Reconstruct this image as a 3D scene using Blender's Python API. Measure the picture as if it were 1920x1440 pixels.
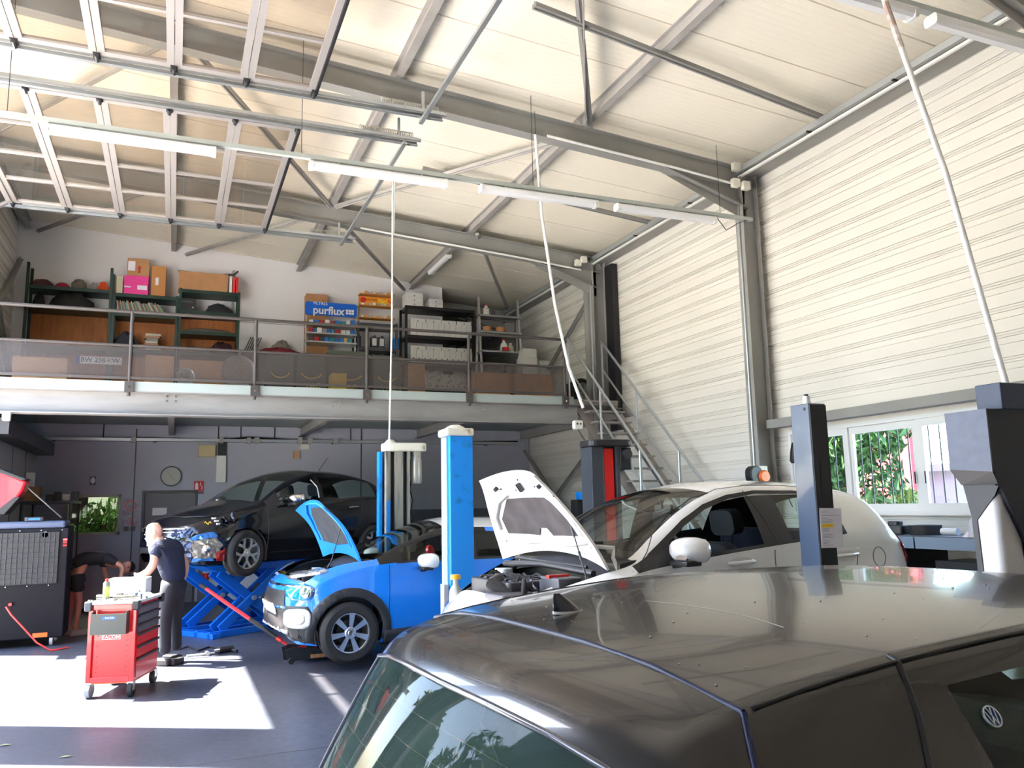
import bpy, bmesh, math, random
import numpy as np
from mathutils import Vector, Matrix, Euler
from mathutils.bvhtree import BVHTree
from mathutils.geometry import delaunay_2d_cdt
random.seed(7)
for o in list(bpy.data.objects): bpy.data.objects.remove(o)
S = bpy.context.scene
COL = S.collection
PI = math.pi
# ------------------------------------------------------------------ camera
cam_d = bpy.data.cameras.new('camera'); cam = bpy.data.objects.new('camera', cam_d); COL.objects.link(cam)
RC = ((0.92407226, -0.38165124, -0.02080356), (0.03756391, 0.14484716, -0.98874074), (0.38036747, 0.91288643, 0.14818556))
FOC = 1518.88; EYE = Vector((0, 0, 1.8))
cam.matrix_world = Matrix(((RC[0][0], -RC[1][0], -RC[2][0], 0), (RC[0][1], -RC[1][1], -RC[2][1], 0), (RC[0][2], -RC[1][2], -RC[2][2], EYE.z), (0, 0, 0, 1)))
cam_d.sensor_width = 36; cam_d.lens = FOC / 1920 * 36; cam_d.clip_start = 0.05; cam_d.clip_end = 400
S.camera = cam
def at(px, py, **k):
    """point of the place seen at a pixel of the survey photograph, on the plane X=, Y= or Z="""
    v = (px - 960, py - 720, FOC)
    r = Vector([sum(RC[i][j] * v[i] for i in range(3)) for j in range(3)])
    a, val = list(k.items())[0]; i = 'XYZ'.index(a)
    return EYE + r * ((val - EYE[i]) / r[i])
# ------------------------------------------------------------------ world, sun, exposure
S.view_settings.view_transform = 'Standard'; S.view_settings.look = 'None'
S.view_settings.gamma = 1; S.view_settings.use_curve_mapping = False
S.view_settings.exposure = 1.98
W = bpy.data.worlds.new('sky'); S.world = W; W.use_nodes = True
nt = W.node_tree; nt.nodes.clear()
wo = nt.nodes.new('ShaderNodeOutputWorld'); bg = nt.nodes.new('ShaderNodeBackground'); sk = nt.nodes.new('ShaderNodeTexSky')
sk.sky_type = 'NISHITA'; sk.sun_disc = False; sk.sun_elevation = math.radians(54); sk.sun_rotation = math.radians(-61)
sk.air_density = 1.0; sk.dust_density = 1.5; sk.ozone_density = 1.0
nt.links.new(sk.outputs[0], bg.inputs[0]); bg.inputs[1].default_value = 0.85
nt.links.new(bg.outputs[0], wo.inputs[0])
SUN_DIR = Vector((1, -0.56, -1.51)).normalized()
sd = bpy.data.lights.new('sun', 'SUN'); sd.energy = 27; sd.angle = math.radians(0.55); sd.color = (1.0, 0.95, 0.86)
so = bpy.data.objects.new('sun', sd); COL.objects.link(so); so.rotation_euler = SUN_DIR.to_track_quat('-Z', 'Y').to_euler()
so.location = (-10, 6, 14)
try:
    S.cycles.use_denoising = True; S.cycles.denoiser = 'OPENIMAGEDENOISE'
    S.cycles.max_bounces = 9; S.cycles.diffuse_bounces = 5; S.cycles.glossy_bounces = 4; S.cycles.transmission_bounces = 4
    S.cycles.transparent_max_bounces = 12; S.cycles.caustics_reflective = False; S.cycles.caustics_refractive = False
    S.cycles.sample_clamp_indirect = 6; S.cycles.blur_glossy = 0.5
except Exception: pass
# two open door bays and a closed one in the left wall
DOORS = [(9.25, 13.4), (4.6, 8.45), (-0.2, 3.8)]; XL = -3.1; HEAD = 6.15
# ------------------------------------------------------------------ materials
MATS = {}
def mat(name, col, rough=.5, metal=0, spec=.5, coat=0, emit=None, noise=None, bump=None, coatr=.05, inner=None):
    if name in MATS: return MATS[name]
    m = bpy.data.materials.new(name); m.use_nodes = True; n = m.node_tree; b = n.nodes['Principled BSDF']
    b.inputs['Base Color'].default_value = (*col, 1); b.inputs['Roughness'].default_value = rough
    b.inputs['Metallic'].default_value = metal; b.inputs['Specular IOR Level'].default_value = spec
    b.inputs['Coat Weight'].default_value = coat; b.inputs['Coat Roughness'].default_value = coatr
    if emit: b.inputs['Emission Color'].default_value = (*emit[0], 1); b.inputs['Emission Strength'].default_value = emit[1]
    last = None
    if noise:   # (scale, colour2, low, high[, stretch])
        tc = n.nodes.new('ShaderNodeTexCoord'); mp = n.nodes.new('ShaderNodeMapping')
        mp.inputs['Scale'].default_value = noise[4] if len(noise) > 4 else (1, 1, 1)
        nz = n.nodes.new('ShaderNodeTexNoise'); nz.inputs['Scale'].default_value = noise[0]; nz.inputs['Detail'].default_value = 6
        rp = n.nodes.new('ShaderNodeValToRGB'); rp.color_ramp.elements[0].position = noise[2]; rp.color_ramp.elements[1].position = noise[3]
        rp.color_ramp.elements[0].color = (*noise[1], 1); rp.color_ramp.elements[1].color = (*col, 1)
        n.links.new(tc.outputs['Object'], mp.inputs[0]); n.links.new(mp.outputs[0], nz.inputs[0]); n.links.new(nz.outputs[0], rp.inputs[0])
        n.links.new(rp.outputs[0], b.inputs['Base Color'])
    if bump:
        tc = n.nodes.new('ShaderNodeTexCoord'); nz = n.nodes.new('ShaderNodeTexNoise'); nz.inputs['Scale'].default_value = bump[0]
        bp = n.nodes.new('ShaderNodeBump'); bp.inputs['Strength'].default_value = bump[1]; bp.inputs['Distance'].default_value = .02
        n.links.new(tc.outputs['Object'], nz.inputs[0]); n.links.new(nz.outputs[0], bp.inputs['Height']); n.links.new(bp.outputs[0], b.inputs['Normal'])
    if inner:   # lining on the back face of a panel
        g = n.nodes.new('ShaderNodeNewGeometry'); d = n.nodes.new('ShaderNodeBsdfDiffuse'); d.inputs[0].default_value = (*inner, 1)
        mx = n.nodes.new('ShaderNodeMixShader'); n.links.new(g.outputs['Backfacing'], mx.inputs[0])
        n.links.new(b.outputs[0], mx.inputs[1]); n.links.new(d.outputs[0], mx.inputs[2]); n.links.new(mx.outputs[0], n.nodes['Material Output'].inputs[0])
    MATS[name] = m; return m
def glass(name, tint, refl=1.45, dust_haze=0, rough=.02, gain=1.5, dcol=(.5, .52, .5, 1)):
    if name in MATS: return MATS[name]
    m = bpy.data.materials.new(name); m.use_nodes = True; n = m.node_tree; n.nodes.clear()
    out = n.nodes.new('ShaderNodeOutputMaterial'); tr = n.nodes.new('ShaderNodeBsdfTransparent'); gl = n.nodes.new('ShaderNodeBsdfGlossy')
    fr = n.nodes.new('ShaderNodeLayerWeight'); pw = n.nodes.new('ShaderNodeMath'); pw.operation = 'POWER'; pw.inputs[1].default_value = 4.5; mx = n.nodes.new('ShaderNodeMixShader')
    fr.inputs[0].default_value = .5; tr.inputs[0].default_value = (*tint, 1); gl.inputs['Roughness'].default_value = rough
    g = n.nodes.new('ShaderNodeNewGeometry'); mm = n.nodes.new('ShaderNodeMath'); mm.operation = 'MULTIPLY_ADD'; mm.inputs[1].default_value = .85 * min(gain, 1.1); mm.inputs[2].default_value = ((refl - 1) / (refl + 1)) ** 2 * gain; mm.use_clamp = True
    n.links.new(fr.outputs['Facing'], pw.inputs[0]); n.links.new(pw.outputs[0], mm.inputs[0]); n.links.new(mm.outputs[0], mx.inputs[0]); n.links.new(tr.outputs[0], mx.inputs[1]); n.links.new(gl.outputs[0], mx.inputs[2])
    sh = mx
    if dust_haze:
        df = n.nodes.new('ShaderNodeBsdfDiffuse'); df.inputs[0].default_value = dcol; m2 = n.nodes.new('ShaderNodeMixShader')
        nz = n.nodes.new('ShaderNodeTexNoise'); nz.inputs['Scale'].default_value = 3; nz.inputs['Detail'].default_value = 8; tc = n.nodes.new('ShaderNodeTexCoord')
        rg = n.nodes.new('ShaderNodeMapRange'); rg.inputs['From Min'].default_value = .3; rg.inputs['From Max'].default_value = .75
        rg.inputs['To Min'].default_value = dust_haze * .5; rg.inputs['To Max'].default_value = dust_haze * 1.5
        n.links.new(tc.outputs['Object'], nz.inputs[0]); n.links.new(nz.outputs[0], rg.inputs[0]); n.links.new(rg.outputs[0], m2.inputs[0])
        n.links.new(mx.outputs[0], m2.inputs[1]); n.links.new(df.outputs[0], m2.inputs[2]); sh = m2
    n.links.new(sh.outputs[0], out.inputs[0]); MATS[name] = m; return m
M = dict(
    steel=mat('painted_grey_steel', (.30, .295, .28), .55, noise=(2, (.26, .255, .24), .3, .6)),
    purlin=mat('galvanised_purlin', (.44, .42, .40), .5, .2, noise=(3, (.36, .345, .33), .3, .6)),
    galv=mat('galvanised_track', (.50, .53, .55), .35, .75), alu=mat('door_aluminium', (.50, .47, .46), .4, .55),
    mbeam=mat('mezzanine_beam_paint', (.27, .262, .258), .5, noise=(3, (.22, .212, .21), .35, .6, (.4, 1, 2))),
    mslab=mat('slab_edge', (.34, .39, .38), .6), rail=mat('railing_paint', (.06, .05, .047), .55),
    white=mat('white_plastic', (.80, .80, .78), .4), offw=mat('off_white_enamel', (.74, .72, .62), .5, noise=(9, (.35, .27, .17), .28, .42)),
    black=mat('black_plastic', (.012, .012, .014), .45), rub=mat('rubber', (.022, .02, .02), .75), dark=mat('dark_metal', (.05, .05, .055), .4, .4),
    dgrey=mat('dark_grey_paint', (.07, .075, .09), .45), red=mat('red_enamel', (.72, .02, .02), .3, coat=.5), chrome=mat('chrome', (.85, .85, .87), .12, 1),
    silver=mat('alloy_silver', (.62, .61, .60), .28, .9), orange=mat('orange_plastic', (.9, .16, .02), .4), card=mat('cardboard', (.52, .27, .12), .8, noise=(5, (.44, .22, .10), .3, .7)),
    lamp=mat('lamp_diffuser', (.85, .85, .86), .3), cream=mat('cream_plastic', (.72, .70, .62), .5), navy=mat('navy_cloth', (.010, .014, .04), .85, bump=(30, .4)),
    skin=mat('skin', (.62, .33, .23), .5), paper=mat('paper', (.78, .76, .84), .7), liftblue=mat('lift_blue', (.005, .27, .85), .4, noise=(4, (.004, .10, .30), .30, .42)),
    scissor=mat('scissor_blue', (.005, .13, .62), .35, coat=.3), wood=mat('plywood', (.50, .17, .04), .6, noise=(2.5, (.36, .11, .025), .35, .65, (6, 6, 1))),
    shelf=mat('green_shelf_steel', (.008, .036, .026), .4), tread=mat('stair_steel', (.33, .30, .28), .5, .3), leaf=mat('leaf_green', (.10, .22, .05), .6),
)
# ------------------------------------------------------------------ mesh builder
def rotm(rx=0, ry=0, rz=0): return Euler((math.radians(rx), math.radians(ry), math.radians(rz))).to_matrix().to_4x4()
class MB:
    def __init__(s): s.v = []; s.f = []
    def add(s, vs, fs):
        b = len(s.v); s.v += [Vector(v) for v in vs]; s.f += [tuple(b + i for i in f) for f in fs]; return s
    def box(s, lo, hi, mtx=None):
        x0, y0, z0 = lo; x1, y1, z1 = hi
        vs = [Vector(p) for p in [(x0, y0, z0), (x1, y0, z0), (x1, y1, z0), (x0, y1, z0), (x0, y0, z1), (x1, y0, z1), (x1, y1, z1), (x0, y1, z1)]]
        if mtx: vs = [mtx @ v for v in vs]
        return s.add(vs, [(0, 3, 2, 1), (4, 5, 6, 7), (0, 1, 5, 4), (1, 2, 6, 5), (2, 3, 7, 6), (3, 0, 4, 7)])
    def cbox(s, c, d, mtx=None): return s.box([c[i] - d[i] / 2 for i in range(3)], [c[i] + d[i] / 2 for i in range(3)], mtx)
    def bar(s, a, b, w, h, up=(0, 0, 1)):
        a = Vector(a); b = Vector(b); d = (b - a); L = d.length; d.normalize(); up = Vector(up)
        x = up.cross(d)
        if x.length < 1e-4: x = Vector((1, 0, 0)).cross(d)
        x.normalize(); z = d.cross(x)
        vs = [p + x * i * w / 2 + z * j * h / 2 for p in (a, b) for (i, j) in ((-1, -1), (1, -1), (1, 1), (-1, 1))]
        return s.add(vs, [(0, 3, 2, 1), (4, 5, 6, 7), (0, 1, 5, 4), (1, 2, 6, 5), (2, 3, 7, 6), (3, 0, 4, 7)])
    def tube(s, pts, r, n=8, caps=True, r2=None):
        pts = [Vector(p) for p in pts]; k = len(pts); base = len(s.v); up = Vector((0, 0, 1))
        d0 = (pts[1] - pts[0]).normalized(); x = up.cross(d0)
        if x.length < .05: x = Vector((1, 0, 0)).cross(d0)
        x.normalize(); vs = []
        for i, p in enumerate(pts):
            d = (pts[min(i + 1, k - 1)] - pts[max(i - 1, 0)]).normalized()
            x = (x - d * x.dot(d)).normalized(); y = d.cross(x); rr = r if r2 is None else r + (r2 - r) * i / (k - 1)
            if isinstance(r, (list, tuple)): rr = r[i]
            vs += [p + (x * math.cos(2 * PI * j / n) + y * math.sin(2 * PI * j / n)) * rr for j in range(n)]
        fs = [(i * n + j, i * n + (j + 1) % n, (i + 1) * n + (j + 1) % n, (i + 1) * n + j) for i in range(k - 1) for j in range(n)]
        if caps: fs += [tuple(range(n - 1, -1, -1)), tuple((k - 1) * n + j for j in range(n))]
        return s.add(vs, fs)
    def lathe(s, prof, mtx=None, n=24, close=False):
        """prof: (radius, height) pairs around local z"""
        vs = []; k = len(prof)
        for r, z in prof: vs += [Vector((r * math.cos(2 * PI * j / n), r * math.sin(2 * PI * j / n), z)) for j in range(n)]
        if mtx: vs = [mtx @ v for v in vs]
        fs = [(i * n + j, i * n + (j + 1) % n, ((i + 1) % k) * n + (j + 1) % n, ((i + 1) % k) * n + j) for i in range(k if close else k - 1) for j in range(n)]
        return s.add(vs, fs)
    def cyl(s, a, b, r, n=16): return s.tube([a, b], r, n)
    def prism(s, poly, mtx=None, h=1.0):
        """polygon in local xy extruded along local z from 0 to h"""
        n = len(poly); vs = [Vector((p[0], p[1], 0)) for p in poly] + [Vector((p[0], p[1], h)) for p in poly]
        if mtx: vs = [mtx @ v for v in vs]
        return s.add(vs, [tuple(range(n - 1, -1, -1)), tuple(range(n, 2 * n))] + [(i, (i + 1) % n, n + (i + 1) % n, n + i) for i in range(n)])
    def ibeam(s, a, b, h, w, t=.012, up=(0, 0, 1)):
        """a-b is the centre line"""
        a = Vector(a); b = Vector(b); d = (b - a).normalized(); x = Vector(up).cross(d).normalized(); z = d.cross(x)
        s.bar(a + z * (h / 2 - t / 2), b + z * (h / 2 - t / 2), w, t, up); s.bar(a - z * (h / 2 - t / 2), b - z * (h / 2 - t / 2), w, t, up)
        return s.bar(a, b, t, h - 2 * t, up)
    def build(s, name, m, parent=None, smooth=False, bevel=0, mtx=None, loc=None):
        me = bpy.data.meshes.new(name); vs = s.v
        if mtx: vs = [mtx @ v for v in vs]
        if loc is not None: vs = [v - Vector(loc) for v in vs]
        me.from_pydata([tuple(v) for v in vs], [], s.f); me.materials.append(m)
        bm = bmesh.new(); bm.from_mesh(me); bmesh.ops.recalc_face_normals(bm, faces=bm.faces[:]); bm.to_mesh(me); bm.free()
        if smooth:
            for p in me.polygons: p.use_smooth = True
            try: me.set_sharp_from_angle(angle=math.radians(smooth if smooth is not True else 40))
            except Exception: pass
        o = bpy.data.objects.new(name, me); COL.objects.link(o)
        if loc is not None: o.location = loc
        if parent: o.parent = parent
        if bevel:
            b = o.modifiers.new('bevel', 'BEVEL'); b.width = bevel; b.segments = 2; b.limit_method = 'ANGLE'
        return o
def tag(o, label=None, cat=None, group=None, kind=None):
    if label: o['label'] = label
    if cat: o['category'] = cat
    if group: o['group'] = group
    if kind: o['kind'] = kind
    return o
def thing(name, label, cat, loc=(0, 0, 0), rz=0, group=None):
    o = bpy.data.objects.new(name, None); COL.objects.link(o); o.location = loc; o.rotation_euler = (0, 0, math.radians(rz)); o.empty_display_size = .1
    return tag(o, label, cat, group)
def struct(o, label=None): return tag(o, label, kind='structure')
def copy_tree(o, parent=None):
    c = o.copy(); COL.objects.link(c); c.parent = parent
    for ch in [x for x in bpy.data.objects if x.parent == o]: copy_tree(ch, c)
    return c
def text_obj(name, txt, size, m, parent, mtx, ext=.001, bold=0, sx=1):
    cu = bpy.data.curves.new(name, 'FONT'); cu.body = txt; cu.size = size; cu.extrude = ext; cu.align_x = 'CENTER'; cu.align_y = 'CENTER'; cu.offset = bold
    cu.materials.append(m); tmp = bpy.data.objects.new(name + '_tmp', cu); COL.objects.link(tmp)
    bpy.context.view_layer.update(); me = bpy.data.meshes.new_from_object(tmp.evaluated_get(bpy.context.evaluated_depsgraph_get()))
    bpy.data.objects.remove(tmp); me.transform(mtx @ Matrix.Diagonal((sx, 1, 1, 1))); o = bpy.data.objects.new(name, me); COL.objects.link(o)
    if parent: o.parent = parent
    return o
FACE_CAM = Matrix(((1, 0, 0, 0), (0, 0, -1, 0), (0, 1, 0, 0), (0, 0, 0, 1)))     # text plane upright, facing -Y
def frame_at(loc, rz=0): return Matrix.Translation(loc) @ rotm(0, 0, rz)
# ================================================================== THE SETTING
XR = 7.85; YB = 18.1; YM = 13.0
def zrt(x): return 7.29 - .077 * x         # top of rafters
# floor
m = mat('concrete_floor', (.060, .066, .088), .35, noise=(1.2, (.042, .047, .062), .3, .65)); 
n = m.node_tree; tc = n.nodes.new('ShaderNodeTexCoord'); nz = n.nodes.new('ShaderNodeTexNoise'); nz.inputs['Scale'].default_value = 14
rg = n.nodes.new('ShaderNodeMapRange'); rg.inputs['To Min'].default_value = .28; rg.inputs['To Max'].default_value = .5
n.links.new(tc.outputs['Object'], nz.inputs[0]); n.links.new(nz.outputs[0], rg.inputs[0]); n.links.new(rg.outputs[0], n.nodes['Principled BSDF'].inputs['Roughness'])
struct(MB().box((-3.2, -5, -.2), (8.1, 24, 0)).build('floor', m))
jt = MB()
for y in (6.6, 11.9): jt.box((-3, y, .0005), (7.8, y + .012, .0015))
jt.box((2.3, -4, .0005), (2.312, 18, .0015))
struct(jt.build('trim_1', mat('floor_joint', (.05, .05, .055), .8)), 'thin dark saw-cut joints in the concrete floor')
# ground outside
gm = mat('asphalt_outside', (.56, .53, .48), .85, noise=(.6, (.50, .47, .43), .3, .7))
struct(MB().box((-70, -60, -.3), (-3.2, 80, -.02)).add([], []).box((8.1, -60, -.3), (60, 80, -.02)).box((-3.2, 24, -.3), (8.1, 80, -.02)).box((-3.2, -60, -.3), (8.1, -5, -.02)).build('floor_outside', gm))
# ceiling: insulated panels, shallow ribs along x and a joint each metre
cm = mat('ceiling_panel', (.88, .82, .70), .5)
def ribbed(n_name, runs, axis):
    pass
mb = MB(); y = -5.0; prof = []
while y < 24:
    k = round((y + 5) / .0909) % 11
    if k == 0: prof += [(y, 0), (y + .006, .03), (y + .016, .03), (y + .022, 0)]
    else: prof += [(y + .02, 0), (y + .03, .0035), (y + .05, .0035), (y + .06, 0)]
    y += .0909
vs = []
for (yy, dz) in prof:
    for x in (XL - .2, XR + .1): vs.append((x, yy, zrt(x) + .17 + dz))
mb.add(vs, [(2 * i, 2 * i + 1, 2 * i + 3, 2 * i + 2) for i in range(len(prof) - 1)])
b = len(mb.v)
mb.add([(XL - .2, -5, zrt(XL - .2) + .3), (XR + .1, -5, zrt(XR) + .3), (XR + .1, 24, zrt(XR) + .3), (XL - .2, 24, zrt(XL - .2) + .3)], [(0, 1, 2, 3)])
struct(mb.build('ceiling', cm), 'cream insulated roof panels with fine ribs')
# right wall: horizontally ribbed cladding with a window opening
wm = mat('wall_cladding', (.78, .75, .69), .42, noise=(1.1, (.72, .69, .635), .3, .7, (1, .3, 2)))
def clad(mb, x, y0, y1, z0, z1, sgn=-1):
    z = z0; pr = []
    k = int(z0 / .27) * .27
    while k < z1:
        for (dz, dx) in ((0, 0), (.112, 0), (.115, .016), (.122, .016), (.125, 0), (.184, 0), (.187, .022), (.194, .022), (.197, 0), (.212, 0), (.215, .02), (.221, .02), (.224, 0), (.240, 0), (.243, .022), (.250, .022), (.253, 0)):
            if z0 <= k + dz <= z1: pr.append((k + dz, dx))
        k += .27
    pr = [(z0, 0)] + pr + [(z1, 0)]
    vs = []
    for (zz, dx) in pr: vs += [(x - sgn * dx, y0, zz), (x - sgn * dx, y1, zz)]
    mb.add(vs, [(2 * i, 2 * i + 1, 2 * i + 3, 2 * i + 2) for i in range(len(pr) - 1)])
WY0, WY1, WZ0, WZ1 = 4.2, 8.95, 1.62, 2.74
mb = MB(); xw = XR + .12
clad(mb, xw, -5, WY0, 0, 6.9); clad(mb, xw, WY1, 24, 0, 6.9); clad(mb, xw, WY0, WY1, 0, WZ0); clad(mb, xw, WY0, WY1, WZ1, 6.9)
mb.box((xw + .06, -5, 0), (xw + .1, WY0, 6.95)).box((xw + .06, WY1, 0), (xw + .1, 24, 6.95)).box((xw + .06, WY0, 0), (xw + .1, WY1, WZ0)).box((xw + .06, WY0, WZ1), (xw + .1, WY1, 6.95))
struct(mb.build('wall_right', wm), 'cream wall of horizontally ribbed cladding')
# left wall: cladding around three tall sectional door openings
mb = MB(); ys = [-5, -.2, 3.8, 4.6, 8.45, 9.25, 13.4, 24]
for a, b in ((0, 1), (2, 3), (4, 5), (6, 7)): mb.box((XL - .15, ys[a], 0), (XL, ys[b], 8))
mb.box((XL - .149, -5, HEAD), (XL - .001, 9.4, 8)).box((XL - .149, 13.4, HEAD), (XL - .001, 24, 8)).box((XL - .149, 9.4, HEAD), (XL - .001, 13.4, 6.92)).box((XL - .149, 9.4, 7.26), (XL - .001, 13.4, 8))
struct(mb.build('wall_left', mat('left_wall_panel', (.33, .31, .30), .6, noise=(2, (.25, .24, .23), .3, .6))))
mb = MB(); clad(mb, XL + .02, 13.5, 24, 0, 7.6, 1); struct(mb.build('wall_left_lining', wm))
mb = MB().box((-2.62, 13.2, 0), (-2.5, YB, 2.95)); struct(mb.build('trim_2', mat('pale_lining', (.50, .47, .47), .6)), 'pale partition panels along the left side under the mezzanine')
mb = MB(); [mb.box((-2.5, y, 0), (-2.494, y + .01, 2.95)) for y in (14.3, 15.6, 16.9)]; struct(mb.build('trim_3', M['dgrey']))
d3 = struct(MB().box((XL - .08, -.2, 0), (XL - .02, .5, HEAD)).box((XL - .08, 1.5, 0), (XL - .02, 3.8, 1.3)).box((XL - .08, .5, 2.2), (XL - .02, 1.5, HEAD)).box((XL - .08, 1.5, 3.9), (XL - .02, 3.8, HEAD)).box((XL - .08, 1.5, 1.9), (XL - .02, 3.8, 2.1)).box((XL - .08, 1.5, 2.7), (XL - .02, 3.8, 3.3)).build('door_2', mat('closed_door_dark', (.10, .10, .11), .5)), 'closed sectional door with two rows of panes beside the camera')
mb = MB()
for y in (1.5, 2.27, 3.04, 3.8):
    mb.box((XL - .08, y - .05, 1.3), (XL - .02, y + .05, 3.9))
mb.build('mullions', M['dark'], d3)
# front wall behind the photographer and the far end wall
struct(MB().box((XL, -5.15, 0), (XR + .2, -5, 8)).build('wall_front', wm))
# back wall, lower grey storey with a window and a door opening, upper white partition
bwm = mat('back_wall_grey', (.44, .45, .54), .6, noise=(1, (.40, .41, .49), .3, .7)); bww = mat('back_wall_white', (.86, .84, .86), .65, noise=(.8, (.80, .79, .81), .3, .7))
wa = at(125, 1005, Y=YB); wb = at(228, 927, Y=YB); wx0, wx1, wz0, wz1 = wa.x - .05, wb.x, wa.z, wb.z
da = at(272, 923, Y=YB); dx0, dx1, dz1 = da.x, da.x + .95, 2.2
mb = MB(); T = .14
mb.box((-3.1, YB, 0), (wx0, YB + T, 3.62)).box((wx0, YB, 0), (wx1, YB + T, wz0)).box((wx0, YB, wz1), (wx1, YB + T, 3.62)).box((wx1, YB, 0), (dx0, YB + T, 3.62)).box((dx0, YB, dz1), (dx1, YB + T, 3.62)).box((dx1, YB, 0), (XR + .1, YB + T, 3.62))
struct(mb.build('wall_back', bwm), 'flat grey rear wall of the ground floor')
struct(MB().box((-3.1, YB + .02, 3.62), (5.78, YB + T, 7.75)).build('wall_back_upper', bww), 'white partition above the mezzanine')
struct(MB().box((dx1 + .1, YB - .012, 0), (dx1 + 1.2, YB, .98)).box((dx1+1.2, YB - .012, 0), (XR, YB, 1.75)).build('trim_4', mat('dado_paint', (.12, .125, .15), .6)), 'dark dado paint on the rear wall')
struct(MB().box((.72, YB - .03, 0), (1.75, YB - .012, 1.0)).build('trim_5', mat('white_dado', (.62, .61, .68), .6)), 'pale panel at the foot of the rear wall')
mb = MB()
for px in (253, 677): x = at(px, 880, Y=YB).x; mb.box((x - .012, YB - .008, 0), (x + .012, YB, 3.5))
struct(mb.build('trim_6', M['dark']), 'dark vertical joints of the rear wall panels')
mb = MB(); p = at(440, 470, Y=YB); mb.box((p.x - .03, YB - .0, 5.6), (p.x + .03, YB + .02, 7.0)).box((-2.9, YB, 5.86), (5.78, YB + .02, 5.875))
struct(mb.build('trim_7', mat('joint_grey', (.4, .39, .4), .6)), 'thin joint lines in the white partition')
struct(MB().box((-3.1, 24, 0), (XR + .2, 24.1, 7.9)).build('wall_end', mat('dark_end_wall', (.22, .21, .20), .7)))
# door in the back wall
struct(MB().box((dx0, YB + .05, 0), (dx1, YB + .1, dz1)).build('door_1', mat('door_grey', (.16, .155, .17), .5)), 'dark grey door in the rear wall')
d = bpy.data.objects['door_1']
mb = MB().box((dx0 - .05, YB - .01, 0), (dx0, YB + .05, dz1 + .05)).box((dx1, YB - .01, 0), (dx1 + .05, YB + .05, dz1 + .05)).box((dx0, YB - .01, dz1), (dx1, YB + .05, dz1 + .05)); mb.build('door_frame', M['dark'], d)
MB().box((dx0 + .15, YB + .04, 1.75), (dx0 + .42, YB + .049, 1.9)).build('door_sign', M['white'], d)
# window to the office in the back wall
wf = MB(); f = .05
wf.box((wx0, YB - .03, wz0), (wx1, YB + .04, wz0 + f)).box((wx0, YB - .03, wz1 - f), (wx1, YB + .04, wz1)).box((wx0, YB - .03, wz0), (wx0 + f, YB + .04, wz1)).box((wx1 - f, YB - .03, wz0), (wx1, YB + .04, wz1))
w1 = struct(wf.build('window_1', mat('window_frame_beige', (.42, .40, .34), .5)), 'office window in the rear wall with plants behind it')
MB().box((wx0 + f, YB, wz0 + f), (wx1 - f, YB + .006, wz1 - f)).build('pane', glass('office_pane', (.80, .88, .80)), w1)
# office beyond: floor, side walls and an opening added on its far side for daylight on the plants
om = mat('office_wall', (.55, .52, .42), .7)
struct(MB().box((-3.1, 20.9, 0), (-2.6, 21, 3.4)).box((-.2, 20.9, 0), (.4, 21, 3.4)).box((-2.6, 20.9, 0), (-.2, 21, .9)).box((-2.6, 20.9, 2.6), (-.2, 21, 3.4)).box((.4, YB + T, 0), (.5, 21, 3.4)).box((-3.1, YB + T, 3.0), (.4, 21, 3.1)).build('wall_office', om))
ol = thing('added_lamp', 'added round lamp, out of sight, brightening the plants behind the rear window', 'lamp', (-1.5, 19.2, 2.98)); MB().lathe([(.0001, -.06), (.15, -.05), (.18, 0)], None, 24).build('added_lamp_cover', mat('added_lamp_glow', (.9, .9, .85), .4, emit=((1, .96, .85), 2)), ol, smooth=60); MB().cyl((0, 0, -.01), (0, 0, .018), .19, 24).build('added_lamp_base', M['white'], ol)  # lamp added to brighten the plants, none known in this office
pl_ = bpy.data.lights.new('added_lamp_light', 'POINT'); pl_.energy = 16; pl_.color = (1, .95, .82); pl_.shadow_soft_size = .15; po_ = bpy.data.objects.new('added_lamp_light', pl_); COL.objects.link(po_); po_.parent = ol; po_.location = (0, 0, -.2)
# mezzanine: slab, beam, joists
sl = MB().box((XL, YM, 3.58), (6.62, YB, 3.72)).box((6.62, 13.95, 3.58), (XR, YB, 3.72)); struct(sl.build('floor_mezzanine', M['mslab']), 'pale concrete edge of the mezzanine floor')
ob = MB().ibeam((XL, YM + .13, 3.405), (6.75, YM + .13, 3.405), .35, .24, .016)
mzb = tag(ob.build('mezzanine_beam', M['mbeam']), 'long pale grey steel beam along the front edge of the mezzanine', 'beam')
bo = MB()
for px, py in ((321, 748), (631, 758), (902, 764)):
    p = at(px, py, Y=YM + .12)
    for i in (-1, 1):
        for j in (-1, 1): bo.cyl((p.x + i * .06, YM + .10, p.z + j * .035), (p.x + i * .06, YM + .122, p.z + j * .035), .013, 6)
bo.build('bolt_heads', M['chrome'], mzb)
jn = []
for i, px in enumerate((-40, 322, 564, 782, 975)):
    p = at(px, 805, Y=YB)
    jb = MB().ibeam((p.x, YM + .25, 3.475), (p.x, YB, 3.475), .2, .11, .01); j = struct(jb.build('trim_%d' % (20 + i), M['steel']), 'steel joist under the mezzanine floor')
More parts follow.
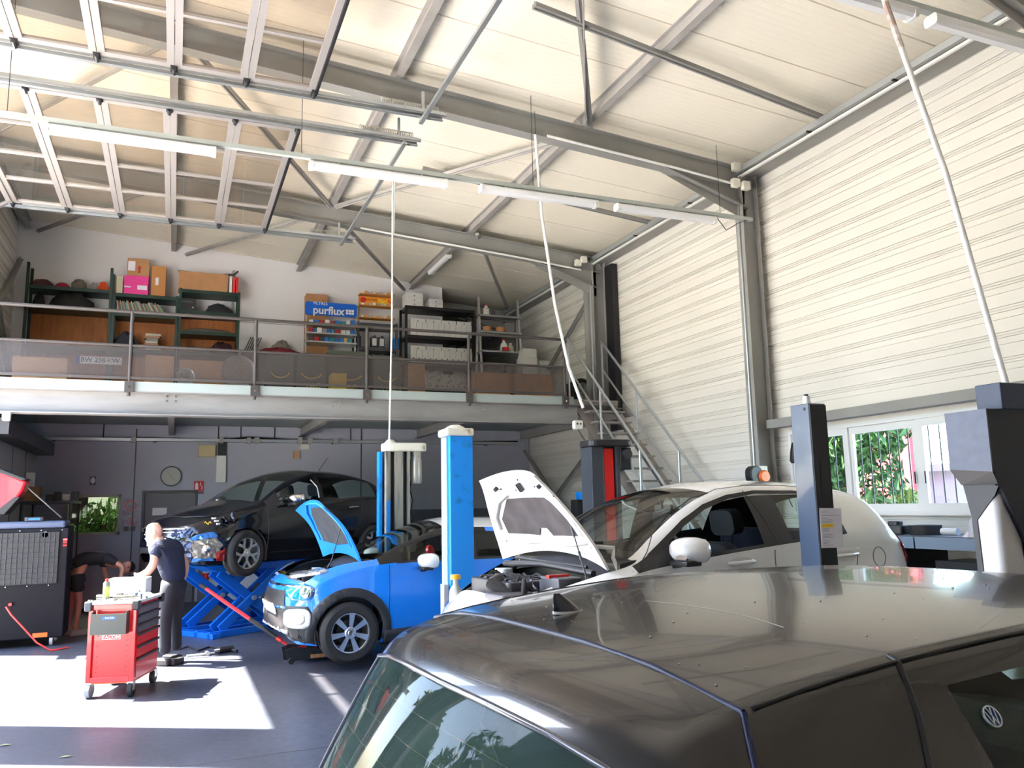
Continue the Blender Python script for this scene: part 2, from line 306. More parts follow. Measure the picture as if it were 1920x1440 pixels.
# steel frame
FR = [-.1, 4.6, 9.3, 13.95, 18.6]; tn = 40
def st(mb, label, m='steel', bevel=0):
    global tn; tn += 1
    return struct(mb.build('trim_%d' % tn, M[m]), label)
for k, y in enumerate(FR):
    mb = MB().ibeam((XL, y, zrt(XL) - .15), (XR - .05, y, zrt(XR) - .15), .30, .17, .014); st(mb, 'sloping steel roof rafter')
    mb = MB(); xc = XR - .16    # haunch under the eaves end
    mb.prism([(0, 0), (1.35, 0), (1.35, -.52)], Matrix.Translation((xc - 1.35, y + .006, zrt(xc - .7) - .33)) @ rotm(90), .012)
    mb.bar((xc - 1.4, y, zrt(xc - 1.4) - .30), (xc, y, 6.08), .17, .014); st(mb, 'haunch plate at the eaves')
    mb = MB(); mb.box((XR - .28, y - .09, 0), (XR - .266, y + .09, 6.55)).box((XR, y - .09, 0), (XR + .014, y + .09, 6.62)).box((XR - .266, y - .006, 0), (XR, y + .006, 6.55)); st(mb, 'steel column on the right wall')
    mb = MB(); mb.box((XL + .02, y - .09, 0), (XL + .034, y + .09, 7.3)).box((XL + .26, y - .09, 0), (XL + .274, y + .09, 7.3)).box((XL + .034, y - .006, 0), (XL + .26, y + .006, 7.3)); st(mb, 'steel column on the left wall')
for x in (-2.9, -.2, 2.4, 5.0):
    mb = MB().ibeam((x, -5, zrt(x) + .085), (x, 24, zrt(x) + .085), .17, .1, .012); st(mb, 'roof purlin running along the hall', 'purlin')
mb = MB(); zz = 6.60
mb.box((XR - .16, -5, zz), (XR + .1, 24, zz + .012)).box((XR - .16, -5, zz + .012), (XR - .15, 24, zz + .10)).box((XR - .06, -5, zz + .012), (XR - .05, 24, zz + .25))
st(mb, 'dark eaves beam along the top of the right wall')
mb = MB().box((XR - .30, -5, zrt(XR - .3) - .10), (XR - .24, 24, zrt(XR - .3) - .02)); st(mb, 'cable tray along the eaves', 'galv')
for y in (10.5, 12.2, 7.8, 6.4, 15.2): MB().cbox((XR - .27, y, zrt(XR - .3) - .105), (.08, .03, .02)).build('clip', M['black'], bpy.data.objects['trim_%d' % tn])
mb = MB().box((XR - .26, -5, zrt(XR - .3) - .155), (XR - .22, 24, zrt(XR - .3) - .125)); st(mb, 'white fluorescent batten line along the eaves', 'white')
def brace(a, b, w=.07, m='purlin'):
    st(MB().bar(a, b, w, .05).bar((a[0], a[1], a[2]), (b[0], b[1], b[2]), .012, .09), 'diagonal roof brace', m)
def rp(x, y, d=.02): return (x, y, zrt(x) - d)
brace(rp(2.35, 13.8), rp(-.1, 9.5)); brace(rp(2.45, 13.8), rp(5.0, 9.5), .09); brace(rp(2.35, 14.1), rp(-.1, 18.4)); brace(rp(2.45, 14.1), rp(5.0, 18.4))
brace(rp(5.05, 9.15), rp(2.45, 4.75)); brace((4.95, 9.1, zrt(5) - .06), (2.6, 4.7, zrt(2.6) - .06), .02)
brace(rp(-.15, 9.5), rp(-2.9, 13.8)); brace(rp(5.1, 13.8), rp(7.6, 18.4)); brace(rp(-.2, 14.1), rp(-2.9, 18.4))
a = at(1080, 0, X=3.6); brace((3.3, 7.1, zrt(3.3) - .05), (7.75, 7.62, zrt(7.75) + .02), .08, 'steel')
brace((3.4, 11.6, zrt(3.4)), (7.7, 11.75, zrt(7.7)), .08, 'steel')
def wbrace(a, b): st(MB().bar(a, b, .014, .11, (1, 0, 0)).bar(a, b, .08, .012, (1, 0, 0)), 'diagonal wall brace', 'steel')
wbrace((XR - .06, 14.1, 6.2), (XR - .06, 18.4, 3.8)); wbrace((XR - .1, 14.1, 3.15), (XR - .1, 18.0, 1.0)); wbrace((XR - .1, 17.9, 3.1), (XR - .1, 14.1, .4))
wbrace((XL + .1, 14.1, 3.8), (XL + .1, 18.3, 7.0)); wbrace((XL + .12, 18.3, 4.0), (XL + .12, 14.1, 6.9))
# rain pipe and dark edge strip beside the second column
st(MB().cyl((XR - .16, 14.32, 0), (XR - .16, 14.32, 6.5), .085, 16), 'grey rain pipe beside the second wall column', 'steel')
st(MB().box((XR - .02, 13.55, 3.2), (XR + .1, 13.84, 6.5)), 'black strip beside the second wall column', 'black')
# window in the right wall: beam above, frames, bars
st(MB().box((XR - .12, 3.0, WZ1 + .06), (XR + .06, 9.2, WZ1 + .18)), 'grey lintel beam over the workshop window', 'steel')
xf = XR + .03
def rect_frame(mb, y0, y1, z0, z1, f, x0, x1):
    return mb.box((x0, y0, z0), (x1, y1, z0 + f)).box((x0, y0, z1 - f), (x1, y1, z1)).box((x0, y0, z0 + f), (x1, y0 + f, z1 - f)).box((x0, y1 - f, z0 + f), (x1, y1, z1 - f))
win = struct(rect_frame(MB(), WY0, WY1, WZ0 - .03, WZ1, .05, xf, xf + .12).build('window_2', M['white']), 'white sliding window with vertical bars in the right wall')
gl = glass('window_pane', (.86, .93, .93))
segs = [(8.1, 8.88), (7.0, 8.12), (5.65, 7.0), (4.3, 5.62)]
yj = [at(1560, 900, X=XR).y, at(1587, 900, X=XR).y, at(1717, 900, X=XR).y]
y_a = at(1720, 900, X=XR).y; y_b = at(1590, 900, X=XR).y; y_c = at(1480, 900, X=XR).y
for (a, b, dx) in ((y_b, y_c, .02), (y_a, y_b + .03, .05), (WY0 + .05, y_a, .02)):
    s_ = rect_frame(MB(), a, b, WZ0 + .02, WZ1 - .05, .085, xf + dx, xf + dx + .04).build('sash', M['white'], win)
    MB().box((xf + dx + .015, a + .08, WZ0 + .1), (xf + dx + .021, b - .08, WZ1 - .13)).build('pane', gl, s_)
for y in (y_a - .07, y_a + .07): MB().cbox((xf + .02, y, 2.02), (.012, .012, .14)).build('sash_handle', M['black'], win)
k = WY0 + .12
while k < WY1 - .05:
    MB().cyl((xf + .14, k, WZ0 - .03), (xf + .14, k, WZ1), .008, 6).build('window_bar', M['dark'], win); k += .145
# outside the right window: red house wall, pale building, shrubs
tag(MB().box((13.2, at(1712, 900, X=13.2).y, 0), (13.5, 22, 6)).build('house_wall', mat('pink_render', (.34, .035, .05), .8)), 'pink red house wall seen through the workshop window', 'wall')
tag(MB().box((15.5, -6, 0), (16, 16, 2.35)).box((15.4, -6, 2.35), (16.1, 16, 2.5)).build('outbuilding', mat('pale_blue_render', (.42, .47, .50), .7)), 'pale bluish building seen through the right sash', 'building')
def foliage(name, label, c, r, n, col, cat='tree', leaf=.16, seed=1, trunk=None, group=None):
    rnd = random.Random(seed); root = thing(name, label, cat, (c[0], c[1], 0), group=group); mb = MB()
    blobs = [(Vector((rnd.uniform(-.6, .6) * r[0], rnd.uniform(-.6, .6) * r[1], rnd.uniform(-.55, .6) * r[2])), rnd.uniform(.35, .55)) for _ in range(9)]
    for i in range(n):
        q, k = rnd.choice(blobs); d = Vector((rnd.gauss(0, 1), rnd.gauss(0, 1), rnd.gauss(0, 1))).normalized() * rnd.uniform(.6, 1)
        p = Vector((q.x + d.x * k * r[0], q.y + d.y * k * r[1], c[2] + q.z + d.z * k * r[2]))
        m_ = Matrix.Translation(p) @ Euler((rnd.uniform(0, 6), rnd.uniform(0, 6), rnd.uniform(0, 6))).to_matrix().to_4x4(); s_ = leaf * rnd.uniform(.6, 1.3)
        mb.add([m_ @ Vector(v) for v in ((-s_, 0, 0), (0, -s_ * .35, .02), (s_, 0, 0), (0, s_ * .35, .02))], [(0, 1, 2, 3)])
    mb.build('leaves', mat('leaves_' + col[0], col[1], .6, noise=(1.2, col[2], .35, .65)), root)
    t = MB().tube([(0, 0, -.02), (.05, .03, c[2] * .5), (0, 0, c[2] + .1)], .05 + c[2] * .02, 8)
    for i in range(4): a = i * 1.6; t.tube([(0, 0, c[2] * .6), (math.cos(a) * r[0] * .5, math.sin(a) * r[1] * .5, c[2] + r[2] * .3)], .04, 6)
    t.build('trunk', mat('bark', (.12, .08, .05), .9), root)
    return root
GR = ('bright', (.07, .16, .03), (.02, .07, .015)); GY = ('yellowish', (.16, .20, .03), (.05, .10, .015))
foliage('leafy_tree', 'leafy green tree outside the workshop window before the pink wall', (11.4, 11.9, 2.6), (.9, 1.7, 1.4), 5200, GR, leaf=.12, seed=3)
foliage('leafy_shrub', 'low yellow green shrub outside the window under the tree', (9.9, 8.9, 1.2), (.4, .6, .65), 900, GY, 'shrub', leaf=.1, seed=5)
# outside the left doors: trees and a long building across the yard (seen only in reflections)
for i, (x, y) in enumerate(((-19, 0), (-21, 10), (-19, 20), (-16, 30), (-18, -10))):
    foliage('yard_tree', 'broad green tree across the yard, seen in the car glass', (x, y, 6.5), (4.6, 4.8, 5.6), 1500, GY if i % 2 else GR, leaf=.6, seed=20 + i, group='trees across the yard')
struct(MB().box((-40, -20, 0), (-38, 40, 5)).build('wall_neighbour', om))
# ================================================================== CARS
def pchip(pts):
    xs = [p[0] for p in pts]; ys = [p[1] for p in pts]; n = len(xs)
    h = [xs[i + 1] - xs[i] for i in range(n - 1)]; d = [(ys[i + 1] - ys[i]) / h[i] for i in range(n - 1)]
    m = [0] * n; m[0] = d[0]; m[-1] = d[-1]
    for i in range(1, n - 1):
        if d[i - 1] * d[i] > 0: w1 = 2 * h[i] + h[i - 1]; w2 = h[i] + 2 * h[i - 1]; m[i] = (w1 + w2) / (w1 / d[i - 1] + w2 / d[i])
    def f(x):
        if x <= xs[0]: return ys[0]
        if x >= xs[-1]: return ys[-1]
        i = 0
        while x > xs[i + 1]: i += 1
        t = (x - xs[i]) / h[i]; t2 = t * t; t3 = t2 * t
        return (2 * t3 - 3 * t2 + 1) * ys[i] + (t3 - 2 * t2 + t) * h[i] * m[i] + (-2 * t3 + 3 * t2) * ys[i + 1] + (t3 - t2) * h[i] * m[i + 1]
    return f
N1, N2, N3 = 10, 7, 10
class Car:
    def __init__(s, root, C, step=.05):
        s.root = root; s.C = C; F = {k: pchip(C[k]) for k in ('zt', 'zr', 'wr', 'zs', 'ws', 'zb', 'wb', 'bow')}; s.F = F
        L = C['L']; us = set([0, L]); us |= set(C['cuts'])
        srt = sorted(us); cols = []
        for a, b in zip(srt, srt[1:]):
            k = max(1, round((b - a) / step)); cols += [a + (b - a) * i / k for i in range(k)]
        cols += [L]; fine = [.012, .03]
        cols = sorted(set(cols + fine + [L - x for x in fine])); s.cols = cols
        V = []; s.nr = 2 * (N1 + N2 + N3) + 1; rp_ = C.get('crown', 2.3)
        for u in cols:
            zt, zr, wr, zs, ws, zb, wb = [F[k](u) for k in ('zt', 'zr', 'wr', 'zs', 'ws', 'zb', 'wb')]
            half = []
            for i in range(N1):
                t = i / N1; w = wb + (ws - wb) * t + C.get('bulge', .045) * math.sin(PI * min(1, t * 1.15)) ** .8 * min(1, ws / .8); half.append((w, zb + (zs - zb) * t))
            for i in range(N2):
                t = i / N2; half.append((ws + (wr - ws) * t + .02 * math.sin(PI * t) * min(1, max(0, (zr - zs) / .3)), zs + (zr - zs) * t))
            for i in range(N3 + 1):
                t = i / N3; a = t * PI / 2; x = 1 - t
                half.append((wr * x, zr + (zt - zr) * (1 - x ** rp_)))
            full = [(-w, z) for w, z in half] + [(w, z) for w, z in reversed(half[:-1])]
            bw = F['bow'](u)
            for (y, z) in full: V.append(Vector((s.mx(u) + bw * (y / .85) ** 2, y, z)))
        s.V = V; nr = s.nr; s.faces = []
        for i in range(len(cols) - 1):
            for j in range(nr - 1):
                s.faces.append(((i * nr + j, (i + 1) * nr + j, (i + 1) * nr + j + 1, i * nr + j + 1), (cols[i] + cols[i + 1]) / 2, j))
        s.full = [f[0] for f in s.faces] + [tuple(range(nr)), tuple((len(cols) - 1) * nr + j for j in range(nr - 1, -1, -1))]
        s.bvh = BVHTree.FromPolygons([tuple(v) for v in V], s.full)
        me = bpy.data.meshes.new('t'); me.from_pydata([tuple(v) for v in V], [], [f[0] for f in s.faces]); me.update()
        s.N = [v.normal.copy() for v in me.vertices]; bpy.data.meshes.remove(me)
        # wheel arches
        keep = []; Wd = [Vector(v) for v in V]
        for f, u, j in s.faces:
            row = j if j < nr // 2 else nr - 2 - j; cen = sum((V[k] for k in f), Vector()) / 4; dead = False
            if row < N1 + 2:
                for (ux, uz, R) in C['wheels']:
                    if math.hypot(cen.x - ux, cen.z - uz) < R: dead = True
                    else:
                        pass
            if not dead: keep.append((f, u, row, j))
        used = set(k for f, u, r, j in keep for k in f)
        for k in used:
            r_ = k % nr; row = r_ if r_ <= nr // 2 else nr - 1 - r_
            if row < N1 + 3:
                for (ux, uz, R) in C['wheels']:
                    d = Vector((V[k].x - ux, V[k].z - uz)); 
                    if d.length < R: d.normalize(); Wd[k].x = ux + d.x * R; Wd[k].z = uz + d.y * R
        s.W = Wd; s.keep = keep
    def mx(s, u):
        k = s.C.get('nose_k', 1); return u if u > .8 else .8 - (.8 - u) * k
    def part(s, name, sel, m, parent=None, thick=0, tf=None, extra_caps=False):
        """sel(u,row,j)->bool picks panel cells"""
        idx = {}; vs = []; fs = []; ns = []
        for f, u, row, j in s.keep:
            if not sel(u, row, j): continue
            q = []
            for k in f:
                if k not in idx: idx[k] = len(vs); vs.append(s.W[k]); ns.append(s.N[k])
                q.append(idx[k])
            fs.append(tuple(q))
        if extra_caps:
            for cap in (s.full[-2], s.full[-1]):
                q = []
                for k in cap: idx2 = len(vs); vs.append(s.V[k]); ns.append(Vector((-1, 0, 0)) if cap is s.full[-2] else Vector((1, 0, 0))); q.append(idx2)
                fs.append(tuple(q))
        if tf: vs = [tf @ v for v in vs]; r3 = tf.to_3x3(); ns = [r3 @ n_ for n_ in ns]
        me = bpy.data.meshes.new(name); me.from_pydata([tuple(v) for v in vs], [], fs); me.materials.append(m); me.update()
        flip = sum(1 for v in me.vertices if v.normal.dot(ns[v.index]) < 0) > len(vs) / 2
        if flip: me.flip_normals()
        ctr = sum(vs, Vector()) / max(1, len(vs))
        for p in me.polygons: p.use_smooth = True
        me.normals_split_custom_set_from_vertices([tuple(n_) for n_ in ns])
        o = bpy.data.objects.new(name, me); COL.objects.link(o); o.parent = parent or s.root
        if thick: md = o.modifiers.new('thick', 'SOLIDIFY'); md.thickness = thick; md.offset = -1
        return o
    def hit(s, view, a, b, off=0):
        if view == 'side': o, d = Vector((a, -3, b)), Vector((0, 1, 0))
        elif view == 'far': o, d = Vector((a, 3, b)), Vector((0, -1, 0))
        elif view == 'front': o, d = Vector((-3, a, b)), Vector((1, 0, 0))
        elif view == 'rear': o, d = Vector((8, a, b)), Vector((-1, 0, 0))
        else: o, d = Vector((a, b, 4)), Vector((0, 0, -1))
        h = s.bvh.ray_cast(o, d)
        if h[0] is None:
            h = s.bvh.find_nearest(Vector((a, -.8 if view == 'side' else .8, b)) if view in ('side', 'far') else o + d * 3)
        n_ = h[1]
        if n_.dot(d) > 0: n_ = -n_
        return h[0] + n_ * off, n_
    def decal(s, name, poly, view, m, off=.004, res=.04, parent=None, thick=0, label=None, tf=None):
        P2 = []; n = len(poly)
        for i in range(n):
            a = Vector(poly[i]); b = Vector(poly[(i + 1) % n]); k = max(1, int((b - a).length / res)); P2 += [a + (b - a) * t / k for t in range(k)]
        nb = len(P2); xs = [p.x for p in P2]; ys = [p.y for p in P2]
        def inside(p):
            c = False
            for i in range(nb):
                q, r = P2[i], P2[i - 1]
                if (q.y > p.y) != (r.y > p.y) and p.x < (r.x - q.x) * (p.y - q.y) / (r.y - q.y) + q.x: c = not c
            return c
        x = min(xs) + res / 2
        while x < max(xs):
            y = min(ys) + res / 2
            while y < max(ys):
                p = Vector((x, y))
                if inside(p) and min((p - q).length for q in P2[:nb]) > res * .45: P2.append(p)
                y += res
            x += res
        r = delaunay_2d_cdt(P2, [(i, (i + 1) % nb) for i in range(nb)], [], 1, 1e-5)
        vs = [s.hit(view, p.x, p.y, off)[0] for p in r[0]]; fs = [tuple(f) for f in r[2]]
        if tf: vs = [tf @ v for v in vs]
        me = bpy.data.meshes.new(name); me.from_pydata([tuple(v) for v in vs], [], fs); me.materials.append(m); me.update()
        if sum(p.normal.dot(Vector({'side': (0, -1, 0), 'far': (0, 1, 0), 'front': (-1, 0, 0), 'rear': (1, 0, 0), 'top': (0, 0, 1)}[view])) for p in me.polygons) < 0: me.flip_normals()
        for p in me.polygons: p.use_smooth = True
        o = bpy.data.objects.new(name, me); COL.objects.link(o); o.parent = parent or s.root
        if thick: md = o.modifiers.new('thick', 'SOLIDIFY'); md.thickness = thick; md.offset = -1
        if label: o['label'] = label
        return o
    def seam(s, name, pts, view, m=None, r=.0045, off=0, parent=None, res=.05):
        path = []
        for a, b in zip(pts, pts[1:]):
            a = Vector(a); b = Vector(b); k = max(1, int((b - a).length / res)); path += [a + (b - a) * t / k for t in range(k)]
        path.append(Vector(pts[-1]))
        return MB().tube([s.hit(view, p.x, p.y, off)[0] for p in path], r, 6).build(name, m or M['black'], parent or s.root, smooth=True)
    def surf(s, u, row, side=-1, off=0):
        """point on the shell at column u and fractional row"""
        i = min(range(len(s.cols)), key=lambda k: abs(s.cols[k] - u)); r0 = int(row); t = row - r0
        a = s.V[i * s.nr + r0]; b = s.V[i * s.nr + min(r0 + 1, s.nr - 1)]; p = a.lerp(b, t)
        return Vector((p.x, p.y * (-side), p.z)) if side > 0 else p
def rounded(cx, cy, w, h, r, n=5):
    out = []
    for (sx, sy, a0) in ((1, 1, 0), (-1, 1, 90), (-1, -1, 180), (1, -1, 270)):
        for i in range(n + 1):
            a = math.radians(a0 + 90 * i / n); out.append((cx + sx * (w / 2 - r) + r * math.cos(a), cy + sy * (h / 2 - r) + r * math.sin(a)))
    return out
def make_wheel(style, R=.31, W=.19, rimR=.205, steel=None):
    """wheel about local z, outer face towards -z; returns dict of part builders (meshes reused by copies)"""
    ty = MB(); w = W / 2
    ty.lathe([(rimR, -w * .8), (rimR + .01, -w), (R * .86, -w * 1.04), (R * .97, -w * .82), (R, -w * .6), (R, -w * .34), (R - .008, -w * .32), (R - .008, -w * .26), (R, -w * .24), (R, -.006), (R - .008, -.004), (R - .008, .004), (R, .006),
              (R, w * .24), (R - .008, w * .26), (R - .008, w * .32), (R, w * .34), (R, w * .6), (R * .97, w * .82), (R * .86, w * 1.04), (rimR + .01, w), (rimR, w * .8)], n=48)
    rim = MB().lathe([(rimR + .004, -w * .98), (rimR + .006, -w * .8), (rimR - .012, -w * .75), (rimR - .03, w * .2), (rimR - .03, w * .8), (rimR, w * .85)], n=40)
    sp = MB(); z0 = -w * .72
    def spoke(a, wa, wb_, r0, r1, d0, d1, th=.022):
        m_ = Matrix.Rotation(a, 4, 'Z'); pts = [(r0, -wa), (r1, -wb_), (r1, wb_), (r0, wa)]
        vs = [(x, y, d0 if x == r0 else d1) for x, y in pts] + [(x, y * .8, (d0 if x == r0 else d1) + th) for x, y in pts]
        sp.add([m_ @ Vector(v) for v in vs], [(0, 1, 2, 3), (7, 6, 5, 4), (0, 4, 5, 1), (1, 5, 6, 2), (2, 6, 7, 3), (3, 7, 4, 0)])
    if style == 'seven':
        for i in range(7): spoke(2 * PI * i / 7 + .3, .016, .032, .03, rimR - .002, z0 - .004, z0 - .012)
    elif style == 'five':
        for i in range(5):
            a = 2 * PI * i / 5 + .35
            spoke(a, .022, .020, .04, rimR * .58, z0 - .004, z0 - .01)
            for q in (-1, 1):
                m_ = Matrix.Rotation(a, 4, 'Z'); p0 = m_ @ Vector((rimR * .5, 0, z0)); a2 = a + q * .33; p1 = Vector((math.cos(a2) * (rimR - .005), math.sin(a2) * (rimR - .005), z0 - .006)); sp.bar(p0, p1, .036, .02)
    else:
        for i in range(10): spoke(2 * PI * i / 10, .012, .014, .03, rimR - .002, z0, z0 - .01)
    sp.lathe([(.0001, z0 - .012), (.05, z0 - .012), (.062, z0 - .002), (.062, z0 + .02)], n=24)
    hub = MB().lathe([(.0001, z0 - .018), (.022, z0 - .018), (.028, z0 - .013)], n=20)
    for i in range(4): a = PI / 2 * i + .4; hub.cyl((math.cos(a) * .045, math.sin(a) * .045, z0 - .016), (math.cos(a) * .045, math.sin(a) * .045, z0 - .008), .007, 6)
    disc = MB().lathe([(.0001, .0), (.13, .0), (.13, .02), (.05, .025)], n=28)
    return [('tyre', ty, 'rub', None), ('rim', rim, 'dark' if steel else 'silver', None), ('spokes', sp, 'silver', None), ('hub_cap', hub, 'chrome', None), ('brake_disc', disc, 'dark', None)]
def put_wheel(root, style, x, y, z, R, W, rimR, turn=0, side=-1, name='wheel'):
    e = bpy.data.objects.new(name, None); COL.objects.link(e); e.parent = root; e.location = (x, y, z)
    e.rotation_euler = (math.radians(90 if side < 0 else -90), 0, math.radians(turn)); e.rotation_mode = 'XYZ'
    m_ = Matrix.Rotation(math.radians(turn), 4, 'Z') @ Matrix.Rotation(math.radians(-90 if side < 0 else 90), 4, 'X')
    e.rotation_euler = m_.to_euler(); e.location = (x, y, z)
    for nm, mb, m, _ in make_wheel(style, R, W, rimR): mb.build(nm, M[m], e, smooth=35)
    return e
def car_interior(car, root, seat_u=(2.0,), wheel_side=-1, belt=.95, dash_u=1.35, w=.74, seatm='navy', floor_u=(1.2, 3.4), head=.14):
    MB().box((floor_u[0], -w, .22), (floor_u[1], w, .28)).build('cabin_floor', M['black'], root)
    d = MB(); d.prism([(dash_u - .35, belt - .02), (dash_u, belt + .03), (dash_u + .12, belt - .08), (dash_u + .05, .4), (dash_u - .35, .4)], Matrix(((1, 0, 0, 0), (0, 0, -1, w), (0, 1, 0, 0), (0, 0, 0, 1))), 2 * w)
    d.build('dashboard', M['black'], root, smooth=30)
    sw = MB(); c = Vector((dash_u + .28, wheel_side * .36, belt - .03)); ax = Matrix.Translation(c) @ rotm(0, -65, 0)
    sw.tube([ax @ Vector((.18 * math.cos(a * PI / 12), .18 * math.sin(a * PI / 12), 0)) for a in range(25)], .014, 8)
    sw.bar(ax @ Vector((-.17, 0, 0)), ax @ Vector((.17, 0, 0)), .04, .015).cyl(ax @ Vector((0, 0, -.15)), ax @ Vector((0, 0, .02)), .03)
    sw.build('steering_wheel', M['black'], root, smooth=40)
    for su in seat_u:
        for y in (-.36, .36):
            b = MB()
            b.prism(rounded(0, 0, .46, .66, .12), Matrix.Translation((su + .42, y, .72)) @ rotm(0, 78, 0) @ rotm(0, 0, 90) @ Matrix.Translation((0, 0, -.07)), .13)
            b.box((su - .15, y - .25, .40), (su + .38, y + .25, .54))
            b.build('seat', M[seatm], root, smooth=50, bevel=.03)
            h = MB().prism(rounded(0, 0, .26, .19, .06), Matrix.Translation((su + .50, y, belt + head + .07)) @ rotm(0, 82, 0) @ rotm(0, 0, 90) @ Matrix.Translation((0, 0, -.05)), .1)
            for q in (-.05, .05): h.cyl((su + .5, y + q, belt - .03), (su + .5, y + q, belt + .12), .007, 6)
            h.build('headrest', M[seatm], root, smooth=50, bevel=.02)
def paint(name, col, rough=.22, coat=1.0, metal=0, inner=(.02, .02, .022), **k): return mat(name, col, rough, metal, .5, coat, inner=inner, **k)
CG = glass('car_glass', (.72, .80, .76), 1.45, gain=1.2)
def mirror_part(root, x, y, z, body, lower, side=-1, k=1.0, lamp=True):
    m = bpy.data.objects.new('wing_mirror', None); COL.objects.link(m); m.parent = root; m.location = (x, y, z)
    n = 14; vs = []; prof = [(0, .02), (.02, .55), (.05, .8), (.09, .95), (.13, 1), (.165, .98), (.17, .93)]
    mb = MB(); ring = []
    for (d, sc) in prof:
        for i in range(n):
            a = 2 * PI * i / n; yy = math.copysign(abs(math.cos(a)) ** .75, math.cos(a)) * .115 * sc * k; zz = math.copysign(abs(math.sin(a)) ** .75, math.sin(a)) * .078 * sc * k
            vs.append((d - .08 + (.03 if side * yy > 0 else 0) * abs(yy) / .1, yy, zz + .02 * (1 - sc)))
    mb.add(vs, [(i * n + j, i * n + (j + 1) % n, (i + 1) * n + (j + 1) % n, (i + 1) * n + j) for i in range(len(prof) - 1) for j in range(n)] + [tuple(range(n))[::-1], tuple((len(prof) - 1) * n + j for j in range(n))])
    mb.build('mirror_shell', body, m, smooth=60)
    lw = MB(); lw.bar((.03, side * -.06, -.075), (.04, -side * .20, -.12), .07, .045, (0, 0, 1)).box((-.05, -.09, -.095), (.075, .09, -.06)); lw.build('mirror_foot', lower, m, smooth=50, bevel=.01)
    MB().box((.092, -.1, -.06), (.095, .1, .065)).build('mirror_glass', M['chrome'], m)
    if lamp: MB().prism(rounded(0, 0, .11, .03, .012), Matrix.Translation((-.045, side * .055, -.045)) @ rotm(0, -65, 0) @ rotm(0, 0, 90), .02).build('turn_signal', M['chrome'], m)
    return m

def seat_on_wheel(root, s, local, px, py, Y):
    """size a car and set it down so that the hub of its near front wheel is where it was surveyed"""
    root.scale = (s, s, s); p = at(px, py, Y=Y); root.location = p - root.rotation_euler.to_matrix() @ (Vector(local) * s)
# ------------------------------------------------------------------ white hatchback on the lift, bonnet open
def frame_of(P, Wd):
    x, y, h, az = P; a = math.radians(az); l = Vector((-math.sin(a), math.cos(a), 0)); return Vector((x, y, h)) + l * Wd / 2, az
WP = paint('white_paint', (.80, .80, .78), .25, inner=(.03, .03, .03)); WPI = mat('white_inner_panel', (.78, .78, .75), .45)
YC = dict(L=3.95, nose_k=.78, bulge=.03, crown=2.4,
    zt=[(0, .60), (.03, .66), (.12, .74), (.4, .86), (.7, .94), (.95, 1.0), (1.05, 1.03), (1.3, 1.19), (1.55, 1.32), (1.8, 1.42), (2.0, 1.47), (2.3, 1.505), (2.7, 1.51), (3.1, 1.49), (3.45, 1.455), (3.56, 1.43), (3.62, 1.34), (3.75, 1.12), (3.84, .98), (3.9, .88), (3.95, .66)],
    zr=[(0, .57), (.05, .63), (.2, .72), (.5, .82), (.8, .90), (1.0, .95), (1.31, 1.12), (1.56, 1.26), (1.78, 1.35), (2.03, 1.415), (2.3, 1.445), (2.7, 1.44), (3.1, 1.41), (3.4, 1.37), (3.56, 1.31), (3.7, 1.12), (3.8, 1.0), (3.9, .84), (3.95, .60)],
    wr=[(0, .32), (.05, .38), (.2, .44), (.35, .52), (.5, .60), (.8, .71), (1.0, .75), (1.31, .71), (1.6, .66), (2.0, .60), (2.5, .585), (3.1, .57), (3.5, .57), (3.7, .62), (3.9, .62), (3.95, .5)],
    zs=[(0, .55), (.2, .68), (.5, .76), (.8, .83), (1.0, .90), (1.35, .945), (1.69, .98), (2.18, 1.02), (2.57, 1.05), (3.1, 1.09), (3.5, 1.09), (3.7, 1.02), (3.8, .95), (3.9, .80), (3.95, .58)],
    ws=[(0, .48), (.05, .58), (.2, .70), (.5, .78), (1.0, .815), (2.0, .825), (3.0, .82), (3.5, .79), (3.8, .74), (3.9, .69), (3.95, .55)],
    zb=[(0, .34), (.1, .22), (.5, .19), (3.5, .19), (3.85, .26), (3.95, .38)], wb=[(0, .45), (.15, .66), (.5, .76), (3.4, .77), (3.85, .66), (3.95, .5)],
    bow=[(0, .20), (.4, .14), (1.0, .10), (1.6, .05), (2.2, 0), (3.4, 0), (3.95, -.14)], wheels=[(.82, .30, .345), (3.33, .30, .345)], cuts=[.18, .95, 1.05, 1.14, 2.18, 2.27, 2.45, 3.12, 3.6])
loc, az = frame_of((1.69, 4.49, .451, 4.7), 1.695)
YR = thing('hatchback_car', 'white hatchback raised on the lift in mid-hall with its bonnet propped open', 'car', loc, az)
yc = Car(YR, YC); TOP = N1 + N2
hood_sel = lambda u, r, j: r >= TOP and .18 < u < .95
wsh = lambda u, r, j: r >= TOP + 1 and 1.06 < u < 1.95
sidew = lambda u, r, j: N1 <= r < TOP - 1 and (1.02 < u < 2.18 or 2.45 < u < 3.02)
pill = lambda u, r, j: N1 <= r < TOP - 1 and 2.18 < u < 2.45
rearw = lambda u, r, j: r >= TOP + 2 and 3.61 < u < 3.82
def nearsel(j): return j < yc.nr // 2
fdoor = lambda u, r, j: 2 <= r < N1 and 1.14 < u < 2.27
rdoor = lambda u, r, j: 2 <= r < N1 and 2.27 < u < 3.12
yc.part('body', lambda u, r, j: not (hood_sel(u, r, j) or wsh(u, r, j) or sidew(u, r, j) or pill(u, r, j) or rearw(u, r, j) or fdoor(u, r, j) or rdoor(u, r, j) or (r >= TOP and .95 < u < 1.06)), WP, extra_caps=True)
yc.part('windscreen', wsh, CG); yc.part('rear_glass', rearw, CG)
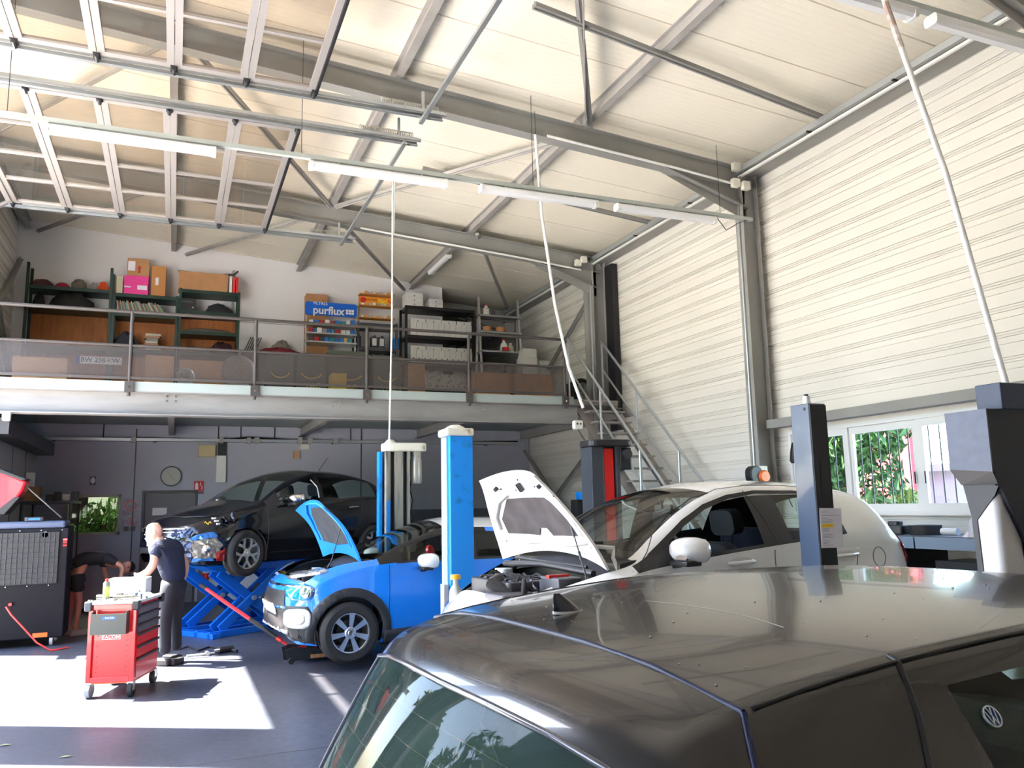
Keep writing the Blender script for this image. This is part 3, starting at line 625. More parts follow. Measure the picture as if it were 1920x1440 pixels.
for sd_ in (0, 1):
    ok = (lambda j: nearsel(j)) if sd_ == 0 else (lambda j: not nearsel(j))
    a = yc.part('door', lambda u, r, j: fdoor(u, r, j) and ok(j), WP); b = yc.part('door', lambda u, r, j: rdoor(u, r, j) and ok(j), WP)
    yc.part('pillar_cover', lambda u, r, j: pill(u, r, j) and ok(j), M['black'])
    yc.part('side_window', lambda u, r, j: sidew(u, r, j) and ok(j) and 1.0 < u < 1.36, M['black'])
    if sd_: yc.part('side_window', lambda u, r, j: sidew(u, r, j) and ok(j) and 1.36 < u < 2.3, CG)
    yc.part('side_window', lambda u, r, j: sidew(u, r, j) and ok(j) and u > 2.4, CG)
    vw = 'side' if sd_ == 0 else 'far'
    for uu, pr in ((1.95, a), (2.98, b)):
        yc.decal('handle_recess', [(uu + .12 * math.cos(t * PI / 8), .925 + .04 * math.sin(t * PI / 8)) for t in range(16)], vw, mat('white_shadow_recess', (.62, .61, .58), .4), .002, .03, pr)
        p, n_ = yc.hit(vw, uu, .93, .03); q = MB().tube([yc.hit(vw, uu - .11, .925, .0)[0], yc.hit(vw, uu - .08, .93, .034)[0], p, yc.hit(vw, uu + .09, .935, .034)[0], yc.hit(vw, uu + .11, .935, 0)[0]], .014, 8); q.build('door_handle', WP, pr, smooth=60)
    for pts in ([(1.14, .22), (1.14, .80), (1.06, .91)], [(2.27, .22), (2.27, 1.0)], [(2.31, 1.03), (2.27, 1.2), (2.2, 1.42)], [(3.12, .95), (3.02, .62), (2.93, .52)], [(1.1, .92), (1.34, 1.13), (1.56, 1.275), (1.78, 1.37), (2.03, 1.435), (2.3, 1.462), (2.7, 1.457), (3.02, 1.43)]):
        yc.seam('panel_gap', pts, vw, r=.0035)
    yc.decal('belt_moulding', [(1.1, .905), (1.35, .948), (1.69, .982), (2.18, 1.022), (2.57, 1.052), (3.0, 1.085), (3.0, 1.105), (2.57, 1.072), (2.18, 1.042), (1.69, 1.002), (1.35, .968), (1.16, .945)], vw, M['black'], .004)
    yc.decal('window_surround', [(1.2, 1.0), (1.36, 1.1), (1.56, 1.225), (1.78, 1.325), (2.03, 1.39), (2.3, 1.42), (2.7, 1.415), (2.95, 1.395), (2.95, 1.375), (2.7, 1.39), (2.3, 1.395), (2.03, 1.36), (1.78, 1.29), (1.56, 1.185), (1.36, 1.06)], vw, M['black'], .005)
    yc.decal('tail_lamp', [(3.70, 1.06), (3.80, .98), (3.90, .84), (3.86, .78), (3.79, .84), (3.70, .97), (3.66, 1.04)], vw, mat('tail_red', (.28, .004, .012), .15, coat=1), .014, .02, thick=.02)
    yc.decal('headlight', [(.30, .64), (.38, .70), (.50, .78), (.60, .82), (.56, .74), (.42, .66), (.32, .60)], vw, mat('headlamp', (.55, .57, .6), .1, .6, coat=1), .01, .03)
MB().tube([yc.hit('side', 3.36 + .075 * math.cos(t * PI / 8), .90 + .075 * math.sin(t * PI / 8), .001)[0] for t in range(17)], .003, 5).build('fuel_flap', M['dgrey'], YR)
yc.decal('bumper_grille', [(-.45, .36), (.45, .36), (.5, .46), (-.5, .46)], 'front', M['black'], .006)
mirror_part(YR, 1.36, -.94, 1.035, WP, M['black'], -1, 1.12); mirror_part(YR, 1.36, .94, 1.035, WP, M['black'], 1, 1.12)
for (ux, sy) in ((.82, -1), (3.33, -1), (.82, 1), (3.33, 1)): put_wheel(YR, 'ten', ux, sy * .73, .22, .30, .18, .19, side=sy)
mat('seat_black', (.006, .007, .011), .8); M['seat_black'] = MATS['seat_black']; car_interior(yc, YR, (1.75,), -1, .98, 1.35, seatm='seat_black'); 
MB().prism(rounded(0, 0, 1.2, .5, .1), Matrix.Translation((3.05, 0, .85)) @ rotm(0, 80, 0) @ rotm(0, 0, 90), .12).build('rear_bench', M['navy'], YR, smooth=40)
rm = MB().box((1.93, -.1, 1.27), (1.96, .1, 1.33)).cyl((1.93, 0, 1.3), (1.9, 0, 1.42), .01); rm.build('interior_mirror', M['black'], YR)
# bonnet, hinged at the cowl
def bonnet(car, hinge_u, hinge_z, ang, outer, inner, u0, u1, pad, padm, holes=True, tipcut=None):
    tf = Matrix.Translation((hinge_u, 0, hinge_z)) @ Matrix.Rotation(math.radians(ang), 4, 'Y') @ Matrix.Translation((-hinge_u, 0, -hinge_z))
    sel = lambda u, r, j: r >= TOP and u0 < u < u1
    b = car.part('bonnet', sel, outer, tf=tf)
    # under-panel: the same sheet sunk 22 mm, with a rolled rim
    P = [(f, u, j) for f, u, r, j in car.keep if sel(u, r, j)]; idx = {}; vs = []; fs = []; cnt = {}
    for f, u, j in P:
        for a, c in zip(f, f[1:] + f[:1]): cnt[(a, c)] = 1
        q = []
        for k in f:
            if k not in idx: idx[k] = len(vs); vs.append(car.W[k] - Vector((0, 0, .022)))
            q.append(idx[k])
        fs.append(tuple(q))
    n0 = len(vs); ed = [(a, c) for (a, c) in cnt if (c, a) not in cnt]; top = {}
    for a, c in ed:
        for k in (a, c):
            if k not in top: top[k] = len(vs); vs.append(car.W[k] - Vector((0, 0, .001)))
        fs.append((idx[a], idx[c], top[c], top[a]))
    MB().add([tf @ v for v in vs], fs).build('bonnet_inner_panel', inner, b, smooth=35)
    car.decal('sound_pad', pad, 'top', padm, -.030, .04, b, tf=tf)
    return b, tf
pad = [(.52, -.30), (.58, -.38), (.68, -.50), (.80, -.52), (.82, -.10), (.76, -.05), (.76, .05), (.82, .10), (.80, .52), (.68, .50), (.58, .38), (.52, .30)]
YH, ytf = bonnet(yc, .97, 1.0, 79, WP, WPI, .18, .95, pad, mat('sound_pad_dark', (.10, .085, .085), .95, noise=(6, (.06, .05, .05), .3, .7)))
ra = MB()
for pl in ([(.80, -.6), (.66, -.55), (.54, -.42), (.48, -.25), (.48, .25), (.54, .42), (.66, .55), (.80, .6)], [(.84, -.6), (.88, -.3), (.86, 0), (.88, .3), (.84, .6)]):
    path = []
    for a, b in zip(pl, pl[1:]): path += [Vector(a).lerp(Vector(b), t / 4) for t in range(4)]
    ra.tube([ytf @ yc.hit('top', p.x, p.y, -.030)[0] for p in path], .014, 8)
ra.build('stiffening_rib', WPI, YH, smooth=60)
la = MB()
for y in (-.012, .012): a = ytf @ yc.hit('top', .40, y, -.04)[0]; c = ytf @ yc.hit('top', .46, y, -.04)[0]; la.bar(a, c, .008, .03)
la.build('latch_striker', M['dark'], YH)
for y in (-.34, .34): a = ytf @ yc.hit('top', .43, y, -.045)[0]; c = ytf @ yc.hit('top', .43, y, -.018)[0]; MB().cyl(a, c, .016, 10).build('rubber_stop', M['black'], YH)
for (u_, y_) in ((.44, -.3), (.44, .3), (.38, 0), (.5, -.55), (.5, .56), (.44, -.2), (.46, .12), (.86, -.52), (.86, .52)): a = ytf @ yc.hit('top', u_, y_, -.025)[0]; c = ytf @ yc.hit('top', u_, y_, -.02)[0]; MB().cyl(a, c, .007, 8).build('panel_clip', M['black'], YH)
for y in (-.70, .66): hg = MB(); hg.tube([Vector((1.02, y, .90)), Vector((.98, y * .99, 1.0)), Vector((1.0, y * .97, 1.06)), ytf @ yc.hit('top', .86, y * .92, -.03)[0]], .014, 8); hg.build('bonnet_hinge', WPI, YR, smooth=50)
pr = MB(); a = Vector((.80, -.66, .86)); c = ytf @ yc.hit('top', .72, -.5, -.03)[0]; pr.tube([a, a.lerp(c, .35)], .006, 8).tube([a.lerp(c, .35), c], .0045, 8).cyl(a, a.lerp(c, .08), .014).cyl(a.lerp(c, .36), a.lerp(c, .52), .009).cyl(a.lerp(c, .80), a.lerp(c, .98), .010)
pr.build('gas_strut', M['dark'], YR, smooth=50)
# cowl and engine bay
def engine_bay(car, root, u0, u1, w0, w1, ztop, m_cap=None, seed=1):
    us_ = [u0 + (u1 + .1 - u0) * k / 8 for k in range(9)]; ring = []
    for sy in (-1, 1):
        for u_ in (us_ if sy < 0 else us_[::-1]):
            w_ = car.F['wr'](u_) - .035; ring.append((car.mx(u_) + .02 + car.F['bow'](u_) * (w_ / .85) ** 2, sy * w_, min(car.F['zr'](u_), ztop) - .045))
    nb_ = len(ring); bay = MB().add([(x, y * .97, .34) for x, y, z in ring] + ring, [tuple(range(nb_))] + [(i, (i + 1) % nb_, nb_ + (i + 1) % nb_, nb_ + i) for i in range(nb_)])
    for i in range(8): bay.bar(Vector(ring[i]) + Vector((0, .02, 0)), Vector(ring[i + 1]) + Vector((0, .02, 0)), .07, .012); bay.bar(Vector(ring[9 + i]) - Vector((0, .02, 0)), Vector(ring[10 + i]) - Vector((0, .02, 0)), .07, .012)
    bay.build('engine_bay', M['black'], root)
    e = MB(); cx = (u0 + u1) / 2 + .06
    e.prism(rounded(0, 0, .34, .62, .04), Matrix.Translation((cx, .05, ztop - .30)), .14).prism(rounded(0, 0, .24, .5, .03), Matrix.Translation((cx, .05, ztop - .17)), .02)
    for k in range(-2, 3): e.box((cx - .14, .05 + k * .1 - .012, ztop - .16), (cx + .14, .05 + k * .1 + .012, ztop - .14))
    e.box((cx - .2, -.22, .4), (cx + .2, .3, ztop - .28)); e.build('engine_cover', mat('engine_plastic', (.055, .055, .062), .4), root, bevel=.012)
    bt = MB().box((u1 - .30, -w1 + .10, ztop - .35), (u1 - .12, -w1 + .36, ztop - .12)); bt.build('battery', M['dgrey'], root, bevel=.01)
    MB().box((u1 - .31, -w1 + .2, ztop - .125), (u1 - .16, -w1 + .24, ztop - .105)).build('battery_clamp', M['red'], root)
    ab = MB().prism(rounded(0, 0, .28, .3, .05), Matrix.Translation((u0 + .28, -w0 + .34, ztop - .36)), .14); ab.build('air_filter_box', mat('engine_plastic2', (.10, .10, .11), .35), root, bevel=.015)
    t = MB(); rnd = random.Random(seed)
    t.tube([(u0 + .3, -w0 + .38, ztop - .24), (u0 + .2, -.15, ztop - .17), (cx - .12, -.02, ztop - .16)], .04, 12)
    for k in range(9):
        a = (rnd.uniform(u0 + .2, u1 - .05), rnd.uniform(-w0 + .1, w0 - .1), ztop - rnd.uniform(.18, .3)); c = (rnd.uniform(u0 + .2, u1 - .05), rnd.uniform(-w0 + .1, w0 - .1), ztop - rnd.uniform(.18, .3))
        t.tube([a, ((a[0] + c[0]) / 2, (a[1] + c[1]) / 2, ztop - .13), c], rnd.uniform(.007, .015), 6)
    t.build('hoses', M['rub'], root, smooth=50)
    for k in range(4): c2 = MB().lathe([(.045, 0), (.045, .02)], Matrix.Translation((cx - .1 + .03 * k, -.02 - .12 * k, ztop - .17)) @ rotm(60, 0, 0), 14); c2.build('hose_clamp', M['chrome'], root)
    wr_ = MB().lathe([(.0001, 0), (.05, 0), (.045, .12), (.02, .16), (.02, .20)], Matrix.Translation((u0 + .20, w0 - .16, ztop - .38)), 14); wr_.build('washer_filler', mat('cloudy_plastic', (.50, .50, .48), .4), root, smooth=40)
    MB().lathe([(.0001, .235), (.036, .232), (.04, .20), (.0001, .198)], Matrix.Translation((u0 + .20, w0 - .16, ztop - .38)), 14).build('washer_cap', mat('cap_yellow', (.85, .42, .02), .4), root, smooth=40)
    rs = MB().prism(rounded(0, 0, .1, .16, .03), Matrix.Translation((u1 - .12, w1 - .16, ztop - .26)), .13); rs.build('coolant_tank', mat('tank_plastic', (.55, .58, .6), .4), root, smooth=40)
    zf = car.F['zr'](u0) - .03; sc = MB().tube([(car.mx(u0) + .03 + car.F['bow'](u0) * (y_ / .85) ** 2, y_, zf) for y_ in (-.52, -.35, -.15, .15, .35, .52)], .03, 8); sc.build('slam_panel', M['dark'], root)
cw = MB(); 
for i in range(16):
    y0_ = -.70 + i * .0875
cwl = [(u_, y_) for u_ in (.90, .96, 1.02, 1.10) for y_ in [-.72 + .12 * k for k in range(13)]]
mbc = MB(); mbc.add([(u_ + .09 * (y_ / .85) ** 2, y_, {.90: .90, .96: .965, 1.02: .99, 1.10: 1.03}[u_] - .07 * (abs(y_) / .75) ** 2) for u_, y_ in cwl], [(i * 13 + j, i * 13 + j + 1, (i + 1) * 13 + j + 1, (i + 1) * 13 + j) for i in range(3) for j in range(12)])
mbc.build('cowl', mat('cowl_plastic', (.022, .024, .034), .5, bump=(60, .3)), YR, smooth=50)
wp_ = MB().tube([(1.02, .3, 1.02), (1.04, .05, 1.045), (1.06, -.30, 1.055)], .012, 6).bar((1.07, .25, 1.06), (1.11, -.38, 1.08), .014, .02); wp_.build('wiper', M['black'], YR)
engine_bay(yc, YR, .16, .92, .62, .70, 1.0, seed=4)
e2 = MB().tube([(.86, -.64, .90), (.84, 0, .93), (.86, .64, .90)], .022, 10).tube([(.9, -.5, .93), (.9, .5, .95)], .012, 8); e2.build('bulkhead_rail', M['dark'], YR, smooth=50)
# ------------------------------------------------------------------ blue crossover hatchback, jacked up, bonnet open
BP = paint('blue_paint', (.008, .22, .80), .22); BLK = paint('gloss_black', (.006, .006, .007), .4, coat=0)
CLAD = mat('black_cladding', (.022, .022, .025), .6)
BC = dict(L=4.0, nose_k=.86, bulge=.05, crown=2.2,
    zt=[(0, 0.62), (0.03, 0.74), (0.1, 0.86), (0.25, 0.955), (0.6, 1.07), (0.95, 1.11), (1.05, 1.135), (1.4, 1.25), (1.75, 1.41), (2.0, 1.50), (2.3, 1.54), (2.8, 1.54), (3.2, 1.51), (3.55, 1.44), (3.65, 1.38), (3.8, 1.15), (3.9, 1.0), (3.97, 0.85), (4.0, 0.6)],
    zr=[(0, 0.58), (0.05, 0.74), (0.2, 0.88), (0.5, 1.01), (0.8, 1.06), (1.0, 1.08), (1.4, 1.23), (1.75, 1.34), (2.0, 1.40), (2.3, 1.425), (2.9, 1.415), (3.4, 1.4), (3.6, 1.34), (3.75, 1.12), (3.9, 0.92), (4.0, 0.55)],
    wr=[(0, .45), (.05, .56), (.2, .68), (.5, .73), (.8, .76), (1.0, .77), (1.4, .72), (1.8, .65), (2.3, .61), (3.2, .60), (3.6, .62), (3.8, .66), (4.0, .55)],
    zs=[(0, 0.52), (0.1, 0.68), (0.2, 0.77), (0.5, 0.91), (0.8, 0.98), (1.0, 1.02), (1.5, 1.06), (2.3, 1.07), (3.0, 1.08), (3.6, 1.08), (3.9, 0.91), (4.0, 0.55)],
    ws=[(0, .50), (.05, .62), (.2, .74), (.5, .81), (1.0, .84), (2.0, .85), (3.2, .85), (3.7, .80), (3.9, .74), (4.0, .6)],
    zb=[(0, .36), (.1, .22), (.5, .20), (3.5, .2), (3.85, .26), (4.0, .38)], wb=[(0, .45), (.15, .68), (.5, .79), (3.4, .8), (3.85, .7), (4.0, .5)],
    bow=[(0, .20), (.5, .12), (1.0, .08), (1.6, .04), (2.2, 0), (3.4, 0), (4.0, -.14)], wheels=[(.82, .34, .36), (3.36, .34, .36)], cuts=[.16, .95, 1.05, 1.24, 2.2, 2.32, 3.2, 3.65])
loc, az = frame_of((1.106, 9.484, .10, 5.5), 1.75)
BR = thing('crossover_car', 'bright blue hatchback with a white roof, front end jacked up and bonnet open', 'car', loc, az)
# nose is lifted by the jack: pitch about the rear axle
BR.rotation_euler = (0, math.radians(1.2), math.radians(az)); seat_on_wheel(BR, 1.055, (.82, -.755, .325), 653, 1185, 9.52)
bc = Car(BR, BC)
def car_panels(car, root, P, roofm, cut, hood=None, glass_m=CG, pillar=None, open_front=False, wtop=1, handles=(.02,)):
    ws0, ws1, d0, d1, d2, rg0, rg1 = cut['ws0'], cut['ws1'], cut['d0'], cut['d1'], cut['d2'], cut['rg0'], cut['rg1']; wf, wr_ = cut['w0'], cut['w1']
    b0, b1 = cut['b0'], cut['b1']
    hs = (lambda u, r, j: r >= TOP and hood[0] < u < hood[1]) if hood else (lambda u, r, j: False)
    cowl = lambda u, r, j: r >= TOP and hood and hood[1] < u < ws0
    ws = lambda u, r, j: r >= TOP + 1 and ws0 < u < ws1
    rg = lambda u, r, j: r >= TOP + 2 and rg0 < u < rg1
    sw = lambda u, r, j: N1 <= r < TOP - wtop and (wf < u < b0 or b1 < u < wr_)
    pl = lambda u, r, j: N1 <= r < TOP and (b0 < u < b1 or wf - .25 < u < wf) or (pillar and N1 <= r < TOP + (1 if u < 1.98 else 0) and ws0 < u < b0 + .3 and not sw(u, r, j))
    rf = lambda u, r, j: r >= TOP and ws1 < u < rg0 and not pl(u, r, j)
    fd = lambda u, r, j: 2 <= r < N1 and d0 < u < d1
    rd = lambda u, r, j: 2 <= r < N1 and d1 < u < d2
    car.part('body', lambda u, r, j: not any(q(u, r, j) for q in (hs, cowl, ws, rg, sw, pl, fd, rd) + ((rf,) if roofm else ())), P, extra_caps=True)
    if roofm: car.part('roof', rf, roofm)
    car.part('windscreen', ws, glass_m); car.part('rear_glass', rg, glass_m)
    for sd_ in (0, 1):
        ok = (lambda j: j < car.nr // 2) if sd_ == 0 else (lambda j: j >= car.nr // 2)
        A = car.part('door', lambda u, r, j: fd(u, r, j) and ok(j), P); B = car.part('door', lambda u, r, j: rd(u, r, j) and ok(j), P)
        car.part('pillar_cover', lambda u, r, j: pl(u, r, j) and ok(j), pillar or M['black'])
        if not (open_front and sd_ == 0): car.part('side_window', lambda u, r, j: sw(u, r, j) and ok(j) and u < b1 and u < d1, glass_m)
        else: car.part('side_window', lambda u, r, j: sw(u, r, j) and ok(j) and u < wf + .3, glass_m)
        car.part('side_window', lambda u, r, j: sw(u, r, j) and ok(j) and u > b1 - .01, glass_m)
        vw = 'side' if sd_ == 0 else 'far'
        zbelt = car.F['zs']
        for uu, pr in ((d1 - .2, A), (d2 - .2, B)):
            z_ = cut['hz']; MB().tube([car.hit(vw, uu - .10, z_, 0)[0], car.hit(vw, uu - .07, z_, .03)[0], car.hit(vw, uu + .07, z_ + .01, .03)[0], car.hit(vw, uu + .10, z_ + .01, 0)[0]], .012, 8).build('door_handle', cut.get('hm', P), pr, smooth=60)
        for pts in ([(d0, .3), (d0, zbelt(d0) - .02)], [(d1, .3), (d1, zbelt(d1) - .02)], [(d2, zbelt(d2) - .02), (d2 - .06, .7), (d2 - .2, .5)], [(d0 + .05, .30), (d2 - .2, .30)]):
            car.seam('panel_gap', pts, vw, r=.004)
        bl = [(u_, zbelt(u_)) for u_ in [wf - .02 + (wr_ - wf) * k / 8 for k in range(9)]]
        car.decal('belt_moulding', [(a, b + .008) for a, b in bl] + [(a, b - .014) for a, b in reversed(bl)], vw, cut.get('bm', M['black']), .005, .06)
cutB = dict(ws0=1.06, ws1=1.98, d0=1.24, d1=2.26, d2=3.15, rg0=3.66, rg1=3.88, w0=1.34, w1=3.45, b0=2.2, b1=2.32, hz=.90)
car_panels(bc, BR, BP, paint('roof_white', (.78, .78, .76), .25), cutB, hood=(.16, .95), pillar=BLK, open_front=True)
def arc(cx, cz, r, a0, a1, n=18): return [(cx + r * math.cos(math.radians(a0 + (a1 - a0) * i / n)), cz + r * math.sin(math.radians(a0 + (a1 - a0) * i / n))) for i in range(n + 1)]
for vw, sy in (('side', -1), ('far', 1)):
    for ux in (.82, 3.36):
        bc.decal('arch_trim', arc(ux, .34, .455, -12, 192) + arc(ux, .34, .362, 195, -15), vw, CLAD, .012, .05, thick=.03)
    bc.decal('sill_cladding', [(1.2, .19), (2.96, .19), (2.96, .33), (2.5, .36), (1.7, .36), (1.2, .33)], vw, CLAD, .014, .06, thick=.02)
    bc.decal('driving_lamp', [(.24, .90), (.38, .95), (.56, .99), (.58, .965), (.42, .915), (.25, .875)], vw, mat('lamp_strip', (.62, .64, .68), .15, .7, coat=1), .02, .03, thick=.02)
    bc.decal('headlamp_bezel', rounded(.32, .755, .24, .16, .06), vw, paint('blue_paint_gloss', (.01, .26, .85), .08), .008, .03, thick=.01)
    hd = bc.decal('headlamp', [(.375 + .062 * math.cos(t * PI / 10), .76 + .064 * math.sin(t * PI / 10)) for t in range(20)], vw, mat('headlamp_lens', (.35, .38, .42), .08, .85, coat=1), .016, .02, thick=.012)
    bc.decal('fog_lamp_surround', rounded(.30, .485, .22, .20, .07), vw, WP, .020, .03, thick=.02)
    bc.decal('fog_lamp', rounded(.30, .485, .13, .12, .05), vw, mat('lamp_lens', (.75, .75, .72), .1, .2, coat=1), .026, .03, thick=.01)
    bc.decal('bumper_cladding', [(.14, .22), (.52, .20), (.48, .36), (.44, .42), (.43, .52), (.38, .61), (.2, .61), (.15, .56), (.14, .4)], vw, CLAD, .008, .04, thick=.012)
bc.decal('bumper_cladding', [(-.6, .24), (.6, .24), (.6, .58), (-.6, .58)], 'front', CLAD, .008, .05)
bc.decal('skid_plate', [(-.55, .26), (.55, .26), (.55, .36), (-.55, .36)], 'front', mat('pale_grey_bumper', (.55, .56, .58), .4), .014, .05, thick=.02)
bc.decal('upper_grille', [(-.5, .60), (.5, .60), (.45, .76), (-.45, .76)], 'front', M['black'], .01, .04)
np_ = bc.decal('number_plate', [(-.26, .50), (.26, .50), (.26, .61), (-.26, .61)], 'front', M['white'], .03, .05, thick=.015)
bc.decal('chevron_strip', [(-.6, .80), (.6, .80), (.6, .82), (-.6, .82)], 'front', M['chrome'], .012, .04, thick=.01)
mirror_part(BR, 1.60, -.98, 1.06, WP, M['black'], -1, 1.12, False); mirror_part(BR, 1.60, .98, 1.06, WP, M['black'], 1, 1.12, False)
fw = put_wheel(BR, 'seven', .82, -.755, .325, .325, .205, .208, side=-1); 
chv = MB()
for q in (0, .022):
    for sgn in (-1, 1): chv.bar((0, -.016 + q - .004, -.100), (sgn * .022, -.034 + q - .004, -.100), .009, .006, (0, 0, 1))
chv.build('chevron_badge', M['chrome'], fw)
put_wheel(BR, 'seven', 3.36, -.755, .325, .325, .205, .208, side=-1); put_wheel(BR, 'seven', .82, .755, .325, .325, .205, .208, side=1); put_wheel(BR, 'seven', 3.36, .755, .325, .325, .205, .208, side=1)
for ux in (.82,):
    for sy in (-1, 1):
        wl = MB(); wl.add([(ux + .375 * math.cos(math.radians(a)), sy * yv, .34 + .375 * math.sin(math.radians(a))) for yv in (.45, .80) for a in range(-20, 201, 11)], [(i, i + 1, 21 + i + 1, 21 + i) for i in range(20)])
        wl.box((ux - .37, sy * .45 - .01, .15), (ux + .37, sy * .45 + .01, .7)); wl.build('wheel_arch_liner', M['black'], BR)

car_interior(bc, BR, (1.95,), -1, .98, 1.5, w=.78, seatm='seat_black')
tx = MB().lathe([(.0001, 0), (.085, 0), (.085, .03), (.0001, .035)], Matrix.Translation((1.95, -.25, 1.12)) @ rotm(80, 0, 40), 24); tx.build('hanging_badge', M['red'], BR)
padb = [(.34, -.25), (.44, -.42), (.62, -.54), (.80, -.52), (.84, 0), (.80, .52), (.62, .54), (.44, .42), (.34, .25)]
BPI = mat('blue_inner_panel', (.03, .30, .82), .4)
BH, btf = bonnet(bc, .97, 1.11, 74, BP, BPI, .16, .95, padb, mat('sound_pad_grey', (.07, .075, .085), .9, noise=(6, (.04, .04, .05), .3, .7)))
rr = MB()
for pl in ([(.84, -.62), (.62, -.62), (.40, -.50), (.28, -.28), (.28, .28), (.40, .50), (.62, .62), (.84, .62)],):
    path = []
    for a, b in zip(pl, pl[1:]): path += [Vector(a).lerp(Vector(b), t / 4) for t in range(4)]
    rr.tube([btf @ bc.hit('top', p.x, p.y, -.03)[0] for p in path], .012, 8)
rr.build('stiffening_rib', BPI, BH, smooth=60)
st_ = MB(); a = Vector((.55, -.60, .86)); c = btf @ bc.hit('top', .62, -.45, -.03)[0]; st_.tube([a, a.lerp(c, .4) + Vector((.03, 0, 0)), c], .006, 6).build('bonnet_stay', M['black'], BR)
engine_bay(bc, BR, .16, .92, .60, .72, 1.06, seed=9)
mbc = MB(); mbc.add([(u_ + .07 * (y_ / .85) ** 2, y_, zz_ + .045 - .06 * (abs(y_) / .75) ** 2) for (u_, zz_) in ((.88, .92), (.95, .985), (1.06, 1.045)) for y_ in [-.72 + .12 * k for k in range(13)]], [(i * 13 + j, i * 13 + j + 1, (i + 1) * 13 + j + 1, (i + 1) * 13 + j) for i in range(2) for j in range(12)])
mbc.build('cowl', MATS['cowl_plastic'], BR, smooth=50)
# ------------------------------------------------------------------ black hatchback with a smashed front corner on the scissor lift
KP = paint('black_paint', (.003, .003, .006), .16, coat=.5); MATS['black_paint'].node_tree.nodes['Principled BSDF'].inputs['Specular IOR Level'].default_value = .3
KC = dict(L=3.94, nose_k=1.14, bulge=.05, crown=2.2,
    zt=[(0, .58), (.03, .68), (.1, .78), (.25, .86), (.6, .97), (.9, 1.04), (1.0, 1.07), (1.3, 1.25), (1.6, 1.40), (1.9, 1.49), (2.2, 1.535), (2.7, 1.53), (3.1, 1.49), (3.45, 1.42), (3.6, 1.33), (3.75, 1.12), (3.85, .98), (3.91, .85), (3.94, .6)],
    zr=[(0, .54), (.05, .66), (.2, .78), (.5, .89), (.8, .96), (.95, .99), (1.3, 1.17), (1.6, 1.32), (1.9, 1.41), (2.2, 1.45), (2.7, 1.445), (3.2, 1.38), (3.5, 1.28), (3.7, 1.08), (3.85, .90), (3.94, .55)],
    wr=[(0, .42), (.05, .54), (.2, .66), (.5, .72), (.8, .75), (1.0, .76), (1.4, .71), (1.8, .64), (2.3, .60), (3.1, .59), (3.5, .61), (3.7, .66), (3.94, .5)],
    zs=[(0, .50), (.1, .62), (.2, .70), (.5, .82), (.8, .90), (1.0, .95), (1.5, 1.0), (2.3, 1.04), (3.0, 1.08), (3.4, 1.08), (3.7, .98), (3.94, .5)],
    ws=[(0, .48), (.05, .60), (.2, .72), (.5, .80), (1.0, .83), (2.0, .84), (3.2, .84), (3.6, .79), (3.85, .72), (3.94, .55)],
    zb=[(0, .34), (.1, .20), (.5, .18), (3.5, .18), (3.8, .26), (3.94, .38)], wb=[(0, .45), (.15, .68), (.5, .78), (3.4, .78), (3.8, .68), (3.94, .5)],
    bow=[(0, .22), (.5, .13), (1.0, .09), (1.6, .04), (2.2, 0), (3.4, 0), (3.94, -.16)], wheels=[(.80, .31, .35), (3.26, .31, .35)], cuts=[.16, .92, 1.0, 1.15, 2.1, 2.2, 3.0, 3.5])
loc, az = frame_of((.282, 12.62, .893, 31), 1.73)
KR = thing('damaged_car', 'black hatchback with a smashed front corner raised on the blue scissor lift', 'car', loc, az)
kc = Car(KR, KC); seat_on_wheel(KR, 1.04, (.8, -.755, .31), 456, 1037, 12.75)
cutK = dict(ws0=1.0, ws1=1.9, d0=1.15, d1=2.15, d2=3.0, rg0=3.5, rg1=3.78, w0=1.28, w1=3.3, b0=2.1, b1=2.2, hz=.92, hm=M['chrome'])
car_panels(kc, KR, KP, None, cutK, hood=None, open_front=True)
kc.seam('bonnet_gap', [(.95, -.70), (.6, -.69), (.3, -.60), (.14, -.3), (.12, 0), (.14, .3), (.3, .6), (.6, .69)], 'top', r=.006)
chrome_ = M['chrome']
kc.decal('grille_bar', [(-.55, .66), (.50, .66), (.48, .685), (-.52, .685)], 'front', chrome_, .02, .04, thick=.012)
kc.decal('grille_bar', [(-.5, .62), (.50, .62), (.48, .632), (-.5, .632)], 'front', chrome_, .018, .04, thick=.01)
for q in (0, .035):
    cb = MB()
    for sgn in (-1, 1): a = kc.hit('front', 0, .70 + q, .03)[0]; c = kc.hit('front', sgn * .07, .665 + q, .03)[0]; cb.bar(a, c, .02, .02)
    cb.build('chevron_badge', chrome_, KR)
kc.decal('number_plate', [(-.26, .44), (.26, .44), (.26, .55), (-.26, .55)], 'front', M['white'], .02, .05, thick=.012)
kc.decal('lower_grille', [(-.55, .30), (.50, .30), (.55, .42), (-.6, .42)], 'front', M['black'], .01, .05)
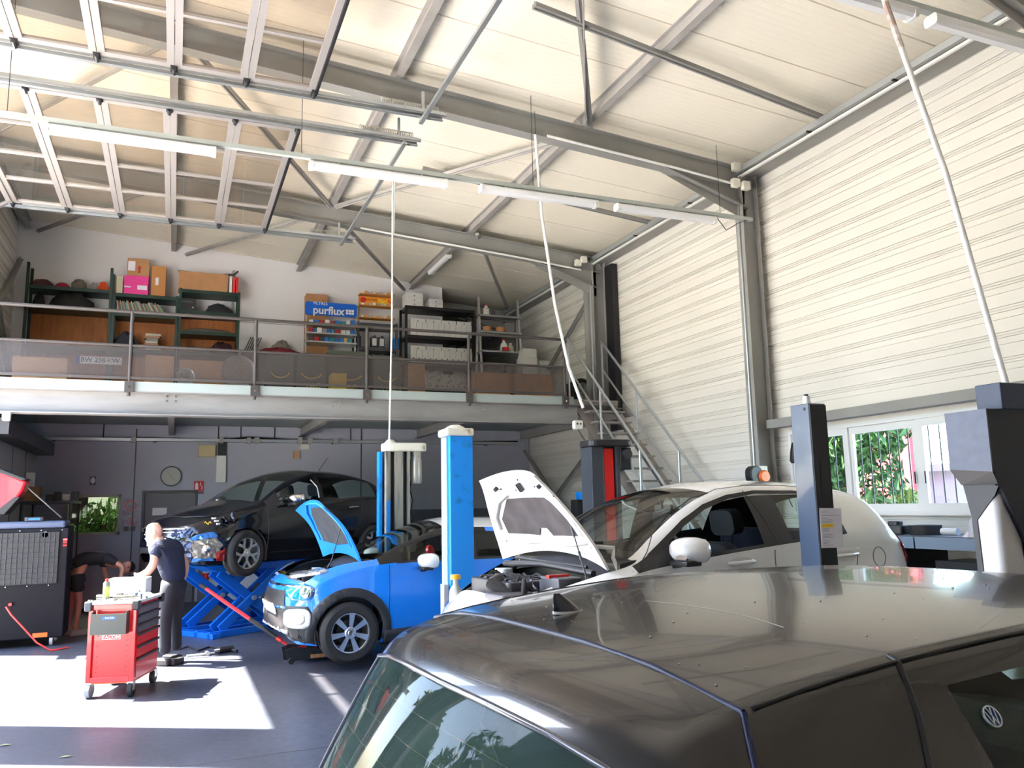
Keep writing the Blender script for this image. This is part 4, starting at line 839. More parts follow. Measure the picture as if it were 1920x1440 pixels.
# torn-open near front corner: dark cavity, bent bumper skin, bare reinforcement, hanging lamp
rnd = random.Random(11)
kc.decal('headlamp_cavity', [(.10, .62), (.20, .74), (.45, .83), (.62, .84), (.60, .70), (.40, .60), (.2, .55)], 'side', mat('cavity', (.004, .004, .006), .3, coat=1), .008, .04)
def crumple(poly, view, m, name, amp, off, seed, label=None):
    o = kc.decal(name, poly, view, m, off, .035, thick=.004, label=label); r_ = random.Random(seed); me = o.data
    for v in me.vertices: v.co += Vector((r_.gauss(0, amp), r_.gauss(0, amp), r_.gauss(0, amp)))
    for p in me.polygons: p.use_smooth = False
    return o
shiny = mat('torn_bumper_chromed', (.02, .03, .07), .10, .3); sil = mat('torn_beige', (.22, .20, .17), .3, .3); bl_ = mat('torn_blue_film', (.04, .16, .45), .2, .3)
crumple([(.05, .40), (.10, .52), (.34, .54), (.42, .44), (.36, .28), (.12, .26)], 'side', sil, 'bumper_reinforcement', .007, .02, 1, 'bare dented bumper reinforcement')
crumple([(.04, .54), (.12, .60), (.34, .62), (.36, .56), (.12, .52)], 'side', bl_, 'torn_film', .006, .035, 2)
crumple([(.10, .24), (.34, .25), (.30, .285), (.10, .28)], 'side', bl_, 'torn_film', .006, .035, 3)
crumple([(.34, .34), (.46, .40), (.44, .26), (.36, .24)], 'side', mat('dark_red_plastic', (.25, .01, .01), .3), 'broken_lamp', .012, .03, 4)
crumple([(.36, .64), (.60, .72), (.72, .80), (.58, .86), (.42, .80)], 'side', KP, 'bent_wing_edge', .010, .03, 5)
crumple([(-.60, .55), (-.35, .58), (-.36, .66), (-.62, .64)], 'front', shiny, 'torn_bumper', .006, .02, 6)
crumple([(-.62, .26), (-.38, .28), (-.38, .50), (-.64, .50)], 'front', shiny, 'torn_bumper', .006, .02, 7)
fl = MB(); p, n_ = kc.hit('side', .22, .40, .05); fl.lathe([(.0001, .03), (.04, .02), (.055, 0), (.05, -.05)], Matrix.Translation(p) @ n_.to_track_quat('Z', 'Y').to_matrix().to_4x4(), 20); fl.build('fog_lamp', M['chrome'], KR, smooth=40)
for k in range(3): p, n_ = kc.hit('side', .34 + .02 * k, .80 - .035 * k, .012); MB().cbox(p, (.06, .02, .022)).build('broken_bracket', M['white'], KR)
p = [kc.hit('side', .22 + .012 * k, .74 + .02 * math.sin(k * 1.6), .014)[0] for k in range(7)]; MB().tube(p, .005, 6).build('yellow_clip', mat('clip_yellow', (.8, .45, .02), .4), KR)
mirror_part(KR, 1.50, -.97, 1.06, M['chrome'], M['black'], -1, 1.05, False); mirror_part(KR, 1.50, .97, 1.06, M['chrome'], M['black'], 1, 1.05, False)
for (ux, sy) in ((.80, -1), (3.26, -1), (.80, 1), (3.26, 1)): put_wheel(KR, 'five', ux, sy * .755, .31, .325, .20, .215, side=sy, turn=(8 if ux < 1 and sy < 0 else 0))
MB().tube([(2.75, 0, 1.52), (2.98, 0, 1.78)], .005, 6, r2=.003).build('roof_aerial', M['black'], KR)
kc.decal('tail_lamp', [(3.66, 1.04), (3.82, .98), (3.88, .80), (3.78, .78), (3.68, .88)], 'side', MATS['tail_red'], .012, .03)
car_interior(kc, KR, (1.9,), -1, 1.0, 1.45, w=.76, seatm='seat_black')
kc.seam('door_edge_strip', [(2.1, 1.08), (2.12, 1.25), (2.05, 1.36)], 'side', M['silver'], r=.01)
wl = MB()
for sy in (-1,):
    wl.add([(.8 + .36 * math.cos(math.radians(a)), sy * yv, .31 + .36 * math.sin(math.radians(a))) for yv in (.45, .82) for a in range(-20, 201, 11)], [(i, i + 1, 21 + i + 1, 21 + i) for i in range(20)])
    wl.box((.45, sy * .45 - .01, .15), (1.16, sy * .45 + .01, .66))
wl.build('wheel_arch_liner', mat('arch_liner', (.06, .055, .06), .7), KR)
# ------------------------------------------------------------------ dark grey car in front of the camera
VP = paint('dusty_grey_paint', (.034, .035, .038), .22, coat=.42, metal=.2, noise=(900, (.036, .034, .033), .35, .65))
vn = VP.node_tree; vb = vn.nodes['Principled BSDF']; vb.inputs['Coat Roughness'].default_value = .04
tc = vn.nodes.new('ShaderNodeTexCoord'); nz = vn.nodes.new('ShaderNodeTexNoise'); nz.inputs['Scale'].default_value = 2; nz.inputs['Detail'].default_value = 2
rg = vn.nodes.new('ShaderNodeMapRange'); rg.inputs['To Min'].default_value = .18; rg.inputs['To Max'].default_value = .26
vn.links.new(tc.outputs['Object'], nz.inputs[0]); vn.links.new(nz.outputs[0], rg.inputs[0]); vn.links.new(rg.outputs[0], vb.inputs['Roughness'])
VC = dict(L=4.2, bulge=.04, crown=3.0,
    zt=[(0, .62), (.05, .75), (.3, .90), (.8, 1.05), (1.0, 1.10), (1.3, 1.26), (1.7, 1.47), (2.0, 1.56), (2.4, 1.605), (2.8, 1.61), (3.2, 1.595), (3.5, 1.57), (3.68, 1.545), (3.76, 1.525), (3.80, 1.50), (3.83, 1.46), (3.95, 1.26), (4.06, 1.04), (4.12, .98), (4.17, .85), (4.2, .6)],
    zr=[(0, .58), (.05, .7), (.3, .84), (.8, .96), (1.0, 1.02), (1.4, 1.25), (1.8, 1.44), (2.1, 1.52), (2.5, 1.57), (2.9, 1.575), (3.2, 1.56), (3.5, 1.53), (3.68, 1.50), (3.76, 1.48), (3.80, 1.45), (3.83, 1.41), (3.95, 1.21), (4.06, 1.02), (4.12, .96), (4.2, .55)],
    wr=[(0, .5), (.2, .68), (.8, .76), (1.4, .72), (2.0, .66), (2.6, .63), (3.2, .60), (3.6, .585), (3.76, .58), (3.83, .60), (4.06, .70), (4.2, .6)],
    zs=[(0, .55), (.3, .78), (.8, .92), (1.5, .99), (2.5, 1.02), (3.3, 1.04), (3.8, 1.05), (4.06, .96), (4.2, .5)],
    ws=[(0, .52), (.2, .72), (.8, .85), (1.5, .87), (2.6, .88), (3.4, .87), (3.8, .83), (4.06, .78), (4.2, .65)],
    zb=[(0, .34), (.2, .2), (4.0, .2), (4.2, .38)], wb=[(0, .5), (.2, .7), (.6, .8), (3.8, .8), (4.2, .6)],
    bow=[(0, .2), (.8, .1), (1.5, .05), (2.2, 0), (3.5, 0), (3.62, -.03), (3.76, -.12), (4.06, -.16), (4.2, -.16)], wheels=[(.85, .32, .36), (3.45, .32, .36)], cuts=[.9, 1.05, 1.95, 2.28, 2.4, 3.24, 3.34, 3.62, 3.82, 4.06])
N1, N2, N3 = 12, 12, 18; TOP = N1 + N2
a = math.radians(184); tail = Vector((.50, 1.53)); nose = tail - Vector((math.cos(a), math.sin(a))) * 3.80
VR = thing('foreground_car', 'dusty dark grey car filling the lower right corner, seen over its roof', 'car', (nose.x, nose.y, 0), 184)
vc = Car(VR, VC, step=.03)
vws = lambda u, r, j: r >= TOP + 2 and 1.05 < u < 1.95
vrg = lambda u, r, j: (r >= TOP + 1 and 3.82 < u < 4.06)
vsw = lambda u, r, j: N1 <= r < TOP - 1 and (1.3 < u < 2.28 or 2.4 < u < 3.24)
vhatch = lambda u, r, j: r >= TOP and 3.62 < u < 3.82
vfd = lambda u, r, j: 2 <= r < TOP - 0 and 1.2 < u < 2.34 and not vsw(u, r, j)
vrd = lambda u, r, j: 2 <= r < TOP - 0 and 2.34 < u < 3.34 and not vsw(u, r, j)
vroof = lambda u, r, j: r >= TOP and 1.95 < u < 3.62
vc.part('body', lambda u, r, j: not any(q(u, r, j) for q in (vws, vrg, vsw, vhatch, vfd, vrd, vroof)), VP, extra_caps=True)
RG = glass('rear_screen_glass', (.50, .62, .58), 1.5, dust_haze=.32, gain=.45, dcol=(.10, .17, .16, 1)); SG = glass('tinted_side_glass', (.30, .38, .34), 1.45, gain=1.0)  # teal haze: reflection of the trees put into the glass colour
vc.part('roof', vroof, VP); hp = vc.part('tailgate', vhatch, VP); vc.part('windscreen', vws, CG); vc.part('rear_glass', vrg, RG)
for sd_ in (0, 1):
    ok = (lambda j: j < vc.nr // 2) if sd_ == 0 else (lambda j: j >= vc.nr // 2)
    vc.part('door', lambda u, r, j: vfd(u, r, j) and ok(j), VP); vc.part('door', lambda u, r, j: vrd(u, r, j) and ok(j), VP)
    vc.part('side_window', lambda u, r, j: vsw(u, r, j) and ok(j) and u < 2.35, SG); vc.part('side_window', lambda u, r, j: vsw(u, r, j) and ok(j) and u > 2.35, SG)
blu = mat('blue_black_seal', (.006, .014, .06), .45, coat=0)
def vpath(pts, off=0):   # (u, row) points on the near side (row counted from the far sill: mirrored half)
    out = []
    for a_, b_ in zip(pts, pts[1:]):
        for t in range(6): out.append((a_[0] + (b_[0] - a_[0]) * t / 6, a_[1] + (b_[1] - a_[1]) * t / 6))
    out.append(pts[-1]); res = []
    nr = vc.nr
    for u, r in out:
        i = max(k for k in range(len(vc.cols)) if vc.cols[k] <= u + 1e-6); i2 = min(i + 1, len(vc.cols) - 1); tu = 0 if i2 == i else (u - vc.cols[i]) / (vc.cols[i2] - vc.cols[i])
        r0 = int(r); r1 = min(r0 + 1, nr - 1); tr = r - r0
        g = lambda i_, j_: vc.V[i_ * nr + j_]
        res.append(g(i, r0).lerp(g(i, r1), tr).lerp(g(i2, r0).lerp(g(i2, r1), tr), tu))
    return res
nr = vc.nr; NEAR = lambda r: nr - 1 - r      # rows of the camera side
sm = MB().tube(vpath([(3.62, TOP - 0), (3.62, nr - 1 - TOP)]), .0055, 8).tube(vpath([(3.62, TOP), (3.66, TOP - 2), (3.74, N1 + 6), (3.90, N1), (4.0, N1 - 3)]), .0055, 8).tube(vpath([(3.62, NEAR(TOP)), (3.66, NEAR(TOP - 2)), (3.74, NEAR(N1 + 6)), (3.90, NEAR(N1)), (4.0, NEAR(N1 - 3))]), .0055, 8)
sm.build('tailgate_gap', blu, VR, smooth=60)
for q in (TOP, NEAR(TOP)): MB().tube(vpath([(1.6, q), (2.4, q), (3.0, q), (3.6, q)]), .0035, 8).build('roof_rail_groove', M['black'], VR, smooth=60)
for q in (lambda r: r, NEAR): MB().tube(vpath([(3.30, q(TOP + .6)), (3.31, q(TOP - .5)), (3.325, q(TOP - 1.6)), (3.37, q(TOP - 3.5)), (3.38, q(N1 + 3)), (3.30, q(N1)), (3.14, q(4))]), .005, 8).build('door_gap', M['black'], VR, smooth=60)
# chromed seal along the upper edge of the rear screen and its rubber border
MB().tube([p + Vector((.004, 0, .0)) for p in vpath([(3.82, TOP + .5), (3.82, nr - 1 - TOP - .5)])], .006, 8).build('spoiler_lip', mat('lip_gloss', (.08, .085, .11), .2, .3, coat=.6), hp, smooth=60)
for q in ((TOP + .9, 1), (NEAR(TOP + .9), -1)): MB().tube(vpath([(3.82, q[0]), (3.9, q[0]), (4.06, q[0])]), .007, 8).build('rear_screen_seal', blu, VR, smooth=60)
hw = MB()
for k in range(7): hw.tube(vpath([(3.86 + .028 * k, TOP + 3), (3.86 + .028 * k, nr - 1 - TOP - 3)], 0), .0004, 4)
tag(hw.build('heating_wires', mat('copper_wire', (.45, .2, .08), .5), VR), kind='stuff')
af = MB(); prof = [(0, .0), (.02, .55), (.05, .85), (.09, 1), (.13, .9), (.155, .5)]
base = vc.hit('top', 3.50, -.07, 0)[0]
sh = [(0, 0), (.16, 0), (.155, .015), (.12, .055), (.085, .082), (.07, .084), (.055, .07), (.03, .03)]
ring = []
for (w_, k_) in ((.028, 0), (.022, .6), (.008, 1)): pass
vsf = []; lev = [(0, .066, .017), (.010, .060, .0145), (.022, .046, .011), (.034, .028, .007), (.042, .014, .003)]
for (z_, ln, wd) in lev:
    x0 = .155 - (.155 - ln * .0) ; tail_x = .02 + z_ * .25
    for i in range(16):
        t = 2 * PI * i / 16; vsf.append((base.x +  (math.cos(t) * ln / 2) - (z_ * -.62), base.y + math.sin(t) * wd * (1 - .35 * math.cos(t)), base.z - .001 + z_))
af.add(vsf, [(i * 16 + j, i * 16 + (j + 1) % 16, (i + 1) * 16 + (j + 1) % 16, (i + 1) * 16 + j) for i in range(4) for j in range(16)] + [tuple(4 * 16 + j for j in range(16))])
af.build('fin_aerial', mat('aerial_blue_black', (.012, .016, .035), .25, coat=.6), VR, smooth=50)
MB().lathe([(.030, .002), (.036, .0025), (.036, -.003)], Matrix.Translation((base.x, base.y, base.z + .001)) @ Matrix.Diagonal((1, .52, 1, 1)), 24).build('aerial_gasket', M['white'], VR)
# round badge laid on the near rear door glass in place of a reflection
bpy.context.view_layer.update(); iv = VR.matrix_world.inverted(); o_ = iv @ EYE; d_ = (iv.to_3x3() @ (at(1857, 1345, Z=0) - EYE)).normalized(); hh = vc.bvh.ray_cast(o_, d_)
un = hh[1] if hh[1].dot(d_) < 0 else -hh[1]; pos = hh[0] + un * .002; ux = -(Vector((1, 0, 0)) - un * un.x).normalized(); uz = un.cross(ux).normalized()
if uz.z < 0: uz = -uz; ux = -ux
BM = Matrix(((ux.x, uz.x, un.x, pos.x), (ux.y, uz.y, un.y, pos.y), (ux.z, uz.z, un.z, pos.z), (0, 0, 0, 1)))
bd = MB(); r_ = .0165
bd.lathe([(r_ * .86, 0), (r_ * .86, .003), (r_, .003), (r_, 0)], BM, 32, close=True)
bb = bd.build('reflected_badge', mat('badge_pale', (.65, .75, .85), .25, .5), VR)
MB().lathe([(.0001, .0005), (r_ * .86, .0005), (r_ * .86, .0012)], BM, 32).build('badge_disc', mat('badge_blue', (.02, .10, .30), .3), bb)
lt = MB()
def ln(a_, b_): lt.bar(BM @ Vector((a_[0] * r_, a_[1] * r_, .002)), BM @ Vector((b_[0] * r_, b_[1] * r_, .002)), .0019, .0012, un)
for s_ in (-1, 1): ln((s_ * .26, .80), (0, .12)); ln((s_ * .62, .55), (s_ * .27, -.72)); ln((s_ * .27, -.72), (0, -.02))
lt.build('badge_letters', MATS['badge_pale'], bb)
for (ux_, sy) in ((.85, -1), (3.45, -1), (.85, 1), (3.45, 1)): put_wheel(VR, 'ten', ux_, sy * .77, .32, .32, .2, .2, side=sy)
car_interior(vc, VR, (1.9,), 1, 1.0, 1.4, w=.78, floor_u=(1.2, 4.0))
MB().prism(rounded(0, 0, 1.2, .55, .1), Matrix.Translation((3.0, 0, .85)) @ rotm(0, 80, 0) @ rotm(0, 0, 90), .12).build('rear_bench', mat('grey_seat', (.08, .08, .085), .8), VR, smooth=40)
MB().box((3.25, -.72, .92), (3.95, .72, .94)).build('parcel_shelf', M['black'], VR)
# bits of grit and a scratch on the roof
rnd = random.Random(5); gr = MB()
for k in range(60):
    p = vc.hit('top', rnd.uniform(2.3, 3.6), rnd.uniform(-.55, .55), .0)[0]; s_ = rnd.uniform(.0008, .002); gr.cbox((p.x, p.y, p.z + s_ / 2), (s_ * 2, s_ * 2, s_))
tag(gr.build('roof_grit', mat('grit', (.4, .38, .35), .8), VR), kind='stuff')
sc = MB().tube([vc.hit('top', 3.33 - .02 * math.sin(k * .35), -.02 + .05 * k, .0)[0] for k in range(9)], .0012, 5); sc.build('roof_scratch', MATS['grit'], VR)
N1, N2, N3 = 10, 7, 10; TOP = N1 + N2
# ================================================================== OVERHEAD: DOORS, TRACKS, LAMPS
def sectional_door(y0, y1, x_end, nsec, secw, label):
    """open overhead door: glazed sections lying flat under the roof, the last ones curving down at the wall"""
    root = thing('sectional_door', label, 'garage door', (0, 0, 0)); Z = 6.50; R = .45; xw = XL + .12
    path = []; x = x_end
    def pos(d):                                   # distance back from the inner end along the door
        Lf = x_end - (xw + R)
        if d <= Lf: return Vector((x_end - d, 0, Z)), Vector((-1, 0, 0))
        a = (d - Lf) / R
        if a <= PI / 2: return Vector((xw + R - R * math.sin(a), 0, Z - R + R * math.cos(a))), Vector((-math.cos(a), 0, -math.sin(a)))
        return Vector((xw, 0, Z - R - (d - Lf - R * PI / 2))), Vector((0, 0, -1))
    for k in range(nsec):
        p, t = pos(k * secw); q, _ = pos((k + 1) * secw - .01); d = (q - p); L = d.length; d.normalize(); n_ = Vector((d.z, 0, -d.x)) * -1
        sec = bpy.data.objects.new('door_section', None); COL.objects.link(sec); sec.parent = root; sec.location = (0, 0, 0)
        fr = MB(); up = Vector((0, 0, 1)) if abs(d.z) < .7 else Vector((1, 0, 0)); Y = Vector((0, 1, 0))
        for s0, w_ in ((.035, .07), (L - .035, .07)): c = p + d * s0; fr.bar(c + Y * y0, c + Y * y1, w_, .045, up)
        rows = 4
        for r_ in range(rows + 1):
            yy = y0 + .04 + (y1 - y0 - .08) * r_ / rows; c = p + Y * yy; fr.bar(c + d * .07, c + d * (L - .07), .045 if 0 < r_ < rows else .08, .045, up)
        fr.build('section_frame', M['alu'], sec)
        for r_ in range(rows):
            a = y0 + .04 + (y1 - y0 - .08) * r_ / rows + .03; b = a + (y1 - y0 - .08) / rows - .06
            MB().add([p + d * .07 + Y * a, p + d * (L - .07) + Y * a, p + d * (L - .07) + Y * b, p + d * .07 + Y * b], [(0, 1, 2, 3)]).build('pane', DG, sec)
        for yy in (y0 - .01, y1 + .01):
            h = MB().bar(p + Y * (yy - .06) + Vector((0, 0, -.03)), p + Y * (yy + .06) + Vector((0, 0, -.03)), .07, .012).cyl(p + Y * (yy - .05) + Vector((0, 0, -.05)), p + Y * (yy + .07) + Vector((0, 0, -.05)), .022, 8); h.build('roller_hinge', M['dark'], sec)
    s_ = MB().bar(pos(0)[0] + Vector((.02, y0, 0)), pos(0)[0] + Vector((.02, y1, 0)), .03, .09); s_.build('bottom_seal', M['black'], root)
    return root
DG = glass('polycarbonate_pane', (.66, .60, .54), 1.22, dust_haze=.06)
sectional_door(9.75, 13.65, 1.25, 6, .735, 'open glazed overhead door lying flat under the roof near the mezzanine')
sectional_door(4.75, 8.75, 1.30, 6, .735, 'open glazed overhead door lying flat nearest the camera')
def track(y, label, x1=2.75, g=None, leg=0):
    o = MB(); z = 6.44; R = .5; xw = XL + .10
    pts = [(x1, y, z), (xw + R, y, z)] + [(xw + R - R * math.sin(a), y, z - R + R * math.cos(a)) for a in [PI / 2 * k / 8 for k in range(1, 9)]] + [(xw, y - leg, z - R - .25), (xw, y - leg, .1)]
    for dz in (-.03, .03):
        for a, b in zip(pts, pts[1:]): o.bar(a, b, .05, .006) if dz < 0 else o.bar(Vector(a) + Vector((0, .022, .03)), Vector(b) + Vector((0, .022, .03)), .006, .06)
    o.bar((XL + .8, y - .03, z + .07), (x1, y - .03, z + .07), .04, .04)
    r = tag(o.build('door_track', M['galv']), label, 'track', 'door tracks')
    h = MB().bar((x1 - .25, y, z + .06), (x1 - .25, y, zrt(x1) - .3), .04, .03, (1, 0, 0)).bar((x1 - .75, y + .02, z + .09), (x1 + .05, y + .02, z + .09), .035, .035); h.build('hanger_bracket', M['galv'], r)
    sp = MB(); N = 120; sp.tube([(x1 - .75 + .7 * k / N, y + .02 + .032 * math.cos(k * 1.57), z + .15 + .032 * math.sin(k * 1.57)) for k in range(N)], .007, 4); sp.build('buffer_spring', mat('spring_zinc', (.62, .60, .52), .35, .6), r)
    return r
track(13.75, 'galvanised door track farthest from the camera, above the mezzanine railing'); track(9.62, 'galvanised door track just beyond the nearer rafter', leg=.42)
track(8.85, 'galvanised door track just before the nearer rafter', 2.85)
tag(MB().bar((2.60, 3.5, 6.42), (2.60, 8.95, 6.42), .05, .04).build('track_tie', M['galv']), 'galvanised tie running forward from the track end over the cars', 'strut')
tag(MB().bar((2.55, 9.5, 6.40), (2.55, 13.8, 6.40), .05, .04).build('track_tie', M['galv']), 'galvanised tie joining the two track ends by the mezzanine', 'strut')
def lamp_rail(y, x0, x1, z, label):
    r = tag(MB().bar((x0, y, z), (x1, y, z), .06, .05).build('lamp_rail', mat('rail_pale_green', (.46, .50, .48), .5, .2)), label, 'rail')
    x = x0 + 1.2
    while x < x1:
        MB().cyl((x, y, z), (x, y, zrt(x) + .1), .004, 6).build('hanging_wire', M['dark'], r); x += 2.9
    return r
lr = lamp_rail(9.0, -2.9, 7.55, 5.80, 'pale grey lamp rail hung level across the hall to the first wall column')
lamp_rail(4.45, 3.0, 7.6, 5.86, 'pale grey lamp rail at the upper right corner of the picture')
def batten(a, b, y, z, label, g='tube lamps on the lamp rails'):
    L = b - a; r = thing('tube_lamp', label, 'lamp', ((a + b) / 2, y, z - .045), group=g)
    body = MB().prism([(-.055, 0), (.055, 0), (.065, -.02), (.055, -.06), (.03, -.085), (-.03, -.085), (-.055, -.06), (-.065, -.02)], Matrix(((0, 0, 1, -L / 2 + .04), (1, 0, 0, 0), (0, 1, 0, 0), (0, 0, 0, 1))), L - .08)
    body.build('diffuser', M['lamp'], r, smooth=30)
    for s in (-1, 1): MB().prism(rounded(0, -.04, .13, .1, .03), Matrix(((0, 0, 1, s * (L / 2 - .02) - .02), (1, 0, 0, 0), (0, 1, 0, 0), (0, 0, 0, 1))), .04).build('end_cap', M['white'], r, smooth=30)
    for s in (-.3, .3): MB().box((s * L - .012, -.045, -.01), (s * L + .012, .045, .018)).build('mounting_clip', M['galv'], r)
    return r
for px0, px1, y, lab in ((85, 405, 235, 'white tube lamp leftmost on the long lamp rail'), (580, 838, 305, 'white tube lamp second from the left on the long lamp rail'), (900, 1118, 352, 'white tube lamp third from the left on the long lamp rail, with a loose wire'), (1155, 1340, 392, 'white tube lamp rightmost on the long lamp rail, by the column')):
    a = at(px0, y, Y=9.0).x; b = at(px1, y + (px1 - px0) * .15, Y=9.0).x; batten(a, b, 9.0, 5.79, lab)
batten(5.75, 7.3, 4.45, 5.86, 'white tube lamp at the upper right corner, nearest the camera'); batten(4.2, 5.55, 4.45, 5.86, 'white tube lamp cut by the top edge at the upper right')
t = batten(0, 1.3, 0, 0, 'small tube lamp fixed along a purlin over the shelves', None); p = at(832, 500, Y=15.6); t.location = (p.x, 15.9, 6.92); t.rotation_euler = (0, 0, math.radians(90))
MB().tube([(6.9, 9.0, 5.8), (7.1, 9.02, 5.6), (7.3, 9.0, 5.72), (7.5, 8.98, 5.8)], .006, 6).build('loose_cable', M['black'], lr)
# suspended white service poles
def pole(pts, r, label, name='service_pole', m='white', g='hanging service poles'):
    return tag(MB().tube(pts, r, 10).build(name, M[m], smooth=60), label, 'pole', g)
p1 = pole([(4.22, 9.15, 6.62), (4.26, 9.1, 5.5), (4.36, 9.0, 4.3), (4.50, 8.95, 3.5), (4.66, 8.9, 2.98)], .019, 'white hanging pole bent like a bow, ending in a socket box')
MB().tube([(4.22, 9.15, 6.62), (4.22, 9.15, 6.95)], .004, 6).build('suspension_wire', M['dark'], p1)
q = at(1083, 797, Y=8.9); sb = MB().prism(rounded(0, 0, .11, .11, .02), Matrix.Translation((q.x, 8.9, q.z)) @ rotm(90, 0, 0) @ Matrix.Translation((0, 0, -.04)), .08); sb = sb.build('socket_box', M['cream'], p1, bevel=.006)
for dx in (-.022, .022): MB().cyl((q.x + dx, 8.855, q.z + .012), (q.x + dx, 8.86, q.z + .012), .012, 10).build('socket_hole', M['black'], sb)
MB().tube([(q.x, 8.9, q.z - .05), (q.x + .02, 8.7, q.z - .25), (q.x + .1, 8.3, q.z - .45), (4.25, 7.6, 2.42)], .008, 6).build('socket_cable', M['black'], p1)
p2 = pole([(2.86, 11.35, 6.62), (2.845, 11.33, 4.6), (2.80, 11.3, 2.74)], .013, 'thin white pole dropping straight onto the old grey lift post')
MB().tube([(2.86, 11.35, 6.62), (2.9, 11.4, 6.75), (3.5, 13.8, 6.72)], .01, 6).build('supply_conduit', M['white'], p2)
p3 = pole([(4.05, 3.35, 5.15), (4.35, 3.2, 4.1), (4.62, 3.0, 3.1), (4.0, 2.9, 2.3)], .02, 'white pole at the right slanting down to the big lift column')
bpy.data.objects.remove(p3)
a = at(1660, 5, Y=3.35); b = at(1890, 708, Y=2.95); mid = a.lerp(b, .5) + Vector((.03, 0, .03))
p3 = pole([a + (a - mid) * .5, a, mid, b + Vector((0, 0, -.12))], .017, 'white pole at the right slanting down to the big lift column')
MB().tube([a.lerp(mid, .0), a.lerp(mid, .28)], .0185, 8).build('worn_rusty_sleeve', mat('rust_paint', (.42, .30, .26), .7, noise=(12, (.7, .68, .66), .4, .55)), p3)
# junction boxes on the columns and rafters
for i, (px, py, Y, lab) in enumerate(((1377, 315, 9.22, 'pale junction box highest on the first wall column head'), (1376, 345, 9.18, 'pale junction box under the rafter beside the first column'), (1395, 350, 9.14, 'pale junction box nearest the first column face'), (1082, 494, 13.85, 'pale junction box on the second rafter end, lower one'), (1093, 488, 13.82, 'pale junction box on the second rafter end, upper one'),
        (963, 543, 17.5, 'leftmost pale box of three under the far roof'), (975, 545, 17.5, 'middle pale box of three under the far roof'), (986, 547, 17.5, 'rightmost pale box of three under the far roof'))):
    p = at(px, py, Y=Y); b = MB().prism(rounded(0, 0, .13, .13, .02), Matrix.Translation((p.x, Y, p.z)) @ rotm(90) @ Matrix.Translation((0, 0, 0)), .07).build('junction_box', M['cream'], bevel=.006)
    tag(b, lab, 'junction box', 'junction boxes'); MB().bar((p.x, Y - .0, p.z), (p.x, Y + .1, p.z + .05), .05, .05).build('box_bracket', M['dark'], b)

cd_ = [(4.4, 9.16, zrt(4.4) - .31), (6.4, 9.16, zrt(6.4) - .31), (7.45, 9.16, 6.38)]
tag(MB().tube(cd_, .018, 8).build('conduit', M['white']), 'white conduit under the nearer rafter', 'conduit')
tag(MB().tube([(2.9, 13.84, zrt(2.9) - .31), (6.0, 13.84, zrt(6.0) - .31), (7.3, 13.84, zrt(7.3) - .33)], .018, 8).build('conduit', M['white']), 'white conduit under the farther rafter', 'conduit')
cn = MB().tube([(XR - .29, 9.3, 6.2), (XR - .29, 9.3, .9)], .022, 8); cn = tag(cn.build('conduit', M['galv'], smooth=50), 'bright conduit running down the face of the first column', 'conduit')
tag(MB().tube([(XR - .29, 13.95, 6.2), (XR - .29, 13.95, 1.4)], .018, 8).build('conduit', M['galv'], smooth=50), 'bright conduit running down the face of the second column', 'conduit')
# ================================================================== MEZZANINE: RAILING, STAIRS, STOCK
def perf(name, col, alpha_hole=.45, scale=160):
    m = bpy.data.materials.new(name); m.use_nodes = True; n = m.node_tree; b = n.nodes['Principled BSDF']; b.inputs['Base Color'].default_value = (*col, 1); b.inputs['Roughness'].default_value = .5
    tc = n.nodes.new('ShaderNodeTexCoord'); sx = n.nodes.new('ShaderNodeSeparateXYZ'); n.links.new(tc.outputs['Object'], sx.inputs[0]); w_ = []
    for k in (0, 2):
        m1 = n.nodes.new('ShaderNodeMath'); m1.operation = 'MULTIPLY'; m1.inputs[1].default_value = 2 * PI / .020; m2 = n.nodes.new('ShaderNodeMath'); m2.operation = 'SINE'
        n.links.new(sx.outputs[k], m1.inputs[0]); n.links.new(m1.outputs[0], m2.inputs[0]); w_.append(m2)
    mm = n.nodes.new('ShaderNodeMath'); mm.operation = 'MULTIPLY'; lt_ = n.nodes.new('ShaderNodeMath'); lt_.operation = 'GREATER_THAN'; lt_.inputs[1].default_value = alpha_hole
    n.links.new(w_[0].outputs[0], mm.inputs[0]); n.links.new(w_[1].outputs[0], mm.inputs[1]); n.links.new(mm.outputs[0], lt_.inputs[0])
    tr = n.nodes.new('ShaderNodeBsdfTransparent'); mx = n.nodes.new('ShaderNodeMixShader')
    n.links.new(lt_.outputs[0], mx.inputs[0])
    n.links.new(b.outputs[0], mx.inputs[1]); n.links.new(tr.outputs[0], mx.inputs[2]); n.links.new(mx.outputs[0], n.nodes['Material Output'].inputs[0]); return m
RL = thing('mezzanine_railing', 'brown grey steel railing with perforated infill along the mezzanine edge', 'railing', (2, YM - .02, 3.72))
def L_(p): return (p[0] - 2, p[1] - (YM - .02), p[2] - 3.72)
def lb(mb, name, m='rail', parent=None, mat_=None): return mb.build(name, mat_ or M[m], parent or RL, mtx=Matrix.Translation((-2, -(YM - .02), -3.72)), smooth=40)
yr = YM - .02
lb(MB().tube([(XL, yr, 4.76), (6.46, yr, 4.76)], .026, 10), 'handrail'); lb(MB().tube([(XL, yr, 4.25), (6.46, yr, 4.25)], .022, 10), 'middle_rail'); lb(MB().box((XL, yr - .02, 3.745), (6.46, yr + .02, 3.785)), 'bottom_rail')
